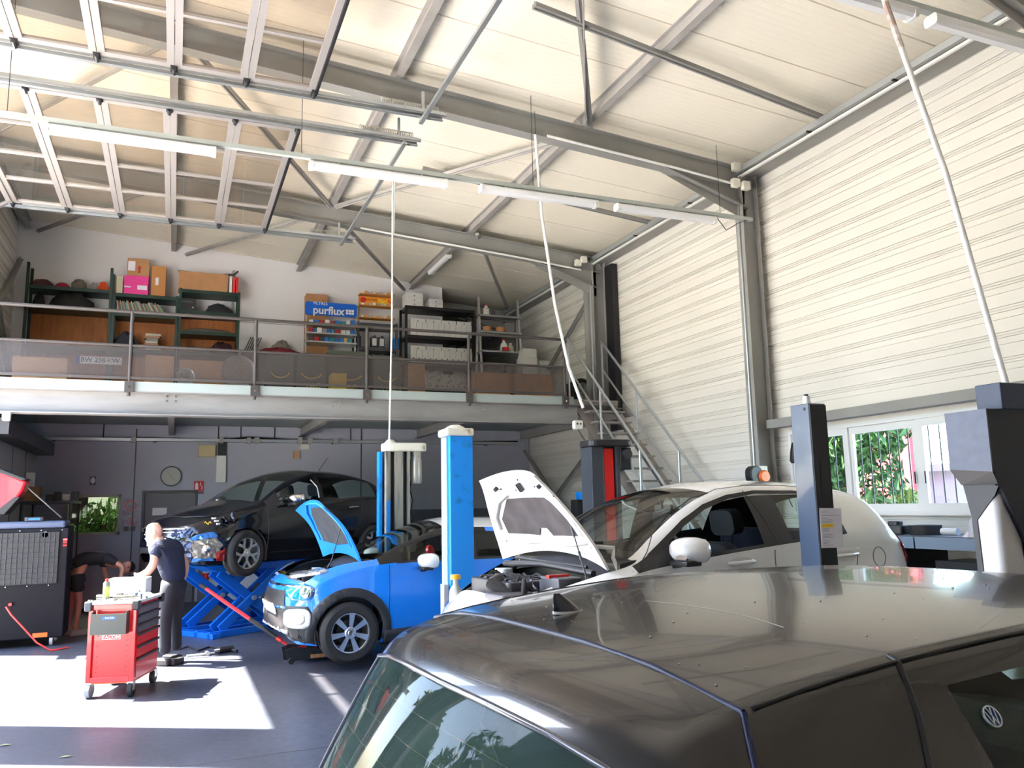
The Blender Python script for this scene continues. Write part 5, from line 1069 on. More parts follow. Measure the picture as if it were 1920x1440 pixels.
for x in (-2.45, -.67, 1.09, 2.84, 4.61, 6.44):
    ps = lb(MB().tube([(x, yr, 3.5), (x, yr, 4.76)], .027, 10), 'post')
    lb(MB().box((x - .06, yr - .035, 3.55), (x + .06, yr - .0, 3.72)), 'fixing_plate', parent=ps); lb(MB().cyl((x, yr - .05, 3.63), (x, yr - .03, 3.63), .014, 8), 'bolt', 'chrome', parent=ps)
PM = perf('perforated_sheet', (.055, .045, .043), .22)
px_ = (XL, -.67, 1.09, 2.84, 4.61, 6.44)
for a, b in zip(px_, px_[1:]): lb(MB().box((a + .03, yr - .001, 3.79), (b - .03, yr + .001, 4.225)), 'perforated_panel', mat_=PM)
# number plate hung on the mesh
a = at(143, 666, Y=yr - .02); b = at(228, 683, Y=yr - .02)
npl = thing('number_plate', 'pale car number plate hanging behind the perforated railing sheet', 'number plate', ((a.x + b.x) / 2, yr + .03, (a.z + b.z) / 2)); w = (b.x - a.x)
MB().box((-w / 2, 0, -.055), (w / 2, .004, .055)).build('plate', M['white'], npl); MB().box((-w / 2, -.001, -.055), (-w / 2 + .045, 0, .055)).build('plate_band', mat('eu_blue', (.02, .08, .4), .5), npl)
text_obj('plate_text', 'BW 258·KW', .095, M['black'], npl, Matrix.Translation((.01, -.003, 0)) @ FACE_CAM, .0005, .001)
# stairs
ST = thing('steel_staircase', 'grey steel staircase with tube handrails climbing to the mezzanine by the ribbed wall', 'staircase', (7.3, 10.0, 0))
def S_(mb, name, m='tread', parent=None, smooth=40): return mb.build(name, M[m], parent or ST, mtx=Matrix.Translation((-7.3, -10.0, 0)), smooth=smooth)
TOPY, TOPZ, SL = 13.45, 3.72, (4.96 - 2.13) / (13.78 - 10.71)
x0s, x1s = 6.92, 7.66; botY = TOPY - TOPZ / SL
for x in (x0s, x1s): S_(MB().bar((x, TOPY, TOPZ - .08), (x, botY, -.0), .012 if 0 else .02, .20, (1, 0, 0)).bar((x + .0, TOPY, TOPZ - .08), (x, botY, 0), .20, .01, (0, 0, 1)), 'stringer')
for x in (x0s, x1s):
    pass
n = 17
for k in range(n):
    z = TOPZ - .02 - k * TOPZ / n; y = TOPY - (TOPZ - z) / SL; S_(MB().box((x0s, y - .22, z - .03), (x1s, y, z)), 'step')
RZ = lambda y: 4.96 + SL * (y - 13.78)
for x in (x0s, x1s):
    S_(MB().tube([(x, 13.78, RZ(13.78)), (x, botY + .1, RZ(botY + .1))], .024, 10), 'handrail', 'galv'); S_(MB().tube([(x, 13.76, RZ(13.76) - .55), (x, botY + .1, RZ(botY + .1) - .55)], .019, 8), 'middle_rail', 'galv')
    for y in (13.76, 12.55, 11.3, 10.05): S_(MB().tube([(x, y, RZ(y) - (1.25 if y > 13 else 1.1)), (x, y, RZ(y))], .022, 8), 'baluster', 'galv')
S_(MB().box((6.62, 13.3, 3.62), (7.7, 13.95, 3.72)), 'landing')
# ------- shelves
def cuboid(name, lo, hi, m, label, cat, group=None, rz=0, bevel=0):
    c = ((lo[0] + hi[0]) / 2, (lo[1] + hi[1]) / 2, lo[2]); o = MB().box((lo[0] - c[0], lo[1] - c[1], 0), (hi[0] - c[0], hi[1] - c[1], hi[2] - lo[2])).build(name, m if not isinstance(m, str) else M[m], bevel=bevel)
    o.location = c; o.rotation_euler = (0, 0, math.radians(rz)); return tag(o, label, cat, group)
YS = 17.55
def X(px, py=600, Y=YS): return at(px, py, Y=Y).x
def Z(px, py, Y=YS): return at(px, py, Y=Y).z
def rack(label, xs, zs, ztop, m, y0=YS, y1=YB - .03, back=None, name='shelf_unit', t=.05, deck=None):
    r = thing(name, label, 'shelf', ((xs[0] + xs[1]) / 2, (y0 + y1) / 2, 3.72)); T_ = Matrix.Translation((-(xs[0] + xs[1]) / 2, -(y0 + y1) / 2, -3.72))
    for x in xs:
        for y in (y0 + t / 2, y1 - t / 2): MB().box((x - t / 2, y - t / 2, 3.72), (x + t / 2, y + t / 2, ztop if isinstance(ztop, float) else ztop[xs.index(x)])).build('upright', m, r, mtx=T_)
    for z in zs: MB().box((xs[0] + t / 2, y0, z - .07), (xs[1] - t / 2, y1, z)).build('shelf', deck or m, r, mtx=T_)
    if back: MB().box((xs[0] + t / 2, y1 + .0, 3.72), (xs[1] - t / 2, y1 + .015, back)).build('back_panel', M['wood'], r, mtx=T_)
    return r
xa, xb, xc_, xd = X(46), X(205), X(331), X(447)
za, zb_ = Z(100, 536), Z(100, 573); zc, zd = Z(265, 552), Z(265, 588); ze, zf, zg = Z(390, 545), Z(390, 584), Z(390, 622)
ZL = Z(300, 657)
rack('dark green shelf unit at the left end of the mezzanine, full of dark bags', (xa, xb), (za, zb_, ZL), (Z(46, 490), Z(205, 502)), M['shelf'], back=zb_ - .07)
rack('dark green shelf unit with books, under the stacked cartons', (xb + .06, xc_), (zc, zd, ZL), (zc + .02, zc + .02), M['shelf'], back=zd - .07)
rack('dark green shelf unit with a long carton on top', (xc_ + .06, xd), (ze, zf, zg, ZL), (ze + .02, ze + .02), M['shelf'], back=zf - .07)
YF = YS + .02
def shelfbox(px0, py0, px1, py1, m, label, cat='box', name='cardboard_box', d=.38, y=YF, group=None, zbase=None, bevel=.004):
    a = at(px0, py1, Y=y); b = at(px1, py0, Y=y); z0 = zbase if zbase is not None else a.z
    return cuboid(name, (a.x, y, z0), (b.x, y + d, max(b.z, z0 + .03)), m, label, cat, group, bevel=bevel)
cb = shelfbox(232, 519, 279, 542, mat('pink_box', (.85, .05, .32), .6), 'bright pink box with a white label on the green shelf', zbase=zc)
MB().box((.02, -.192, .10), (.20, -.19, .19)).build('white_label', M['paper'], cb); MB().box((-.22, -.192, .13), (-.10, -.19, .16)).build('white_marking', M['paper'], cb)
zp = zc + cb.dimensions.z if cb.dimensions.z > .05 else Z(260, 519)
zp = max(v.co.z for v in cb.data.vertices) + zc
c1 = shelfbox(238, 487, 281, 518, M['card'], 'brown carton with a white label stacked on the pink box', zbase=zp)
MB().box((-.19, -.192, .10), (-.06, -.19, .30)).build('white_label', M['paper'], c1); MB().prism([(-.02, 0), (-.02, .1), (-.045, .1), (0, .16), (.045, .1), (.02, .1), (.02, 0)], Matrix.Translation((.02, -.1915, .06)) @ FACE_CAM, .001).build('printed_arrow', mat('print_red', (.45, .03, .03), .7), c1)
c2 = shelfbox(283, 500, 312, 546, mat('carton_orange', (.55, .24, .08), .8), 'tall orange brown carton beside the pink box', zbase=zc); MB().box((-.06, -.192, .22), (.0, -.19, .38)).build('white_label', M['paper'], c2)
shelfbox(218, 518, 231, 543, mat('cream_carton', (.62, .55, .38), .8), 'small cream carton left of the pink box', zbase=zc)
c3 = shelfbox(334, 515, 428, 540, M['card'], 'long flat brown carton on top of the right green shelf', zbase=ze)
for k, (a, m_) in enumerate(((430, 'white'), (436, 'red'), (442, 'red'))): shelfbox(a, 520, a + 5.5, 541, M[m_], ['white and blue striped packet', 'red packet next to the white one', 'red packet at the shelf end'][k] + ' beside the long carton', 'packet', 'packet', zbase=ze)
tag(MB().tube([(X(334, 512), YS + .1, ze + .40), (X(400, 512), YS + .08, ze + .36), (X(440, 512), YS + .1, ze + .42), (X(447, 510), YS + .1, ze + .50)], .02, 8).build('bent_pipe', M['dark']), 'dark bent pipe lying on the long flat carton', 'pipe')
for i, (px0, px1, ht, m_, lab) in enumerate(((50, 98, .16, 'maroon', 'dull maroon lump of cloth at the left end of the top shelf'), (98, 130, .12, 'crimson', 'crimson cloth on the top left shelf'), (130, 160, .22, 'greyish', 'grey brown engine part on the top left shelf'), (165, 183, .17, 'palegrey', 'pale grey part next to the orange one'), (182, 203, .20, 'oran', 'bright orange part beside the green post'),
        )):
    cols = dict(maroon=(.12, .04, .04), crimson=(.35, .01, .04), greyish=(.16, .13, .10), palegrey=(.35, .33, .31), oran=(.85, .10, .02))
    a = X(px0, 530); b = X(px1, 530); rnd = random.Random(i); mb = MB(); mb.lathe([(.0001, ht), ((b - a) * .28, ht * .9), ((b - a) * .45, ht * .5), ((b - a) * .5, .0), (.0001, 0)], Matrix.Diagonal((1, .6, 1, 1)), 14)
    mb.v = [v + Vector((rnd.uniform(-.02, .02), rnd.uniform(-.02, .02), rnd.uniform(0, .03) if v.z > .01 else 0)) for v in mb.v]
    o = mb.build('cloth_bundle' if i < 2 else 'car_part', mat('bundle_' + m_, cols[m_], .8)); o.location = ((a + b) / 2, YS + .25, za); tag(o, lab, 'bundle' if i < 2 else 'part')
def lump(name, px0, px1, z, ht, col, lab, cat, seed=0, y=YS + .22, dpt=.6):
    a = X(px0, 620); b = X(px1, 620); rnd = random.Random(seed); R_ = (b - a) / 2; dpt = min(dpt, .22 / R_); mb = MB(); mb.lathe([(.0001, ht), (R_ * .3, ht * .93), (R_ * .6, ht * .75), (R_ * .85, ht * .4), (R_, .0), (.0001, 0)], Matrix.Diagonal((1, dpt, 1, 1)), 18)
    mb.v = [v + Vector((rnd.uniform(-.12, .12) * R_, rnd.uniform(-.03, .03), rnd.uniform(-.1, .2) * ht if v.z > .01 else 0)) for v in mb.v]
    o = mb.build(name, mat(name + '_m%d' % seed, col, .8), smooth=35); o.location = ((a + b) / 2, y, z); return tag(o, lab, cat)
lump('dark_bag', 52, 80, zb_, .26, (.012, .012, .018), 'dark bag at the left on the second green shelf', 'bag', 31); lump('dark_bag', 84, 178, zb_, .30, (.015, .015, .015), 'long black bag slumped on the second green shelf', 'bag', 32)
# books: leaning row
bookcols = [(.45, .42, .36), (.35, .08, .06), (.08, .2, .16), (.5, .46, .36), (.12, .12, .14), (.4, .25, .1), (.05, .25, .2), (.3, .3, .32)]
x = xb + .12; k = 0; rnd = random.Random(3); x_end = xc_ - .1
place = ['leaning in the book row near its left end', 'leaning in the middle of the book row', 'leaning in the book row near its right end']
tones = ['pale', 'dark red', 'dark green', 'cream', 'black', 'tan', 'teal', 'grey']
while x < x_end - .12:
    th = rnd.uniform(.012, .03); ht = rnd.uniform(.22, .28); o = MB().box((0, 0, 0), (th, .2, ht)).build('book', mat('book_%d' % (k % 8), bookcols[k % 8], .7)); o.location = (x, YS + .06, zd); lean = min(38, 8 + 30 * (x - xb) / (xc_ - xb)); o.rotation_euler = (0, math.radians(-lean), 0); o.location.x += math.sin(math.radians(lean)) * ht * .0 + .03; 
    o.location.z = zd + .001
    tag(o, '%s book %s on the green shelf' % (tones[k % 8], place[min(2, int(3 * (x - xb) / (xc_ - xb)))]), 'book', 'books on the green shelf'); x += th / math.cos(math.radians(lean)) + .004; k += 1
bx = thing('radio', 'dark boxy car radio unit on the right green shelf', 'radio', (X(350, 570), YS + .15, zf)); MB().box((-.17, -.1, 0), (.17, .15, .27)).build('housing', M['black'], bx, bevel=.01)
MB().box((-.12, -.104, .17), (.12, -.1, .21)).build('display', M['dgrey'], bx); MB().cyl((.12, -.12, .07), (.12, -.1, .07), .02).build('knob', M['silver'], bx)
lump('cable_heap', 380, 440, zf, .20, (.02, .02, .025), 'tangled black hose on the right green shelf', 'hose', 33)
lump('metal_scrap', 336, 442, zg, .09, (.14, .12, .10), 'scatter of small metal parts on the third shelf', 'parts', 34)
lump('dark_bag', 208, 262, ZL, .34, (.03, .035, .05), 'dark blue bag on the floor shelf under the books', 'bag', 35)
lump('seat_cushion', 336, 392, ZL, .14, (.16, .12, .13), 'rounded brown cushion low at the right green shelf', 'cushion', 36); lump('clutter_heap', 396, 442, ZL, .26, (.05, .015, .02), 'dark red and black clutter low on the right shelf', 'clutter', 37)
for k in range(7): z = ZL + .001 + .05 * k; o = cuboid('magazine', (X(272, 640) + .02 * math.sin(k * 2.1), YS + .05, z), (X(298, 640) + .03 * math.cos(k), YS + .3, z + .045), mat('mag_%d' % (k % 3), ((.55, .5, .42), (.3, .3, .3), (.45, .25, .15))[k % 3], .7), 'magazine in the tall pile under the books, %s of the pile' % ('bottom' if k == 0 else 'top' if k == 6 else ['second', 'third', 'fourth', 'fifth', 'sixth'][k - 1]), 'magazine', 'pile of magazines')
for k in range(6): o = MB().box((-.012, -.16, 0), (.012, .16, .42)).build('folder', mat('folder_black', (.02, .03, .03), .5)); o.location = (X(456 + k * 4, 640), YS + .2, ZL + .001); o.rotation_euler = (0, math.radians(22), 0); tag(o, 'black folder leaning against the end of the green shelves', 'folder', 'black folders leaning by the green shelves')
cuboid('low_cabinet', (X(452, 660), YS - .25, 3.72), (X(570, 660), YB - .05, ZL), 'dgrey', 'low dark cabinet under the sack between the green shelves and the blue display', 'cabinet')
lump('sack', 505, 556, ZL, .36, (.22, .19, .16), 'grey brown cloth sack on the mezzanine floor beside the blue display', 'sack', 38, y=YS + .25, dpt=.3)
lump('rag_heap', 484, 566, ZL, .15, (.20, .01, .02), 'dark red rags heaped in front of the sack', 'rags', 39, y=YS - .12, dpt=.2)
# cartons and junk behind the perforated sheet
def lowbox(px0, py0, px1, py1, m, lab, y=13.6, cat='box', name='storage_box'):
    a = at(px0, py1, Y=y); b = at(px1, py0, Y=y); return cuboid(name, (a.x, y, 3.72), (b.x, y + .5, max(b.z, 3.9)), m, lab, cat, bevel=.005)
G1 = mat('box_olive', (.07, .085, .06), .7); YEL = mat('print_yellow', (.75, .50, .02), .6)
for i, (px0, px1, py0) in enumerate(((500, 551, 668), (556, 612, 664), (616, 690, 660), (700, 752, 668))):
    o = lowbox(px0, py0, px1, 725, G1, '%s olive battery carton behind the railing mesh' % ['leftmost', 'second', 'third', 'rightmost'][i])
    w_ = (at(px1, 700, Y=13.6).x - at(px0, 700, Y=13.6).x) / 2; arcp = [(w_ * .7 * math.cos(PI * (1.1 + .8 * t / 8)), -.251, .36 + .12 * math.sin(PI * (1.1 + .8 * t / 8))) for t in range(9)]
    MB().tube(arcp, .012, 6).build('printed_arc', YEL, o)
    if i in (1, 2, 3): text_obj('printed_text', 'YAC', .13, YEL, o, Matrix.Translation((.02, -.254, .12)) @ FACE_CAM, .001)
ye = lowbox(622, 700, 650, 724, YEL, 'yellow open carton flap in front of the olive boxes', 13.3)
for i, (px0, px1, py0, m_) in enumerate(((20, 130, 672, 'card'), (270, 330, 668, 'card'), (334, 470, 680, 'card'), (765, 800, 682, 'card'), (890, 960, 700, 'card'), (965, 1040, 703, 'card'))):
    lowbox(px0, py0, px1 - 3, 730, M[m_], ['wide brown carton behind the railing near the number plate', 'brown carton behind the second railing panel', 'long low brown carton behind the second railing panel', 'narrow brown carton between the olive and white boxes', 'brown carton under the aluminium ladder shelf', 'brown carton at the right end of the railing'][i])
for (px, py, r_, lab) in ((348, 690, .14, 'small wheel rim behind the second railing panel'), (447, 692, .26, 'large wheel cover behind the second railing panel')):
    p = at(px, py, Y=13.3); o = MB().lathe([(r_ * .2, -.01), (r_ * .85, -.01), (r_, .0), (r_, .03), (r_ * .85, .02), (r_ * .2, .02)], rotm(90), 28, close=True)
    for k in range(7): a_ = k * 2 * PI / 7; o.bar((0, 0, 0), (r_ * .85 * math.cos(a_), 0, r_ * .85 * math.sin(a_)), .03, .02)
    o = o.build('wheel_cover', M['silver']); o.location = (p.x, 13.3, 3.72 + r_); tag(o, lab, 'wheel cover')
# blue filter display
a = at(574, 572, Y=YS); b = at(663, 592, Y=YS)
fx0, fx1 = X(573, 600), X(665, 600); ft = Z(620, 570)
D = thing('filter_display', 'blue headed shop display rack of filters standing on the mezzanine', 'display rack', ((fx0 + fx1) / 2, YS - .05, 3.72)); w = fx1 - fx0
BLU = mat('display_blue', (.0, .12, .62), .35)
MB().prism(rounded(0, 0, w + .06, ft - Z(620, 594), .05), Matrix.Translation((0, -.03, (ft + Z(620, 594)) / 2 - 3.72)) @ rotm(8, 0, 0) @ FACE_CAM, .03).build('header_sign', BLU, D, bevel=.004)
hz = (ft + Z(620, 594)) / 2 - 3.72
text_obj('header_lettering', 'purflux', .235, M['white'], D, Matrix.Translation((-.06, -.065, hz - .045)) @ rotm(8, 0, 0) @ FACE_CAM, .002, .006)
text_obj('small_lettering', 'FILTRES', .09, M['white'], D, Matrix.Translation((-.24, -.075, hz + .105)) @ rotm(8, 0, 0) @ FACE_CAM, .002)
lg = MB(); 
for i in range(3):
    for j in range(3): lg.prism(rounded(0, 0, .055, .05, .015), Matrix.Translation((.34 + i * .062, -.072 + j * .006, hz - .07 + j * .06)) @ rotm(8, 0, 0) @ FACE_CAM, .003)
lg.build('logo_grid', M['white'], D)
for s in (-1, 1): MB().box((s * w / 2 - .015, -.02, 0), (s * w / 2 + .015, .02, hz + .1)).build('side_post', M['galv'], D)
shz = [Z(620, py) - 3.72 for py in (612, 629, 645)]
for z in shz: MB().box((-w / 2, -.22, z - .03), (w / 2, .2, z)).build('wire_shelf', M['galv'], D)
rnd = random.Random(8); cols = [('blue', (.02, .15, .5)), ('grey', (.3, .3, .32)), ('dark', (.05, .05, .06)), ('white', (.7, .7, .68)), ('red', (.4, .02, .03)), ('teal', (.02, .25, .3)), ('tan', (.5, .35, .18))]
for r_, z in enumerate(shz):
    x = -w / 2 + .05; k = 0
    while x < w / 2 - .1:
        ww = rnd.uniform(.06, .12); c = rnd.choice(cols); lo = Vector(D.location) + Vector((x, -.2, z)); cuboid('filter_box', tuple(lo), (lo.x + ww, lo.y + .12, lo.z + rnd.uniform(.06, .11)), mat('fb_' + c[0], c[1], .5), '%s filter box on the %s tier of the blue display, %s part' % (c[0], ['top', 'middle', 'bottom'][r_], 'left' if x < -.15 else 'middle' if x < .15 else 'right'), 'box', 'filter boxes on the display'); x += ww + .015; k += 1
shelfbox(574, 553, 614, 571, M['card'], 'brown carton with dark tape standing behind the blue display header', y=YB - .35, d=.3, zbase=Z(600, 575, YB - .3))
bb_ = bpy.data.objects['cardboard_box.005'] if 'cardboard_box.005' in bpy.data.objects else None
bk = MB().box((X(574, 600, 17.8), 17.78, 3.72), (X(614, 600, 17.8), YB - .02, Z(600, 571, YB - .35))).build('carton_stack', M['card']); tag(bk, 'tall brown carton standing against the wall behind the blue display', 'box')
# orange spark plug rack
ox0, ox1 = X(673, 600), X(736, 600); ot = Z(700, 557)
O = thing('plug_display', 'orange and yellow headed wire rack of small parts beside the blue display', 'display rack', ((ox0 + ox1) / 2, YS, Z(700, 606))); w = ox1 - ox0; zb0 = Z(700, 606)
MB().box((-w / 2, 0, ot - zb0 - .20), (w / 2, .03, ot - zb0)).build('header_sign', mat('sign_orange', (.95, .32, .01), .5), O); MB().cyl((-w / 2 + .09, -.004, ot - zb0 - .08), (-w / 2 + .09, 0, ot - zb0 - .08), .065, 20).build('header_disc', M['red'], O)
text_obj('header_lettering', 'Sicli', .17, mat('sign_yellow', (.95, .75, .05), .5), O, Matrix.Translation((.18, -.005, ot - zb0 - .1)) @ FACE_CAM, .002, .004)
text_obj('small_lettering', 'BOUGIES', .07, M['black'], O, Matrix.Translation((-.12, -.005, ot - zb0 - .07)) @ FACE_CAM, .001); text_obj('header_letter', 'N', .13, M['red'], O, Matrix.Translation((w / 2 - .07, -.006, ot - zb0 - .09)) @ FACE_CAM, .002, .004)
for z in (.10, .38, .64):
    MB().tube([(-w / 2 - .03, -.1, z), (w / 2 + .03, -.1, z)], .008, 6).tube([(-w / 2 - .03, .05, z), (w / 2 + .03, .05, z)], .008, 6).box((-w / 2, -.1, z - .01), (w / 2, .1, z)).build('wire_shelf', mat('rack_orange', (.65, .25, .03), .5), O)
    x = -w / 2 + .03; k = 0
    while x < w / 2 - .05: lo = Vector(O.location) + Vector((x, -.09, z)); cuboid('small_box', tuple(lo), (lo.x + .07, lo.y + .1, lo.z + .05 + .02 * (k % 2)), mat('sb_%d' % (k % 3), ((.75, .70, .55), (.7, .35, .12), (.55, .5, .45))[k % 3], .6), 'small parts box on the orange rack, %s row, %s' % ({.10: 'lowest', .38: 'middle', .64: 'upper'}[z], 'left' if k < 3 else 'right'), 'box', 'small boxes on the orange rack'); x += .085; k += 1
for s in (-1, 1): MB().cyl((s * w / 2, 0, 0), (s * w / 2, 0, ot - zb0), .012, 6).build('upright_wire', mat('rack_orange', (.6, .2, .05), .5), O)
rack('dark grey open shelf under the orange rack with oil cans', (X(671, 600), X(743, 600)), (Z(700, 607), Z(700, 652)), Z(700, 605), M['dgrey'], y0=YS - .05)
zz = Z(700, 652)
for i, (px, c) in enumerate(((672, 'black'), (702, 'dark'), (716, 'dgrey'), (744, 'liftblue'))):
    o = thing('oil_can', ['black oil can at the left of the grey shelf', 'black oil can with a pale label, left one of the pair', 'dark oil can, right one of the pair', 'blue oil can at the right of the grey shelf'][i], 'can', (X(px, 640), YS + .1, zz)); MB().prism(rounded(0, 0, .13, .18, .03), None, .26).build('can_body', M[c], o, bevel=.01); MB().cyl((.03, 0, .26), (.03, 0, .30), .022).build('can_cap', M['black'], o)
    if i in (1, 2): MB().box((-.045, -.092, .05), (.05, -.09, .22)).build('can_label', M['white'], o)
BZJ = at(680, 668, Y=YS - .3).z - .07
for k in range(6): p = at(640 + k * 15, 668, Y=YS - .3); o = MB().lathe([(.05, 0), (.05, .12), (.035, .13), (.0001, .13)], None, 14).build('jar', M['dark'], smooth=40); o.location = (p.x, YS - .3, BZJ); 
for o in [o for o in bpy.data.objects if o.name.startswith('jar')]: tag(o, 'dark jar in the row on the low box below the grey shelf', 'jar', 'row of dark jars')
cuboid('low_bench', (X(636, 668), YS - .45, 3.72), (X(720, 668), YS - .15, BZJ), 'dgrey', 'low dark bench under the row of jars', 'bench')
# black rack with white archive boxes
kx0, kx1 = X(760, 600), X(886, 600); kt = Z(800, 577)
rack('black metal rack filled with white archive boxes', (kx0, kx1), (kt, Z(800, 631), Z(800, 682), Z(800, 733)), kt, M['black'], y0=YS - .1, y1=YB - .1, name='archive_rack')
ABW = mat('archive_white', (.76, .74, .71), .7)
AB = []
def abox(x, y, z, w_, d_, h_, lab, grp, hole=True):
    o = MB().box((0, 0, 0), (w_, d_, h_)).build('archive_box', ABW, bevel=.003); o.location = (x, y, z); tag(o, lab, 'box', grp)
    if hole: MB().cyl((w_ / 2, -.002, h_ * .35), (w_ / 2, .001, h_ * .35), min(.014, w_ / 4), 12).build('finger_hole', M['black'], o)
    return o
row = ['upper', 'lower', 'bottom']
for r_, (zs_, py0) in enumerate(((Z(800, 631), 603), (Z(800, 682), 652), (Z(800, 733), 698))):
    x = kx0 + .10; k = 0; n_ = 12
    while k < 11: abox(x, YS - .09, zs_, (kx1 - kx0 - .15) / 11 - .005, .30, .30, 'white archive box standing in the %s shelf row, %s' % (row[r_], 'left half' if k < 6 else 'right half'), 'archive boxes in the %s row' % row[r_]); x += (kx1 - kx0 - .15) / 11; k += 1
    x = kx0 + .10
    for k in range(4): abox(x + .005 * (k % 2), YS - .08, zs_ + .302, (kx1 - kx0 - .15) / 4 - .02, .28, .085, '%s flat white box lying on the %s archive row' % (['leftmost', 'second', 'third', 'rightmost'][k], row[r_]), 'flat boxes on the archive rows'); x += (kx1 - kx0 - .15) / 4
for i, (px, n_, lab) in enumerate(((761, 3, 'left stack'), (805, 2, 'right stack'))):
    for k in range(n_): abox(X(px, 560, YS - .1), YS - .1, kt + .10 * k + .001, .40 if i == 0 else .32, .32, .095, 'flat white box in the %s on top of the black rack, %s' % (lab, ['bottom one', 'second one', 'top one'][k]), 'white boxes on top of the black rack')
# aluminium trestle shelf
lx0, lx1 = X(896, 600, 17.0), X(972, 600, 17.0); Yl = 17.0
LS = thing('ladder_shelf', 'aluminium trestle ladder shelf with a few cans right of the archive rack', 'shelf', ((lx0 + lx1) / 2, Yl, 3.72)); w = lx1 - lx0
topz = Z(935, 560, Yl) - 3.72
for s in (-1, 1):
    MB().bar((s * w / 2, -.28, 0), (s * (w / 2 - .02), 0, topz), .05, .02).build('rail', M['silver'], LS); MB().bar((s * w / 2, .28, 0), (s * (w / 2 - .02), 0, topz), .05, .02).build('rail', M['silver'], LS)
lz = [Z(935, py, Yl) - 3.72 for py in (594, 625, 661)]
for i, z in enumerate(lz): d_ = .28 * (1 - z / topz) + .06; MB().box((-w / 2, -d_ - .04, z - .04), (w / 2, d_, z)).build('shelf_board', M['galv'], LS)
def bottle(x, y, z, r_, h_, m, capm, lab, name='bottle'):
    o = thing(name, lab, 'bottle', (x, y, z)); MB().lathe([(.0001, 0), (r_, 0), (r_, h_ * .7), (r_ * .5, h_ * .85), (r_ * .4, h_)], None, 16).build('bottle_body', m, o, smooth=40); MB().cyl((0, 0, h_), (0, 0, h_ * 1.12), r_ * .45).build('cap', capm, o, smooth=40); return o
bottle(X(910, 580, Yl), Yl - .05, lz[0] + 3.72, .07, .22, M['offw'], M['red'], 'off white bottle with a red cap on the top ladder shelf')
bottle(X(923, 590, Yl), Yl - .05, lz[0] + 3.72, .05, .12, M['dgrey'], M['black'], 'small dark bottle on the top ladder shelf')
for i, px in enumerate((913, 937)): p = X(px, 620, Yl); o = MB().lathe([(.09, 0), (.12, .12), (.11, .12), (.08, .01)], None, 16).build('bowl', mat('tan_tub', (.55, .25, .10), .6), smooth=40); o.location = (p, Yl - .05, lz[1] + 3.72); tag(o, ['left', 'right'][i] + ' tan tub on the middle ladder shelf', 'tub')
bottle(X(942, 655, Yl), Yl - .08, lz[2] + 3.72, .08, .26, M['white'], M['red'], 'white jug with red cap on the lower ladder shelf'); bottle(X(956, 655, Yl), Yl - .05, lz[2] + 3.72, .07, .20, M['cream'], M['white'], 'cream tub on the lower ladder shelf')
cuboid('red_box', (X(935, 655, Yl) - .0, Yl - .28, lz[2] + 3.72), (X(946, 655, Yl), Yl - .2, lz[2] + 3.80), 'red', 'small red box in front of the white jug', 'box')
cuboid('metal_can', (X(945, 620, Yl), Yl - .05, lz[1] + 3.72), (X(962, 620, Yl), Yl + .08, lz[1] + 3.72 + .24), mat('tarnished', (.25, .24, .23), .5), 'tall grey canister at the right of the middle ladder shelf', 'canister')
WZ = lambda py: Z(1000, py, 16.5)
for i, (px0, px1, z0, z1, rz) in enumerate(((980, 1009, 3.72, WZ(690), 0), (979, 1008, WZ(690) + .001, WZ(671), 3), (982, 1007, WZ(671) + .002, WZ(654), -2), (1011, 1032, 3.72, WZ(688), 0), (1012, 1031, WZ(688) + .001, WZ(675), 9))):
    cuboid('archive_box', (X(px0, 680, 16.5), 16.5, z0), (X(px1, 680, 16.5), 16.8, z1), ABW, ['wide white box at the bottom of the stack right of the ladder shelf', 'white box in the middle of the stack right of the ladder shelf', 'white box on top of the stack right of the ladder shelf', 'lower white box at the far right of the mezzanine', 'tilted white box at the far right of the mezzanine'][i], 'box', rz=rz)
# spare wheels at the stair head
def loose_wheel(px, py, Y, lab, rz):
    p = at(px, py, Y=Y); e = thing('spare_wheel', lab, 'wheel', (p.x, Y, 3.72 + .31)); c = bpy.data.objects.new('t', None)
    for nm, mb, m, _ in make_wheel('ten', .31, .20, .215):
        if nm != 'brake_disc': mb.build(nm, M[m], e, smooth=35, mtx=rotm(0, 0, rz) @ Matrix.Rotation(math.radians(-90), 4, 'X'))
    bpy.data.objects.remove(c); return e
loose_wheel(1088, 722, 14.6, 'spare wheel with silver spokes leaning at the top of the stairs', 20); loose_wheel(1068, 700, 15.3, 'dark tyre behind the spare wheel at the top of the stairs', 70)
# ================================================================== LIFTS
def box_arm(mb, a, b, w, h): return mb.bar(a, b, w, h)
# tall blue column between the blue and white cars
def at_xy(px, py, Y): p = at(px, py, Y=Y); return p
L1 = thing('lift_column', 'tall bright blue lift column with a weathered cream cap, standing before the blue car', 'lift column', (2.745, 8.13, 0), 0)
MB().box((-.125, -.13, .02), (.13, .13, 2.53)).build('column_body', M['liftblue'], L1, bevel=.010)
MB().box((-.140, -.06, .02), (-.127, .12, 2.52)).build('lit_edge', mat('lit_blue_edge', (.35, .55, .75), .4), L1)  # pale strip: light on the column's left face put into colour
MB().box((-.19, -.10, .3), (-.142, .02, 1.02)).build('carriage_guard', mat('pale_guard', (.5, .5, .52), .5), L1)
MB().box((-.165, -.165, 2.53), (.135, .165, 2.61)).build('cap', M['offw'], L1, bevel=.02); MB().lathe([(.0001, .05), (.05, .045), (.09, .025), (.12, 0), (.0001, 0)], Matrix.Translation((-.02, 0, 2.608)), 20).build('cap_dome', M['offw'], L1, smooth=60)
MB().box((-.3, -.3, 0), (.3, .35, .03)).build('base_plate', M['liftblue'], L1)
rnd = random.Random(2)
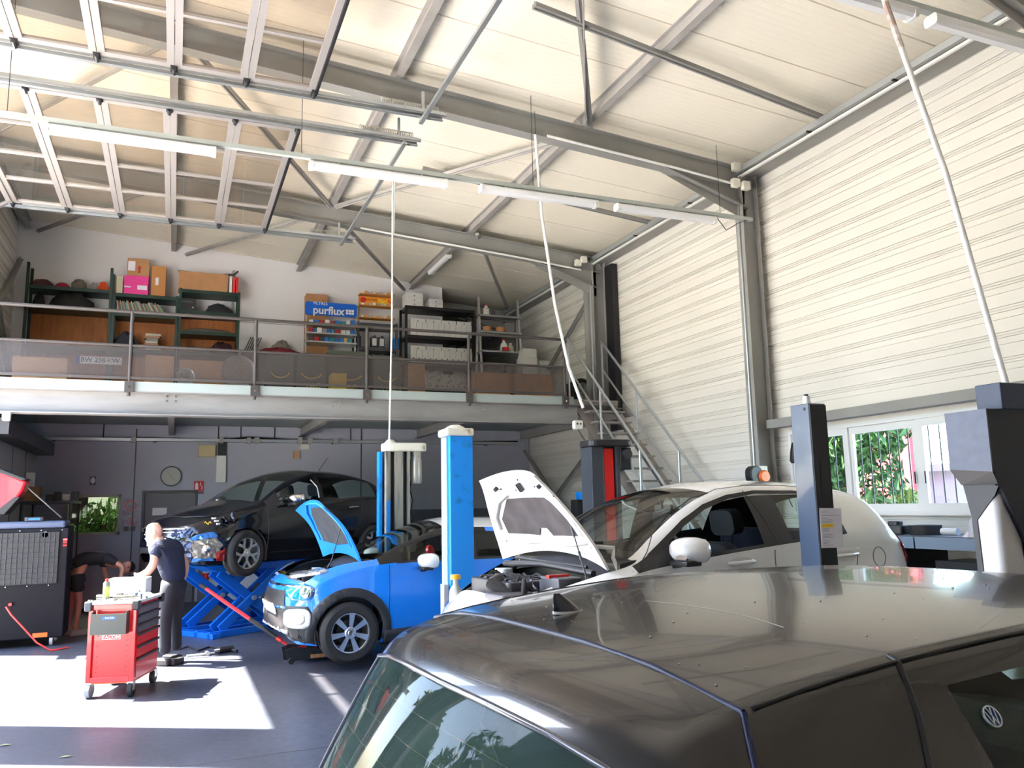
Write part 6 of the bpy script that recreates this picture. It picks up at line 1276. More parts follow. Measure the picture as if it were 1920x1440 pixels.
# old grey column with the motor
L2 = thing('lift_column', 'old greasy grey lift column with a cream cap plate and a hanging motor', 'lift column', (2.95, 11.45, 0), 0)
gre = mat('greasy_grey', (.30, .29, .25), .5, noise=(3, (.05, .045, .04), .34, .5, (6, 1, .5)))
MB().box((-.26, -.02, .02), (-.22, .14, 2.60)).build('blue_flange', M['liftblue'], L2); MB().box((-.185, -.12, .02), (-.125, .14, 2.62)).box((-.06, -.12, .02), (.06, .14, 2.62)).box((.125, -.12, .02), (.16, .14, 2.62)).build('column_body', gre, L2)
MB().box((-.125, -.05, .02), (-.06, .14, 2.62)).box((.06, -.05, .02), (.125, .14, 2.62)).build('guide_slot', M['black'], L2)
MB().box((-.175, -.135, 1.0), (-.13, -.121, 1.9)).build('worn_blue_label', M['liftblue'], L2)
MB().prism(rounded(.10, 0, .64, .34, .12), Matrix.Translation((0, 0, 2.60)), .12).build('cap', M['offw'], L2, bevel=.02); MB().lathe([(.0001, .06), (.05, .05), (.09, 0), (.0001, 0)], Matrix.Translation((-.1, 0, 2.72)), 18).build('cap_dome', M['offw'], L2, smooth=60)
MB().lathe([(.0001, 2.14), (.075, 2.14), (.085, 2.16), (.085, 2.48), (.075, 2.50), (.075, 2.60), (.0001, 2.60)], Matrix.Translation((.28, 0, 0)), 24).build('motor', mat('motor_alu', (.48, .47, .44), .35, .5, noise=(8, (.15, .13, .11), .3, .45)), L2, smooth=35)
MB().tube([(.2, -.03, 2.18), (.18, -.04, 2.05), (.22, -.05, 1.9), (.19, -.04, 1.72), (.23, -.04, 1.65), (.2, -.03, 1.55)], .01, 6).build('motor_cable', M['black'], L2, smooth=50); MB().box((-.32, -.3, 0), (.32, .35, .03)).build('base_plate', M['dark'], L2)
def lift_arms(root, side, reach, dz=.60):
    """two swinging arms under the sill with a pad each; side=+1 reaches towards +y"""
    MB().box((-.16, side * .13, dz - .22), (.16, side * .20, dz + .25)).build('carriage', M['dark'], root)
    for dx in (-.85, .8):
        MB().bar((math.copysign(.1, dx), side * .18, dz - .16), (dx, side * reach, dz - .16), .10, .08).build('swing_arm', M['dark'], root)
        MB().cyl((dx, side * reach, dz - .14), (dx, side * reach, dz + .03), .05, 14).build('lift_pad', M['rub'], root)
# red fronted column behind the white car
L3 = thing('lift_column', 'charcoal lift column with a bright red front strip and black lid, behind the white car', 'lift column', (4.12, 7.45, 0), -4)
MB().box((-.19, -.12, .02), (-.055, .16, 2.38)).box((.085, -.12, .02), (.13, .16, 2.38)).build('column_body', mat('lift_charcoal', (.035, .042, .055), .4), L3, bevel=.006); MB().box((-.055, -.06, .02), (.085, .16, 2.38)).build('guide_channel', M['black'], L3)
MB().box((-.035, -.085, .3), (.07, -.06, 2.36)).build('red_strip', mat('vivid_red', (.95, .008, .008), .4), L3); MB().prism(rounded(.03, .0, .50, .36, .10), Matrix.Translation((0, 0, 2.38)), .07).build('lid', M['black'], L3, bevel=.015)
MB().box((.13, -.13, 2.14), (.26, .1, 2.37)).build('motor_housing', M['black'], L3, bevel=.015); MB().lathe([(.0001, 0), (.05, 0), (.05, .04), (.0001, .04)], Matrix.Translation((.2, -.13, 2.30)) @ rotm(90), 16).build('motor_flange', M['dark'], L3); MB().box((-.3, -.3, 0), (.3, .35, .03)).build('base_plate', M['dark'], L3)
lift_arms(L3, -1, 1.10, .585)
# dark column in front of the white car with the taped notice
L4 = thing('lift_column', 'slim dark blue lift column in front of the white car with a printed notice taped on', 'lift column', (3.87, 4.19, 0), 0)
MB().box((-.07, -.085, .02), (.07, .085, 2.42)).build('column_body', mat('lift_navy', (.055, .085, .15), .38, coat=.2), L4, bevel=.005)
MB().box((-.066, -.092, .02), (.069, -.085, 2.41)).build('channel_cover', mat('lift_unlit_side', (.006, .007, .012), .5), L4); MB().box((-.02, -.096, 1.83), (.05, -.092, 2.05)).build('cover_plate', M['black'], L4)  # cover kept near black: shade of the unlit front put into its colour
MB().cyl((-.0705, -.045, 2.385), (-.074, -.045, 2.385), .010, 12).build('key_hole', M['black'], L4); MB().box((-.05, -.0945, 2.385), (.05, -.0925, 2.395)).build('vent_slot', M['black'], L4)
MB().box((-.3, -.25, 0), (.3, .3, .03)).build('base_plate', M['dark'], L4); lift_arms(L4, 1, .95, .585)
tc_ = thing('spray_can', 'small white can standing on top of the dark blue lift column', 'can', (3.865, 4.19, 2.421)); MB().lathe([(.0001, 0), (.024, 0), (.024, .05), (.02, .058), (.0001, .058)], None, 18).build('can_body', M['white'], tc_, smooth=40); MB().cyl((0, 0, .058), (0, 0, .07), .014).cyl((.022, 0, .02), (.034, 0, .02), .005, 6).build('can_top', M['black'], tc_)
# notice sheet
lm = frame_at((3.87, 4.19, 0), 0)
nz_ = thing('paper_notice', 'white printed notice with one yellow highlighted line taped to the dark blue column', 'notice', lm @ Vector((.025, -.0985, 1.615)), 0)
MB().box((-.085, -.001, -.125), (.095, 0, .125)).build('sheet', M['paper'], nz_, mtx=rotm(0, 1.5, 0)); MB().box((-.07, -.003, .005), (.02, -.0015, .026)).build('highlight', mat('highlighter', (.95, .62, .0), .6), nz_)
tl = MB(); rnd = random.Random(4)
for k, w in enumerate((.05, .04, 0, .17, 0, .06, .1, .11, .08, 0, 0, 0, .06, .07, .05, 0, .09, .1, .1, 0, .05, .06, .04, .09)):
    if w: tl.box((-.070, -.0022, .106 - k * .0093), (-.070 + w * .85, -.0012, .108 - k * .0093))
tag(tl.build('text_lines', mat('print_grey', (.25, .25, .32), .7), nz_), kind='stuff')
# big right-hand column head with the white oil tank
L5 = thing('lift_column', 'big dark column at the right with a navy hood, its lit face coloured paler, and a white oil tank', 'lift column', (3.70, 2.78, 0), 0)
HB = mat('hood_lit_side', (.13, .15, .21), .55, noise=(20, (.11, .125, .18), .3, .7)); CN = mat('column_navy', (.010, .012, .022), .5)  # hood face paler than its body: light from the doors put into colour
yz = Matrix(((0, 0, 1, 0), (1, 0, 0, 0), (0, 1, 0, 0), (0, 0, 0, 1)))      # local (y, z) outline pushed along x
MB().prism([(0, 1.915), (.235, 1.935), (.235, 2.225), (0, 2.225)], yz @ Matrix.Translation((0, 0, -.008)), .008).build('hood_face', HB, L5); MB().add([(-.008, 0, 1.915), (-.008, .235, 1.935), (.02, .20, 1.855), (.02, 0, 1.86)], [(0, 1, 2, 3)]).build('hood_chamfer', mat('hood_chamfer_grey', (.10, .09, .09), .6), L5)
MB().box((0, 0, 1.93), (.36, .24, 2.225)).add([(0, 0, 1.93), (.36, 0, 1.93), (.36, .24, 1.93), (0, .24, 1.93), (.02, 0, 1.855), (.36, 0, 1.855), (.36, .20, 1.855), (.02, .20, 1.855)], [(4, 7, 6, 5), (0, 1, 5, 4), (1, 2, 6, 5), (2, 3, 7, 6), (3, 0, 4, 7)]).build('hood_body', CN, L5)
MB().prism([(.02, 1.856), (.36, 1.856), (.36, .02), (.24, .02), (.24, 1.45), (.045, 1.83)], Matrix(((1, 0, 0, 0), (0, 0, 1, .0), (0, 1, 0, 0), (0, 0, 0, 1))), .02).box((.22, .02, .02), (.36, .24, 1.856)).build('column_body', CN, L5)
MB().prism([(.0, 1.856), (.20, 1.856), (.17, 1.70), (.16, 1.2), (.13, 1.2), (.14, 1.68), (.03, 1.80)], yz @ Matrix.Translation((0, 0, .03)), .012).build('tank_bracket', CN, L5)
MB().box((.10, -.01, 2.226), (.34, .13, 2.36)).build('head_block', mat('head_navy', (.025, .04, .085), .5), L5, bevel=.004)
MB().prism(rounded(.12, .105, .17, .16, .035), Matrix.Translation((0, 0, .7)), 1.13).build('oil_tank', mat('tank_white', (.74, .73, .76), .4), L5, smooth=40, bevel=.008)
MB().box((-.1, -.1, 0), (.45, .35, .03)).build('base_plate', M['dark'], L5)
# ------- blue scissor lift under the black car
ka = math.radians(31); KP0 = KR.location.copy(); KP0.z = 0
SC = thing('scissor_lift', 'bright blue scissor lift holding up the black car', 'scissor lift', KP0, 31); zplat = KR.location.z + .185 * 1.04
for sy in (-1, 1):
    yy = sy * .40
    MB().box((.55, yy - .20, zplat - .13), (3.45, yy + .20, zplat - .03)).build('platform', M['scissor'], SC, bevel=.01)
    MB().prism([(0, -.10), (.25, 0), (0, 0)], Matrix(((-1, 0, 0, .55), (0, 0, 1, yy - .20), (0, 1, 0, zplat - .03), (0, 0, 0, 1))), .4).build('ramp_end', M['scissor'], SC)
    MB().box((.45, yy - .20, 0), (3.1, yy - .12, .09)).box((.45, yy + .12, 0), (3.1, yy + .20, .09)).build('base_rail', M['scissor'], SC, bevel=.006)
    for (u0, u1) in ((.65, 1.75), (1.90, 3.0)):
        for k in (-1, 1):
            MB().bar((u0, yy + k * .10 - .03, .10), (u1, yy + k * .10 - .03, zplat - .15), .04, .13).build('scissor_arm', M['scissor'], SC, bevel=.008); MB().bar((u1, yy + k * .10 + .03, .10), (u0, yy + k * .10 + .03, zplat - .15), .04, .13).build('scissor_arm', M['scissor'], SC, bevel=.008)
        MB().cyl(((u0 + u1) / 2, yy - .19, (zplat - .05) / 2), ((u0 + u1) / 2, yy + .19, (zplat - .05) / 2), .035).build('pivot_pin', M['galv'], SC)
        MB().cyl((u0 + .15, yy, .14), (u1 - .35, yy, zplat - .38), .035).build('hydraulic_ram', M['dark'], SC)
    for ux in (.7, 1.3, 2.4): MB().box((ux - .08, yy - .12, zplat - .03), (ux + .08, yy + .12, zplat)).build('rubber_block', M['rub'], SC)
for ux in (.45, 3.0): MB().box((ux, -.66, 0), (ux + .14, .66, .075)).build('cross_beam', M['scissor'], SC, bevel=.006)
# ------- trolley jack
JK = thing('trolley_jack', 'red and black trolley jack under the front of the blue car, long red handle raised', 'jack', (1.62, 10.38, 0), 4)
for s in (-1, 1): MB().prism([(-.32, .05), (-.34, .16), (-.25, .19), (.30, .12), (.34, .06), (.30, .03), (-.25, .03)], Matrix(((1, 0, 0, 0), (0, 0, 1, s * .13 - .006), (0, 1, 0, 0), (0, 0, 0, 1))), .012).build('side_plate', M['dark'], JK)
MB().prism([(-.25, .12), (-.1, .17), (.26, .32), (.31, .31), (.28, .25), (-.1, .10)], Matrix(((1, 0, 0, 0), (0, 0, 1, -.09), (0, 1, 0, 0), (0, 0, 0, 1))), .18).build('lifting_arm', M['red'], JK, bevel=.006)
MB().cyl((.27, 0, .30), (.27, 0, .36), .06).build('saddle', M['dark'], JK)
MB().box((-.05, -.145, .045), (.25, -.138, .085)).build('brand_plate', mat('worn_orange', (.75, .25, .05), .5, noise=(25, (.5, .4, .3), .4, .5)), JK)
for (x, r_) in ((-.28, .035), (.3, .05)):
    for s in (-1, 1): MB().cyl((x, s * .16 - .015, r_), (x, s * .16 + .015, r_), r_, 18).build('wheel', M['rub'], JK)
inv = (frame_at((1.62, 10.38, 0), 4)).inverted(); e0 = inv @ Vector((1.32, 10.40, .20)); e1 = inv @ at(375, 1096, Y=10.9)
hd_ = MB().tube([e0, e0.lerp(e1, .22)], .018, 8).tube([e0.lerp(e1, .06), e0.lerp(e1, .11)], .028, 10).build('handle_socket', M['red'], JK, smooth=40)
MB().tube([e0.lerp(e1, .93), e1], .026, 12).build('handle_grip', M['black'], JK, smooth=40); MB().tube([e0.lerp(e1, .10), e0.lerp(e1, .42)], .026, 12).build('handle_sleeve', M['black'], JK, smooth=40); MB().tube([e0.lerp(e1, .40), e0.lerp(e1, .94)], .022, 12).build('handle', mat('handle_red', (.85, .02, .03), .3, coat=.4), JK, smooth=40)
# ================================================================== TOOL TROLLEY
TX, TY, TR = -.42, 9.62, -17
T = thing('tool_trolley', 'red wheeled tool trolley with dark drawers and tools scattered on top', 'tool trolley', (TX, TY, 0), TR)
RED = mat('trolley_red', (.78, .018, .018), .32, coat=.4); a_, b_ = .23, .36; z0, z1 = .15, .90
MB().box((-a_ + .0, -b_ + .03, z0), (a_ - .012, b_, z1)).build('cabinet', RED, T, bevel=.006)
rect = MB()
for (x0, x1, q0, q1) in ((-a_, -a_ + .045, z0, z1), (a_ - .045, a_, z0, z1), (-a_ + .045, a_ - .045, z0, z0 + .05), (-a_ + .045, a_ - .045, z1 - .05, z1)): rect.box((x0, -b_, q0), (x1, -b_ + .03, q1))
rect.build('side_frame', RED, T, bevel=.004)
MB().box((-a_ - .02, -b_ - .02, z1), (a_ + .02, b_ + .02, z1 + .03)).build('worktop', mat('worktop_plastic', (.60, .60, .60), .5), T, bevel=.008)
for sx in (-1, 1):
    for sy in (-1, 1): MB().box((sx * a_ - .035, sy * b_ - .035, z1 - .06), (sx * a_ + .035, sy * b_ + .035, z1 + .035)).build('corner_cap', M['dgrey'] if sx < 0 else M['black'], T, bevel=.012)
bin_ = MB().box((-.17, -b_ - .10, .62), (.17, -b_ - .09, .82)).box((-.17, -b_ - .09, .62), (-.16, -b_, .84)).box((.16, -b_ - .09, .62), (.17, -b_, .84)).box((-.16, -b_ - .09, .62), (.16, -b_, .63)); bn = bin_.build('side_bin', mat('bin_black', (.04, .045, .04), .35), T)
MB().box((-.06, -b_ - .102, .765), (.07, -b_ - .1, .795)).build('bin_label', BLU, bn); text_obj('bin_lettering', 'FACOM', .026, M['white'], bn, Matrix.Translation((.012, -b_ - .1035, .78)) @ FACE_CAM, .0004)
fp = MB().box((-.10, -b_ + .026, .555), (.08, -b_ + .031, .605)).build('maker_plate', M['white'], T); MB().box((-.094, -b_ + .0245, .561), (.074, -b_ + .0262, .599)).build('plate_field', mat('plate_red', (.7, .03, .03), .4), fp); text_obj('maker_lettering', 'FACOM', .042, M['white'], fp, Matrix.Translation((-.01, -b_ + .0235, .58)) @ FACE_CAM, .0006, .0015, 1.15)
pf = MB()
for i in range(8):
    for sx in (-1, 1): pf.box((sx * .14 - .008, -b_ + .027, .24 + i * .05), (sx * .14 + (.008 if i % 2 else 0), -b_ + .0305, .246 + i * .05))
tag(pf.build('slots', M['black'], T), kind='stuff')
zz = z0 + .03
for k, h in enumerate((.19, .12, .12, .09, .09, .09)):
    dr = MB().box((a_ - .014, -b_ + .05, zz), (a_ + .004, b_ - .04, zz + h - .008)).build('drawer', RED if k < 3 else M['dgrey'], T); MB().box((a_ + .004, -b_ + .05, zz + h - .035), (a_ + .022, b_ - .04, zz + h - .01)).build('drawer_handle', M['black'], dr, bevel=.004); zz += h
MB().box((-a_ + .01, -b_ - .0, z0 - .012), (a_ - .01, b_, z0)).build('chassis', mat('chassis_orange', (.85, .10, .02), .4), T)
for sx in (-1, 1):
    for sy in (-1, 1):
        c = bpy.data.objects.new('castor', None); COL.objects.link(c); c.parent = T; c.location = (sx * (a_ - .03), sy * (b_ - .04), 0); c.scale = (1.05, 1.05, 1.05)
        MB().cyl((-.020, 0, .068), (.020, 0, .068), .068, 24).build('castor_wheel', M['rub'] if sx > 0 else mat('castor_grey', (.35, .35, .36), .6), c); MB().box((-.026, -.03, .06), (-.019, .03, .14)).box((.019, -.03, .06), (.026, .03, .14)).box((-.026, -.04, .128), (.026, .04, .142)).build('castor_fork', M['silver'], c)
TF = frame_at((TX, TY, 0), TR)
def on_top(x, y): return TF @ Vector((x, y, z1 + .031))
rnd = random.Random(12); KT = 1.45
kinds = [('spanner', 'chrome', .17), ('spanner', 'silver', .22), ('ratchet', 'chrome', .24), ('screwdriver', 'black', .2), ('pliers', 'dark', .18), ('spanner', 'chrome', .15), ('socket_bar', 'chrome', .3), ('spanner', 'silver', .2), ('screwdriver', 'silver', .22), ('ratchet', 'chrome', .2), ('pliers', 'silver', .17), ('spanner', 'chrome', .19)]
spots = [(-.14, -.30), (-.02, -.28), (.12, -.30), (-.12, -.2), (.05, -.17), (.15, -.12), (-.02, -.09), (-.13, -.02), (.1, .02), (-.02, .1), (.14, .14), (.05, .24)]
wh = ['at the front left corner', 'at the front edge', 'at the front right corner', 'left, behind the front ones', 'in the middle, near the front', 'at the right edge', 'long one lying in the middle', 'left of the middle', 'right of the middle', 'behind the middle', 'at the back right', 'at the back edge']
for i, ((nm, mt, ln_), (x, y)) in enumerate(zip(kinds, spots)):
    o = MB(); h = ln_ / 2
    if nm == 'spanner': o.box((-h, -.008, 0), (h, .008, .007)); o.lathe([(.009, 0), (.018, 0), (.018, .009), (.009, .009)], Matrix.Translation((-h, 0, 0)), 12, True); o.lathe([(.008, 0), (.016, 0), (.016, .009), (.008, .009)], Matrix.Translation((h, 0, 0)), 12, True)
    elif nm == 'pliers': o.tube([(-h, -.025, .01), (0, -.004, .01), (h * .5, .006, .01)], .008, 6).tube([(-h, .025, .011), (0, .004, .011), (h * .5, -.006, .011)], .008, 6)
    elif nm == 'screwdriver': o.cyl((-h, 0, .014), (-h * .1, 0, .014), .014, 10).cyl((-h * .1, 0, .014), (h, 0, .014), .004, 6)
    else: o.cyl((-h, 0, .012), (h * .8, 0, .012), .010, 8).cyl((h * .85, 0, 0), (h * .85, 0, .03), .018, 12)
    ob = o.build(nm, M[mt], smooth=40); ob.scale = (1.15, 1.9, 1.9); ob.location = on_top(x, y); ob.rotation_euler = (0, 0, rnd.uniform(-.9, .9)); tag(ob, '%s %s on the trolley top, %s' % ({'chrome': 'shiny', 'silver': 'satin', 'black': 'black handled', 'dark': 'dark'}[mt], nm.replace('_', ' '), wh[i]), nm.replace('_', ' '))
sp_ = thing('aerosol_can', 'tall grey aerosol can with a red nozzle on the trolley top', 'aerosol can', on_top(-.115, -.24)); MB().lathe([(.0001, 0), (.032, 0), (.032, .17), (.024, .185), (.0001, .185)], None, 20).build('can_body', mat('can_grey', (.30, .32, .28), .3, .4), sp_, smooth=40); MB().lathe([(.014, .185), (.018, .187), (.016, .21), (.0001, .215)], None, 14).build('nozzle', M['red'], sp_); MB().lathe([(.0325, .03), (.0325, .14)], None, 20).build('can_label', mat('can_label', (.45, .5, .12), .5), sp_)
# ================================================================== COOLER ON THE LEFT
hp0 = at(128, 1205, Z=0); HX1 = -1.36; HX0 = -2.55; HY = 13.25
H = thing('air_cooler', 'big black portable air cooler with a square front grille at the left edge', 'air cooler', ((HX0 + HX1) / 2, HY + .3, 0)); w = (HX1 - HX0) / 2
BK = mat('cooler_black', (.004, .0035, .006), .6, spec=.2)
MB().box((-w, -.3, .11), (w, .3, 1.62)).build('casing', BK, H, bevel=.02)
MB().box((-w + .0, -.325, .86), (w - .12, -.302, 1.56)).build('grille_recess', M['black'], H)
gm_ = MB()
for k in range(16): x = -w + .05 + k * (2 * w - .22) / 15; gm_.cyl((x, -.335, .86), (x, -.335, 1.56), .004, 5)
for k in range(11): z = .86 + k * .07; gm_.cyl((-w, -.337, z), (w - .12, -.337, z), .004, 5)
gm_.build('grille_wires', mat('wire_grey', (.035, .04, .05), .4, .4), H)
MB().box((-w, -.3, 1.62), (w - .05, .28, 1.72)).build('top_cover', mat('cooler_top', (.06, .08, .14), .35), H, bevel=.03); MB().prism(rounded(0, 0, .26, .1, .04), Matrix.Translation((-.35 + .5, -.25, 1.72)), .06).build('control_panel', M['black'], H, bevel=.01); MB().box((.08, -.306, 1.735), (.22, -.301, 1.765)).build('panel_label', BLU, H)
MB().cyl((.30, -.31, 1.53), (.30, -.325, 1.53), .04, 20).build('round_cap', M['offw'], H)
for k in range(3): MB().box((w - .07, -.306, 1.36 + k * .04), (w - .02, -.300, 1.385 + k * .04)).build('indicator', mat('indicator_red', (.9, .03, .04), .4, emit=((1, .05, .05), 1.5)) if k == 2 else M['red'], H)
MB().box((.22, -.31, .13), (.40, -.3, .19)).build('reflector', M['orange'], H)
for sx in (-1, 1):
    for sy in (-1, 1): MB().cyl((sx * (w - .15) - .02, sy * .22, .075), (sx * (w - .15) + .02, sy * .22, .075), .075, 20).box((sx * (w - .15) - .03, sy * .22 - .03, .1), (sx * (w - .15) + .03, sy * .22 + .03, .24)).build('castor', mat('castor_pale', (.45, .45, .47), .4), H)
for k in range(9): MB().cyl((-w + .06 + k * .13, -.302, .83 if k % 2 else 1.59), (-w + .06 + k * .13, -.306, .83 if k % 2 else 1.59), .007, 8).build('rivet', M['silver'], H)
MB().cyl((-.065, -.36, .60), (-.065, -.3, .60), .022).build('hose_fitting', M['red'], H)
tag(MB().tube([(-2.02, 12.90, .60), (-1.95, 12.86, .50), (-1.78, 12.85, .30), (-1.62, 12.8, .12), (-1.45, 12.75, .012), (-1.25, 12.9, .012)], .012, 8).build('red_hose', mat('hose_red', (.65, .05, .04), .4), smooth=50), 'thin red hose hanging from the black cooler down to the floor', 'hose')
# red and black machine head on a tilted strut
RM = thing('welding_head', 'red and black machine head tilted over the cooler at the left edge', 'machine', (-2.2, 13.5, 1.742), 0)
p0 = at(0, 940, Y=13.4); RMz = p0.z - 1.74
MB().prism([(-.45, .05), (.05, .0), (.22, .28), (.26, .42), (-.05, .56), (-.45, .60)], Matrix(((1, 0, 0, 0), (0, 0, 1, -.2), (0, 1, 0, .12), (0, 0, 0, 1))), .4).build('red_case', mat('case_red', (.75, .01, .03), .3, coat=.4), RM, bevel=.03)
MB().prism([(-.45, .60), (-.05, .56), (.27, .42), (.20, .40), (-.1, .52), (-.45, .56)], Matrix(((1, 0, 0, 0), (0, 0, 1, -.21), (0, 1, 0, .15), (0, 0, 0, 1))), .42).build('black_top', M['black'], RM, bevel=.01); MB().prism([(-.3, -.03), (.02, -.04), (.2, .2), (.12, .2), (-.05, .04), (-.3, .04)], Matrix(((1, 0, 0, 0), (0, 0, 1, -.21), (0, 1, 0, .12), (0, 0, 0, 1))), .42).build('black_trim', M['black'], RM, bevel=.01)
MB().tube([(.20, -.1, .52), (.72, -.12, .02)], .012, 8).build('strut', M['dark'], RM); MB().box((-.4, -.12, -.018), (-.1, .12, .16)).build('mount', M['dgrey'], RM)
# ================================================================== WALL FITTINGS, SMALL THINGS
def wall_at(px, py, y=YB): return at(px, py, Y=y)
p = wall_at(321, 893); ck = thing('wall_clock', 'round black rimmed wall clock on the grey rear wall', 'clock', (p.x, YB, p.z)); R_ = .205
MB().lathe([(R_ - .02, 0), (R_, 0), (R_, .05), (R_ - .02, .05)], rotm(90), 40, True).build('rim', M['black'], ck, smooth=50); MB().lathe([(.0001, .02), (R_ - .02, .02)], rotm(90), 40).build('dial', mat('dial', (.50, .52, .50), .12, .3), ck)
for nm, a, l, w in (('hour_hand', 135, .11, .008), ('minute_hand', -38, .16, .006), ('second_hand', 142, .15, .003)): d = Vector((math.sin(math.radians(a)), 0, math.cos(math.radians(a)))); MB().bar(Vector((0, -.03, 0)) - d * .02, Vector((0, -.03, 0)) + d * l, w, .002).build(nm, M['black'], ck)
for k in range(12): a = k * PI / 6; MB().bar((math.sin(a) * .15, -.022, math.cos(a) * .15), (math.sin(a) * .175, -.022, math.cos(a) * .175), .006, .002).build('hour_mark', M['black'], ck)
a = wall_at(364, 902); b = wall_at(382, 921); sg = thing('extinguisher_sign', 'small red and white fire extinguisher sign above the black car bonnet', 'sign', ((a.x + b.x) / 2, YB, (a.z + b.z) / 2)); w = (b.x - a.x) / 2; h = (a.z - b.z) / 2
MB().box((-w, -.008, -h), (w, -.002, h)).build('plate', mat('sign_red', (.6, .01, .03), .5), sg); MB().prism([(-.03, -.07), (.03, -.07), (.03, .04), (.012, .06), (.012, .08), (-.012, .08), (-.012, .06), (-.03, .04)], Matrix.Translation((-w * .45, -.009, 0)) @ FACE_CAM, .001).build('pictogram', M['white'], sg)
fl_ = MB().tube([(w * .45 + .02 * math.sin(t), -.01, -h * .7 + h * .24 * t) for t in range(7)], .009, 5); fl_.build('flame_mark', M['white'], sg); MB().box((-w, -.008, -h - .05), (w, -.002, -h - .005)).build('caption_strip', M['dgrey'], sg)
ex = thing('fire_extinguisher', 'red fire extinguisher hanging low on the pale wall panel behind the scissor lift', 'fire extinguisher', (wall_at(386, 1075).x, YB - .13, .45)); MB().lathe([(.0001, 0), (.07, .005), (.075, .03), (.075, .38), (.05, .44), (.02, .46), (.02, .50), (.0001, .5)], None, 22).build('cylinder', M['red'], ex, smooth=50); MB().lathe([(.0758, .12), (.0758, .26)], None, 22).build('label', M['white'], ex)
MB().bar((-.02, 0, .51), (.09, 0, .56), .02, .01).bar((-.02, 0, .50), (.09, 0, .50), .02, .01).build('handle', M['black'], ex); MB().tube([(.01, 0, .48), (-.09, 0, .44), (-.10, 0, .2)], .01, 6).build('hose', M['black'], ex); MB().box((-.02, .07, .3), (.02, .13, .4)).build('wall_bracket', M['dark'], ex)
# posters
a = wall_at(232, 934); b = wall_at(257, 998); ps_ = thing('warning_poster', 'pale poster with a no smoking sign beside the office window', 'poster', ((a.x + b.x) / 2, YB, (a.z + b.z) / 2)); w = (b.x - a.x) / 2; h = (a.z - b.z) / 2
MB().box((-w, -.006, -h), (w, -.001, h)).build('sheet', mat('poster_sheet', (.50, .47, .52), .5, noise=(9, (.30, .22, .30), .35, .6)), ps_)
for (cz, r_) in ((h * .55, .10), (-h * .35, .06)):
    MB().lathe([(r_ * .82, 0), (r_, 0), (r_, .003), (r_ * .82, .003)], Matrix.Translation((0, -.007, cz)) @ rotm(90), 28, True).bar((-r_ * .6, -.009, cz + r_ * .6), (r_ * .6, -.009, cz - r_ * .6), r_ * .16, .002).build('prohibition_ring', M['red'], ps_); MB().bar((-r_ * .6, -.0075, cz - .01), (r_ * .6, -.0075, cz - .01), .02, .001).build('cigarette_mark', M['black'], ps_)
MB().box((-w * .8, -.008, -h * .92), (-w * .15, -.006, -h * .65)).box((w * .1, -.008, -h * .92), (w * .75, -.006, -h * .65)).build('pictograms', M['dgrey'], ps_)
# electric boxes and the tray
ty = YB - .12; tz = 3.27
tr_ = tag(MB().box((-2.6, ty - .05, tz - .035), (XR - .1, ty + .05, tz - .028)).box((-2.6, ty - .05, tz - .035), (XR - .1, ty - .046, tz + .03)).box((-2.6, ty + .046, tz - .035), (XR - .1, ty + .05, tz + .03)).build('cable_tray', M['galv']), 'perforated metal cable tray running along the rear wall under the mezzanine', 'cable tray')
for k in range(6): x = -2.2 + k * 1.8; MB().box((x - .02, ty - .05, tz - .05), (x + .02, YB - .001, tz - .036)).build('tray_bracket', M['dark'], tr_)
MB().tube([(-2.4, ty, tz + .01), (-.5, ty, tz + .03), (.9, ty - .01, tz + .01), (1.4, ty, tz + .07), (2.4, ty, tz + .02), (5.5, ty, tz + .01), (7.6, ty, tz + .05)], .022, 6).build('black_cables', M['black'], tr_, smooth=50)
for i, (px, w) in enumerate(((77, .13), (251, .10), (414, .08), (465, .08), (480, .10), (560, .10), (579, .10), (626, .11))):
    p = wall_at(px, 827); o = MB().prism(rounded(0, 0, w, .13, .015), Matrix.Translation((0, 0, 0)) @ rotm(90), .07).build('socket_outlet', mat('outlet_grey', (.36, .35, .33), .5), bevel=.005); o.location = (p.x, ty - .055, tz - .0)
    tag(o, 'grey socket box on the tray, ' + ['leftmost, in the corner', 'above the wall joint left of the clock', 'above the beige cabinet', 'left one of the pair right of the white duct', 'right one of the pair right of the white duct', 'left one of the pair above the black car roof', 'right one of the pair above the black car roof', 'alone at the right, near the grey lift column'][i], 'socket box', 'outlets on the tray')
def wbox(name, px0, py0, px1, py1, d, m, lab, cat): a = wall_at(px0, py1); b = wall_at(px1, py0); o = MB().box((a.x, YB - d, a.z), (b.x, YB - .001, b.z)).build(name, m, bevel=.006); return tag(o, lab, cat)
wbox('electric_cabinet', 371, 835, 404, 857, .10, mat('cabinet_beige', (.60, .50, .28), .5), 'beige electric cabinet under the cable tray', 'electric cabinet')
wbox('duct', 404, 855, 424, 905, .10, M['white'], 'white vertical duct cover above the black car bonnet', 'duct'); wbox('duct', 408, 822, 424, 854, .08, M['black'], 'black cable bundle above the white duct', 'cable bundle')
wbox('alarm_box', 550, 846, 562, 860, .05, mat('alarm_tan', (.50, .30, .15), .5), 'small tan alarm box under the tray', 'alarm box'); wbox('label_plate', 562, 833, 579, 843, .03, M['cream'], 'pale plate hanging from the tray', 'plate')
wl_ = thing('wall_lamp', 'small pale oval lamp on the rear wall above the office window', 'lamp', wall_at(174, 901)); MB().lathe([(.0001, .05), (.03, .045), (.04, .02), (.045, 0)], rotm(90) @ Matrix.Diagonal((1, 1.6, 1, 1)), 18).build('glass_cover', M['white'], wl_, smooth=60); MB().box((-.05, -.01, -.08), (.05, 0, .08)).build('base', M['dgrey'], wl_, bevel=.01)
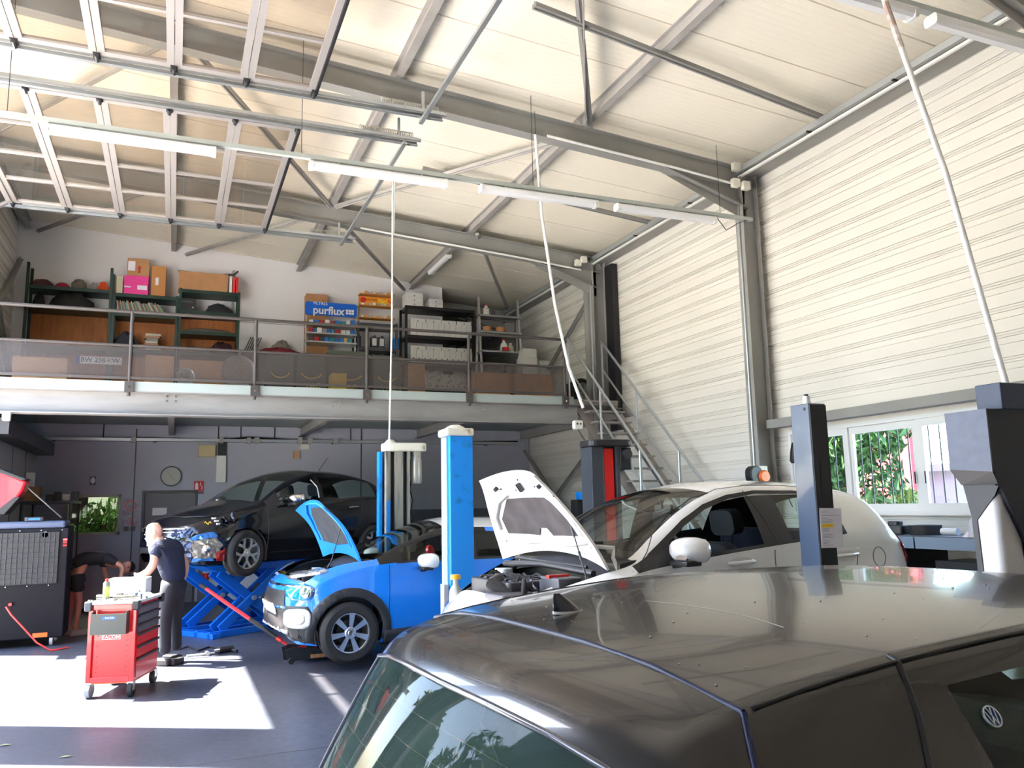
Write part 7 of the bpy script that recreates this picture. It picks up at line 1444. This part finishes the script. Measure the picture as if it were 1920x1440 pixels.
for k, (px, y0) in enumerate(((195, 0), (410, 1), (452, 1), (515, 1), (657, 2), (677, 2))):
    x = wall_at(px, 800).x; tag(MB().cyl((x, YB - .02, tz), (x, YB - .02, 3.66), .014, 6).build('conduit', M['dark']), 'thin conduit dropping to the cable tray, ' + ['left of the clock', 'above the beige cabinet', 'right of the white duct', 'left of the pair of outlets', 'left of the old grey lift column', 'behind the old grey lift column'][k], 'conduit')
# plants in the office
for i, (x, y, h) in enumerate(((-1.35, 18.9, 1.9), (-1.95, 19.3, 1.5), (-1.0, 19.5, 2.1))):
    foliage('office_plant', ['bushy green plant close behind the office window', 'low green plant at the left behind the office window', 'tall green plant deep in the office'][i], (x, y, h * .72), (.5, .4, .75), 600, ('office', (.14, .30, .05), (.05, .14, .03)), 'plant', .09, 60 + i)
cuboid('white_curtain', (-1.75, 20.3, 1.6), (-.8, 20.33, 2.6), 'white', 'white blind hanging at the far side of the office', 'blind'); cuboid('office_desk', (-1.1, 18.5, 0), (-.5, 19.1, 1.35), M['cream'], 'pale cabinet behind the lower right of the office window', 'cabinet')
# side shelf at the left with boxes
SH = thing('side_shelf', 'dark shelf full of odds along the left partition beyond the cooler', 'shelf', (-2.2, 17.0, 0)); MB().box((-.3, -.6, 2.0), (.55, .8, 2.05)).build('shelf_board', M['dark'], SH)
for (x, y) in ((-.27, -.57), (.50, -.57), (-.27, .75), (.50, .75)): MB().box((x, y, 0), (x + .03, y + .03, 2.0)).build('post', M['dark'], SH)
MB().box((-.3, -.6, .9), (.55, .8, .94)).build('shelf_board', M['dark'], SH)
cuboid('brown_carton', (-2.45, 16.5, 2.051), (-2.2, 16.8, 2.30), M['card'], 'brown carton on the dark left shelf', 'box'); pp = cuboid('leaflet', (-2.42, 16.52, 2.302), (-2.28, 16.54, 2.55), M['white'], 'white leaflet standing on the brown carton', 'leaflet')
for k in range(4): cuboid('black_case', (-2.1 + .13 * k, 16.5 + .03 * k, 2.051), (-1.99 + .13 * k, 16.8, 2.12 + .05 * (k % 2) + .04), M['black'] if k != 2 else M['offw'], ['first black case beside the brown carton', 'second black case on the left shelf', 'pale case among the black ones on the left shelf', 'last black case at the right end of the left shelf'][k], 'case')
cuboid('dark_locker', (-2.0, 16.6, .0), (-1.6, 17.2, .88), M['black'], 'black locker below the left shelf', 'locker')
# grey box at far left above the lining, sensor
p = at(12, 786, Y=13.06); tag(MB().prism(rounded(0, 0, .10, .12, .015), Matrix.Translation((p.x, 13.1, 3.172)) @ rotm(90), .08).build('sensor_box', M['white'], bevel=.006), 'white box under the mezzanine beam at the left edge', 'sensor box')
struct(MB().box((-2.62, 13.3, 2.95), (-2.2, YB, 3.18)).build('trim_9', M['dark']), 'dark trunking over the left partition')
# tools on the floor behind the trolley
hs = [at(px, py, Z=.012) for px, py in ((335, 1218), (352, 1212), (372, 1220), (392, 1213), (412, 1216), (428, 1221))]
tag(MB().tube([(q.x, q.y, .012) for q in hs], .012, 6).build('air_hose', M['black'], smooth=50), 'black air hose lying on the floor behind the trolley', 'hose')
q = at(425, 1218, Z=.04); tg = thing('impact_wrench', 'black and silver air wrench lying on the floor at the end of the hose', 'air wrench', (q.x, q.y, 0), 20); MB().cyl((-.10, 0, .045), (.08, 0, .045), .04, 16).build('body', M['black'], tg, smooth=50); MB().cyl((-.17, 0, .045), (-.10, 0, .045), .032, 16).build('nose', M['chrome'], tg, smooth=50); MB().bar((.05, 0, .03), (.08, -.14, .025), .035, .04).build('grip', M['black'], tg, bevel=.008)
q = at(385, 1226, Z=.02); hm_ = thing('hammer', 'hammer with a pale handle on the floor beside the air hose', 'hammer', (q.x, q.y, 0), 5); MB().cyl((-.22, 0, .015), (.12, 0, .02), .013, 8).build('handle', M['cream'], hm_); MB().cyl((.02, -.06, .03), (.02, .06, .03), .028, 14).build('head', M['silver'], hm_, smooth=40)
for i, (px, py) in enumerate(((122, 1420), (8, 1398))): q = at(px, py, Z=0); o = MB().add([(-.05, 0, .002), (0, -.02, .008), (.06, 0, .003), (0, .02, .01)], [(0, 1, 2, 3)]).build('dry_leaf', mat('dry_leaf', (.20, .22, .12), .8)); o.location = (q.x, q.y, 0); tag(o, ['dry leaf on the shaded floor strip in front', 'dark leaf scrap at the left edge of the shaded floor strip'][i], 'leaf')
# hose reel on the first column, coat, cable
HRp = at(1418, 890, Y=9.12); HR = thing('hose_reel', 'orange and black hose reel showing above the white car roof', 'hose reel', (HRp.x, 9.12, HRp.z)); MB().prism(rounded(0, 0, .20, .24, .09), rotm(90) @ Matrix.Translation((-.05, 0, -.06)), .14).build('reel_case', M['black'], HR, bevel=.015); MB().lathe([(.0001, .07), (.07, .065), (.088, .04), (.09, 0)], Matrix.Translation((.06, -.06, -.03)) @ rotm(90), 26).build('reel_drum', M['orange'], HR, smooth=50); MB().box((.0, .0, -.05), (XR - .22 - HRp.x, .10, .12)).build('reel_bracket', M['offw'], HR)
q = at(1484, 850, Y=8.75); tag(MB().lathe([(.0001, .16), (.03, .14), (.06, .02), (.075, -.10), (.05, -.13), (.0001, -.13)], Matrix.Translation((XR - .02, 8.80, q.z)) @ Matrix.Diagonal((.7, 1, 1, 1)), 12).build('woollen_hat', M['black'], smooth=50), 'black hat hanging from the window frame behind the dark blue column', 'hat')
tag(MB().bar((XR - .02, 8.9, 1.7), (XR - .12, 9.02, 2.1), .012, .012).build('broom_stick', M['black']), 'thin dark stick leaning beside the first column', 'stick')
# counter below the window with clutter and tool chests
BX0, BX1, BY0, BY1, BZ = 7.15, 7.82, 4.6, 8.1, 1.40
CT = thing('workshop_counter', 'long counter with a pale blue edge under the workshop window', 'counter', ((BX0 + BX1) / 2, (BY0 + BY1) / 2, 0)); hy = (BY1 - BY0) / 2; hx = (BX1 - BX0) / 2
MB().box((-hx, -hy, BZ - .05), (hx, hy, BZ)).build('counter_top', M['dgrey'], CT); MB().box((-hx - .012, -hy, BZ - .13), (-hx - .001, -.02, BZ - .01)).build('front_edge', mat('edge_pale_blue', (.25, .33, .42), .4), CT); MB().box((-hx - .012, .0, BZ - .13), (-hx - .001, hy, BZ - .01)).build('front_edge', MATS['edge_pale_blue'], CT)
for y in (-hy + .03, -.95, .15, hy - .08): MB().box((-hx + .02, y, 0), (hx - .02, y + .04, BZ - .05)).build('leg_panel', M['black'], CT)
for k, y in enumerate((4.72, 5.5, 6.6, 7.2)): cuboid('tool_chest', (BX0 + .1, y, .0), (BX1 - .08, y + (.7 if k != 2 else .5), 1.15), M['black'], ['black tool chest nearest the camera under the counter', 'second black tool chest under the counter', 'narrow black tool chest under the counter', 'farthest black tool chest under the counter'][k], 'tool chest')
cuboid('red_box', (BX0 - .3, 5.05, 0), (BX0 - .02, 5.4, 1.18), M['red'], 'red box low beside the counter', 'box')
rnd = random.Random(77)
clut = [('drill_case', 'black', .34, .12), ('rag', 'black', .26, .10), ('power_tool', 'dark', .3, .14), ('blue_bottle', 'liftblue', .12, .16), ('white_tube', 'white', .2, .06), ('hose_coil', 'rub', .34, .10), ('battery_pack', 'black', .22, .14), ('tool_tray', 'dgrey', .36, .08), ('cloth', 'black', .3, .12), ('grinder', 'dark', .28, .13)]
for k, (nm, m_, l, h) in enumerate(clut):
    y = BY0 + .2 + k * .325; o = MB(); 
    if nm in ('hose_coil',): o.lathe([(.10, 0), (.16, 0), (.16, h), (.10, h)], None, 20, True)
    elif nm in ('blue_bottle', 'white_tube'): o.lathe([(.0001, 0), (.05, 0), (.05, h * .8), (.02, h), (.0001, h)], None, 14) if nm == 'blue_bottle' else o.cyl((-.02, -l / 2, .04), (.02, l / 2, .04), .035, 14)
    else:
        o.prism(rounded(0, 0, .2, l, .04), None, h * .7); o.prism(rounded(.02, .03, .12, l * .6, .03), Matrix.Translation((0, 0, h * .65)), h * .35)
    ob = o.build(nm, M[m_], smooth=40, bevel=.008 if nm not in ('hose_coil', 'blue_bottle', 'white_tube') else 0); ob.location = (BX0 + .22 + rnd.uniform(0, .1), y, BZ); ob.rotation_euler = (0, 0, rnd.uniform(-.3, .3)); tag(ob, ['black drill case at the near end of the counter', 'black rag on the counter near the case', 'dark power tool on the counter', 'bright blue bottle on the counter', 'white tube lying on the counter', 'coil of black hose on the counter', 'black battery pack on the counter', 'grey tray on the counter', 'crumpled black cloth on the counter', 'dark grinder at the far end of the counter'][k], nm.replace('_', ' '))
pb = MB().lathe([(.0001, .20), (.03, .19), (.05, .12), (.09, .03), (.13, 0), (.0001, 0)], None, 14); pb.v = [v + Vector((rnd.uniform(-.02, .02), rnd.uniform(-.02, .02), rnd.uniform(0, .03) if v.z > .02 else 0)) for v in pb.v]
pb = pb.build('plastic_bag', mat('bag_clear', (.62, .64, .70), .25)); pb.location = (BX0 + .12, 5.7, BZ); tag(pb, 'crumpled clear plastic bag on the front of the counter', 'plastic bag')
cuboid('yellow_packet', (BX0 + .04, 5.2, BZ), (BX0 + .16, 5.38, BZ + .07), MATS['cap_yellow'], 'small yellow and white packet on the counter', 'packet')
# things behind the white car bonnet
q = at(1030, 960, Y=13.2)
for i, (px, py, Y, c, s_) in enumerate(((1103, 935, 12.4, 'liftblue', .22), (1098, 950, 12.2, 'black', .30))):
    q = at(px, py, Y=Y); cuboid('equipment_case', (q.x - s_ / 2, Y, 1.2 if i == 0 else .9), (q.x + s_ / 2, Y + .25, q.z + .12), M[c], ['blue and yellow case behind the white bonnet', 'black case below the blue one behind the white bonnet'][i], 'case')
cuboid('equipment_trolley', (at(1095, 950, Y=12.2).x - .35, 12.05, 0), (at(1095, 950, Y=12.2).x + .3, 12.7, .9), M['black'], 'black equipment trolley carrying two cases behind the white bonnet', 'trolley')
# ================================================================== PEOPLE
def skinmesh(name, verts, edges, radii, m, parent, sub=2, root=0):
    me = bpy.data.meshes.new(name); me.from_pydata([tuple(v) for v in verts], edges, []); o = bpy.data.objects.new(name, me); COL.objects.link(o)
    sk = o.modifiers.new('skin', 'SKIN'); sk.use_smooth_shade = True
    for i, r in enumerate(radii): me.skin_vertices[0].data[i].radius = r if isinstance(r, tuple) else (r, r)
    me.skin_vertices[0].data[root].use_root = True
    ss = o.modifiers.new('sub', 'SUBSURF'); ss.levels = sub; ss.render_levels = sub
    bpy.context.view_layer.update(); m2 = bpy.data.meshes.new_from_object(o.evaluated_get(bpy.context.evaluated_depsgraph_get())); bpy.data.objects.remove(o)
    for p in m2.polygons: p.use_smooth = True
    m2.materials.clear(); m2.materials.append(m); o = bpy.data.objects.new(name, m2); COL.objects.link(o); o.parent = parent; return o
def chain(pts, rs, V, E, R, start=None):
    i0 = start
    for p, r in zip(pts, rs):
        V.append(Vector(p)); R.append(r); k = len(V) - 1
        if i0 is not None: E.append((i0, k))
        i0 = k
    return i0
SK = M['skin']
# local frame: person faces +y, x to his right
def head(parent, c, tilt, skin, hair=None):
    """c = base of the skull, tilt matrix; modelled ellipsoid with brow, nose, jaw, ears"""
    vs = []; nu, nv = 28, 20
    for i in range(nv + 1):
        th = PI * i / nv
        for j in range(nu):
            ph = 2 * PI * j / nu; x = math.sin(th) * math.cos(ph); y = math.sin(th) * math.sin(ph); z = math.cos(th)
            X_, Y_, Z_ = x * .076, y * .098, z * .118
            if z < 0: X_ *= 1 + z * .28; Y_ = Y_ * (1 + z * .10) + (-z) * .018
            if y > .75: 
                if -.35 < z < .12 and abs(x) < .28: Y_ += .022 * (1 - abs(x) / .28) * (1 - abs(z + .18) / .3 if abs(z + .18) < .3 else 0)
                if .0 < z < .22 and abs(x) > .22: Y_ -= .007
                if .22 < z < .38: Y_ += .004
                if -.62 < z < -.48 and abs(x) < .35: Y_ += .006
            vs.append((X_, Y_, Z_ + .10))
    T_ = Matrix.Translation(c) @ tilt
    hd = MB().add([T_ @ Vector(v) for v in vs], [(i * nu + j, i * nu + (j + 1) % nu, (i + 1) * nu + (j + 1) % nu, (i + 1) * nu + j) for i in range(nv) for j in range(nu)])
    for s in (-1, 1): hd.lathe([(.0001, .006), (.014, .010), (.020, .004), (.018, -.006), (.0001, -.008)], T_ @ Matrix.Translation((s * .074, -.012, .095)) @ rotm(0, s * 78, 0) @ Matrix.Diagonal((1.5, .9, 1, 1)), 14)
    return hd, T_
def LEAN(root, z0, amount):
    for o in [o for o in bpy.data.objects if o.parent == root and o.type == 'MESH']:
        for v in o.data.vertices:
            if v.co.z > z0: v.co.y += amount * ((v.co.z - z0) / .55) ** 1.3
ME = thing('person', 'bald person in glasses, dark T-shirt and dark trousers, standing at the red tool trolley', 'person', (.04, 10.95, 0), 52)
def hand(V, E, R, wrist, i_w, d, side, curl=.5):
    """palm and five fingers from the wrist; d = pointing direction, side = lateral vector"""
    d = Vector(d).normalized(); side = Vector(side).normalized(); n_ = d.cross(side).normalized(); w = Vector(wrist)
    V.append(w + d * .055); R.append((.030, .018)); ip = len(V) - 1; E.append((i_w, ip))
    for k, (o_, l) in enumerate(((-.030, .062), (-.011, .074), (.009, .070), (.027, .055))):
        b = w + d * .085 + side * o_; chain([b, b + (d + n_ * curl * .5).normalized() * l * .5, b + (d + n_ * curl * .6).normalized() * l * .5 + (d + n_ * curl * 1.8).normalized() * l * .45], (.010, .009, .0075), V, E, R, ip)
    b = w + d * .03 - side * .032; chain([b, b + (d * .7 - side * .6).normalized() * .032, b + (d * .7 - side * .6).normalized() * .032 + (d + n_ * .4).normalized() * .028], (.012, .010, .008), V, E, R, ip)
# legs/trousers: hip z .92
V, E, R = [], [], []
ip_ = chain([(0, 0, .96)], [(.175, .135)], V, E, R); chain([(0, 0, 1.04)], [(.165, .125)], V, E, R, ip_)
chain([(-.09, .0, .86), (-.11, .03, .50), (-.12, -.01, .12)], [(.11, .11), .084, .072], V, E, R, ip_); chain([(.09, .02, .86), (.12, .06, .50), (.13, .03, .12)], [(.11, .11), .084, .072], V, E, R, ip_)
skinmesh('trousers', V, E, R, mat('trousers_dark', (.012, .013, .020), .8), ME)
for x, y in ((-.12, 0), (.13, .04)): MB().prism([(-.045, -.09), (.045, -.09), (.052, .05), (.045, .15), (0, .19), (-.045, .15), (-.052, .05)], Matrix.Translation((x, y, .0)) @ Matrix.Diagonal((.95, .85, 1, 1)), .085).build('shoe', mat('shoe_dark', (.03, .025, .025), .6), ME, smooth=40, bevel=.02)
# torso skin + arms + neck as one body
V, E, R = [], [], []
i = chain([(0, 0, .96), (0, .0, 1.15), (0, .01, 1.34)], [(.13, .09), (.135, .09), (.15, .095)], V, E, R); nk = chain([(0, .03, 1.42), (0, .06, 1.47), (0, .08, 1.52)], [.062, .056, .056], V, E, R, i)
def L(px_, y_, z_): return (px_, y_, z_)
la_ = chain([(-.20, .01, 1.39), (-.26, .02, 1.20), (-.25, .14, 1.10), (-.20, .30, 1.06)], [.055, .046, .043, .030], V, E, R, i); hand(V, E, R, (-.20, .30, 1.06), la_, (.2, 1, -.1), (0, 0, 1) , .6)
ra_ = chain([(.20, .01, 1.39), (.26, -.02, 1.16), (.27, .07, .98), (.24, .16, .95)], [.055, .046, .042, .030], V, E, R, i); hand(V, E, R, (.24, .16, .95), ra_, (-.3, .9, -.1), (0, 0, 1), .6)
body = skinmesh('body', V, E, R, SK, ME, root=0)
V, E, R = [], [], []
i = chain([(0, 0, .93), (0, -.01, 1.13), (0, .0, 1.33), (0, .02, 1.43)], [(.185, .135), (.18, .13), (.19, .13), (.11, .085)], V, E, R)
chain([(-.19, .01, 1.40), (-.245, .015, 1.25)], [.085, .08], V, E, R, 2); chain([(.19, .01, 1.40), (.245, -.01, 1.25)], [.085, .08], V, E, R, 2)
skinmesh('t_shirt', V, E, R, M['navy'], ME)
LEAN(ME, .93, .17); hd, HT = head(ME, Vector((0, .26, 1.475)), rotm(-24, 0, 28), SK); hd.build('head', mat('skin_head', (.66, .36, .27), .42), ME, smooth=180)
gl_ = MB()
for s in (-1, 1): gl_.lathe([(.020, 0), (.023, 0), (.023, .003), (.020, .003)], HT @ Matrix.Translation((s * .032, .104, .108)) @ rotm(-90, 0, 0) @ Matrix.Diagonal((1, .8, 1, 1)), 18, True); gl_.tube([HT @ Vector((s * .055, .10, .112)), HT @ Vector((s * .079, .05, .112)), HT @ Vector((s * .080, -.015, .108))], .002, 5)
gl_.tube([HT @ Vector((-.01, .108, .11)), HT @ Vector((.01, .108, .11))], .002, 5).build('glasses', M['dark'], ME)
for s in (-1, 1): MB().lathe([(.0001, .010), (.008, .007), (.011, 0)], HT @ Matrix.Translation((s * .032, .080, .108)) @ rotm(-90, 0, 0), 12).build('eye', M['white'], ME, smooth=60)
MB().tube([HT @ Vector((-.022, .094, .045)), HT @ Vector((0, .1, .043)), HT @ Vector((.022, .094, .045))], .004, 6).build('mouth', mat('lips', (.35, .12, .10), .5), ME, smooth=60)
rg_ = MB(); n = 9
for k in range(n):
    z = .93 - k * .055; w = .05 + .03 * math.sin(k * .8); rg_.v += [Vector((.10 + .01 * k - w, -.135 - .02 * math.sin(k), z)), Vector((.10 + .012 * k + w, -.15 - .015 * math.cos(k), z)), Vector((.10 + .01 * k + w, -.125, z)), Vector((.10 + .01 * k - w, -.115, z))]
rg_.f = [(k * 4 + a, k * 4 + (a + 1) % 4, k * 4 + 4 + (a + 1) % 4, k * 4 + 4 + a) for k in range(n - 1) for a in range(4)] + [(0, 1, 2, 3), (n * 4 - 1, n * 4 - 2, n * 4 - 3, n * 4 - 4)]
tag(rg_.build('rag', M['cream'], None, smooth=60), 'cream cloth hanging from the back pocket of the bald person', 'rag'); o = bpy.data.objects['rag']; o.location = ME.location; o.rotation_euler = ME.rotation_euler
# bright white case in his hands, resting on the trolley
cs = at(255, 1082, Y=10.25); cs = cuboid('white_case', (-.62, 9.88, .935), (-.22, 10.2, 1.10), mat('case_white', (.82, .82, .82), .25), 'glossy white case on the back of the trolley top, before the bald person', 'case', rz=-10, bevel=.01)
# second person, bent over behind the cooler
MB2 = thing('person', 'person in black T-shirt and shorts bending far forward behind the black cooler', 'person', (-1.36, 14.25, 0), -70)
V, E, R = [], [], []
ip_ = chain([(0, 0, .98)], [(.16, .13)], V, E, R)
a = chain([(-.09, .01, .86), (-.10, .03, .62)], [.10, .095], V, E, R, ip_); b = chain([(.09, .01, .86), (.12, .05, .62)], [.10, .095], V, E, R, ip_)
skinmesh('shorts', V, E, R, mat('shorts_black', (.010, .010, .012), .8), MB2)
V, E, R = [], [], []
ip_ = chain([(0, 0, .95)], [(.12, .10)], V, E, R); chain([(-.09, .01, .84), (-.10, .03, .50), (-.11, -.02, .10), (-.11, .06, .05)], [.08, .056, .040, .04], V, E, R, ip_); chain([(.09, .01, .84), (.12, .06, .50), (.13, .02, .10), (.13, .10, .05)], [.08, .056, .040, .04], V, E, R, ip_)
i = chain([(0, .12, 1.12), (0, .32, 1.16), (0, .48, 1.08)], [(.13, .09), (.14, .09), (.13, .08)], V, E, R, ip_); chain([(0, .58, 1.02), (0, .64, .97)], [.055, .055], V, E, R, i)
h1 = chain([(-.19, .46, 1.05), (-.22, .52, .82), (-.18, .60, .62)], [.05, .042, .03], V, E, R, i); hand(V, E, R, (-.18, .60, .62), h1, (0, .2, -1), (1, 0, 0), .5)
h2 = chain([(.19, .46, 1.10), (.26, .62, .98), (.22, .60, .76)], [.05, .042, .03], V, E, R, i); hand(V, E, R, (.22, .60, .76), h2, (-.1, .0, -1), (0, 1, 0), .5)
skinmesh('body', V, E, R, mat('skin_reddish', (.45, .20, .13), .5), MB2)  # reddish skin of the second person
V, E, R = [], [], []
i = chain([(0, -.04, 1.0), (0, .13, 1.14), (0, .33, 1.18), (0, .50, 1.08)], [(.16, .12), (.165, .12), (.17, .12), (.14, .10)], V, E, R); chain([(-.19, .46, 1.06), (-.215, .50, .95)], [.07, .062], V, E, R, 2); chain([(.19, .46, 1.10), (.235, .55, 1.03)], [.07, .062], V, E, R, 2)
skinmesh('t_shirt', V, E, R, MATS['shorts_black'], MB2)
hd, HT = head(MB2, Vector((0, .66, .97)), rotm(-100, 0, 0), SK); hd.build('head', MATS['skin_reddish'], MB2, smooth=180)
nu = 16; hr = MB().add([HT @ Vector((math.sin(PI * i / 16) * math.cos(2 * PI * j / nu) * .082, math.sin(PI * i / 16) * math.sin(2 * PI * j / nu) * .104 - .01, math.cos(PI * i / 16) * .124 + .103)) for i in range(8) for j in range(nu)], [(i * nu + j, i * nu + (j + 1) % nu, (i + 1) * nu + (j + 1) % nu, (i + 1) * nu + j) for i in range(7) for j in range(nu)]); hr.build('hair', M['black'], MB2, smooth=60)
for x, y in ((-.11, .0), (.13, .04)): MB().prism([(-.045, -.09), (.045, -.09), (.052, .05), (.045, .15), (0, .19), (-.045, .15), (-.052, .05)], Matrix.Translation((x, y, .0)), .09).build('shoe', mat('shoe_pale', (.25, .23, .22), .6), MB2, smooth=40, bevel=.02)
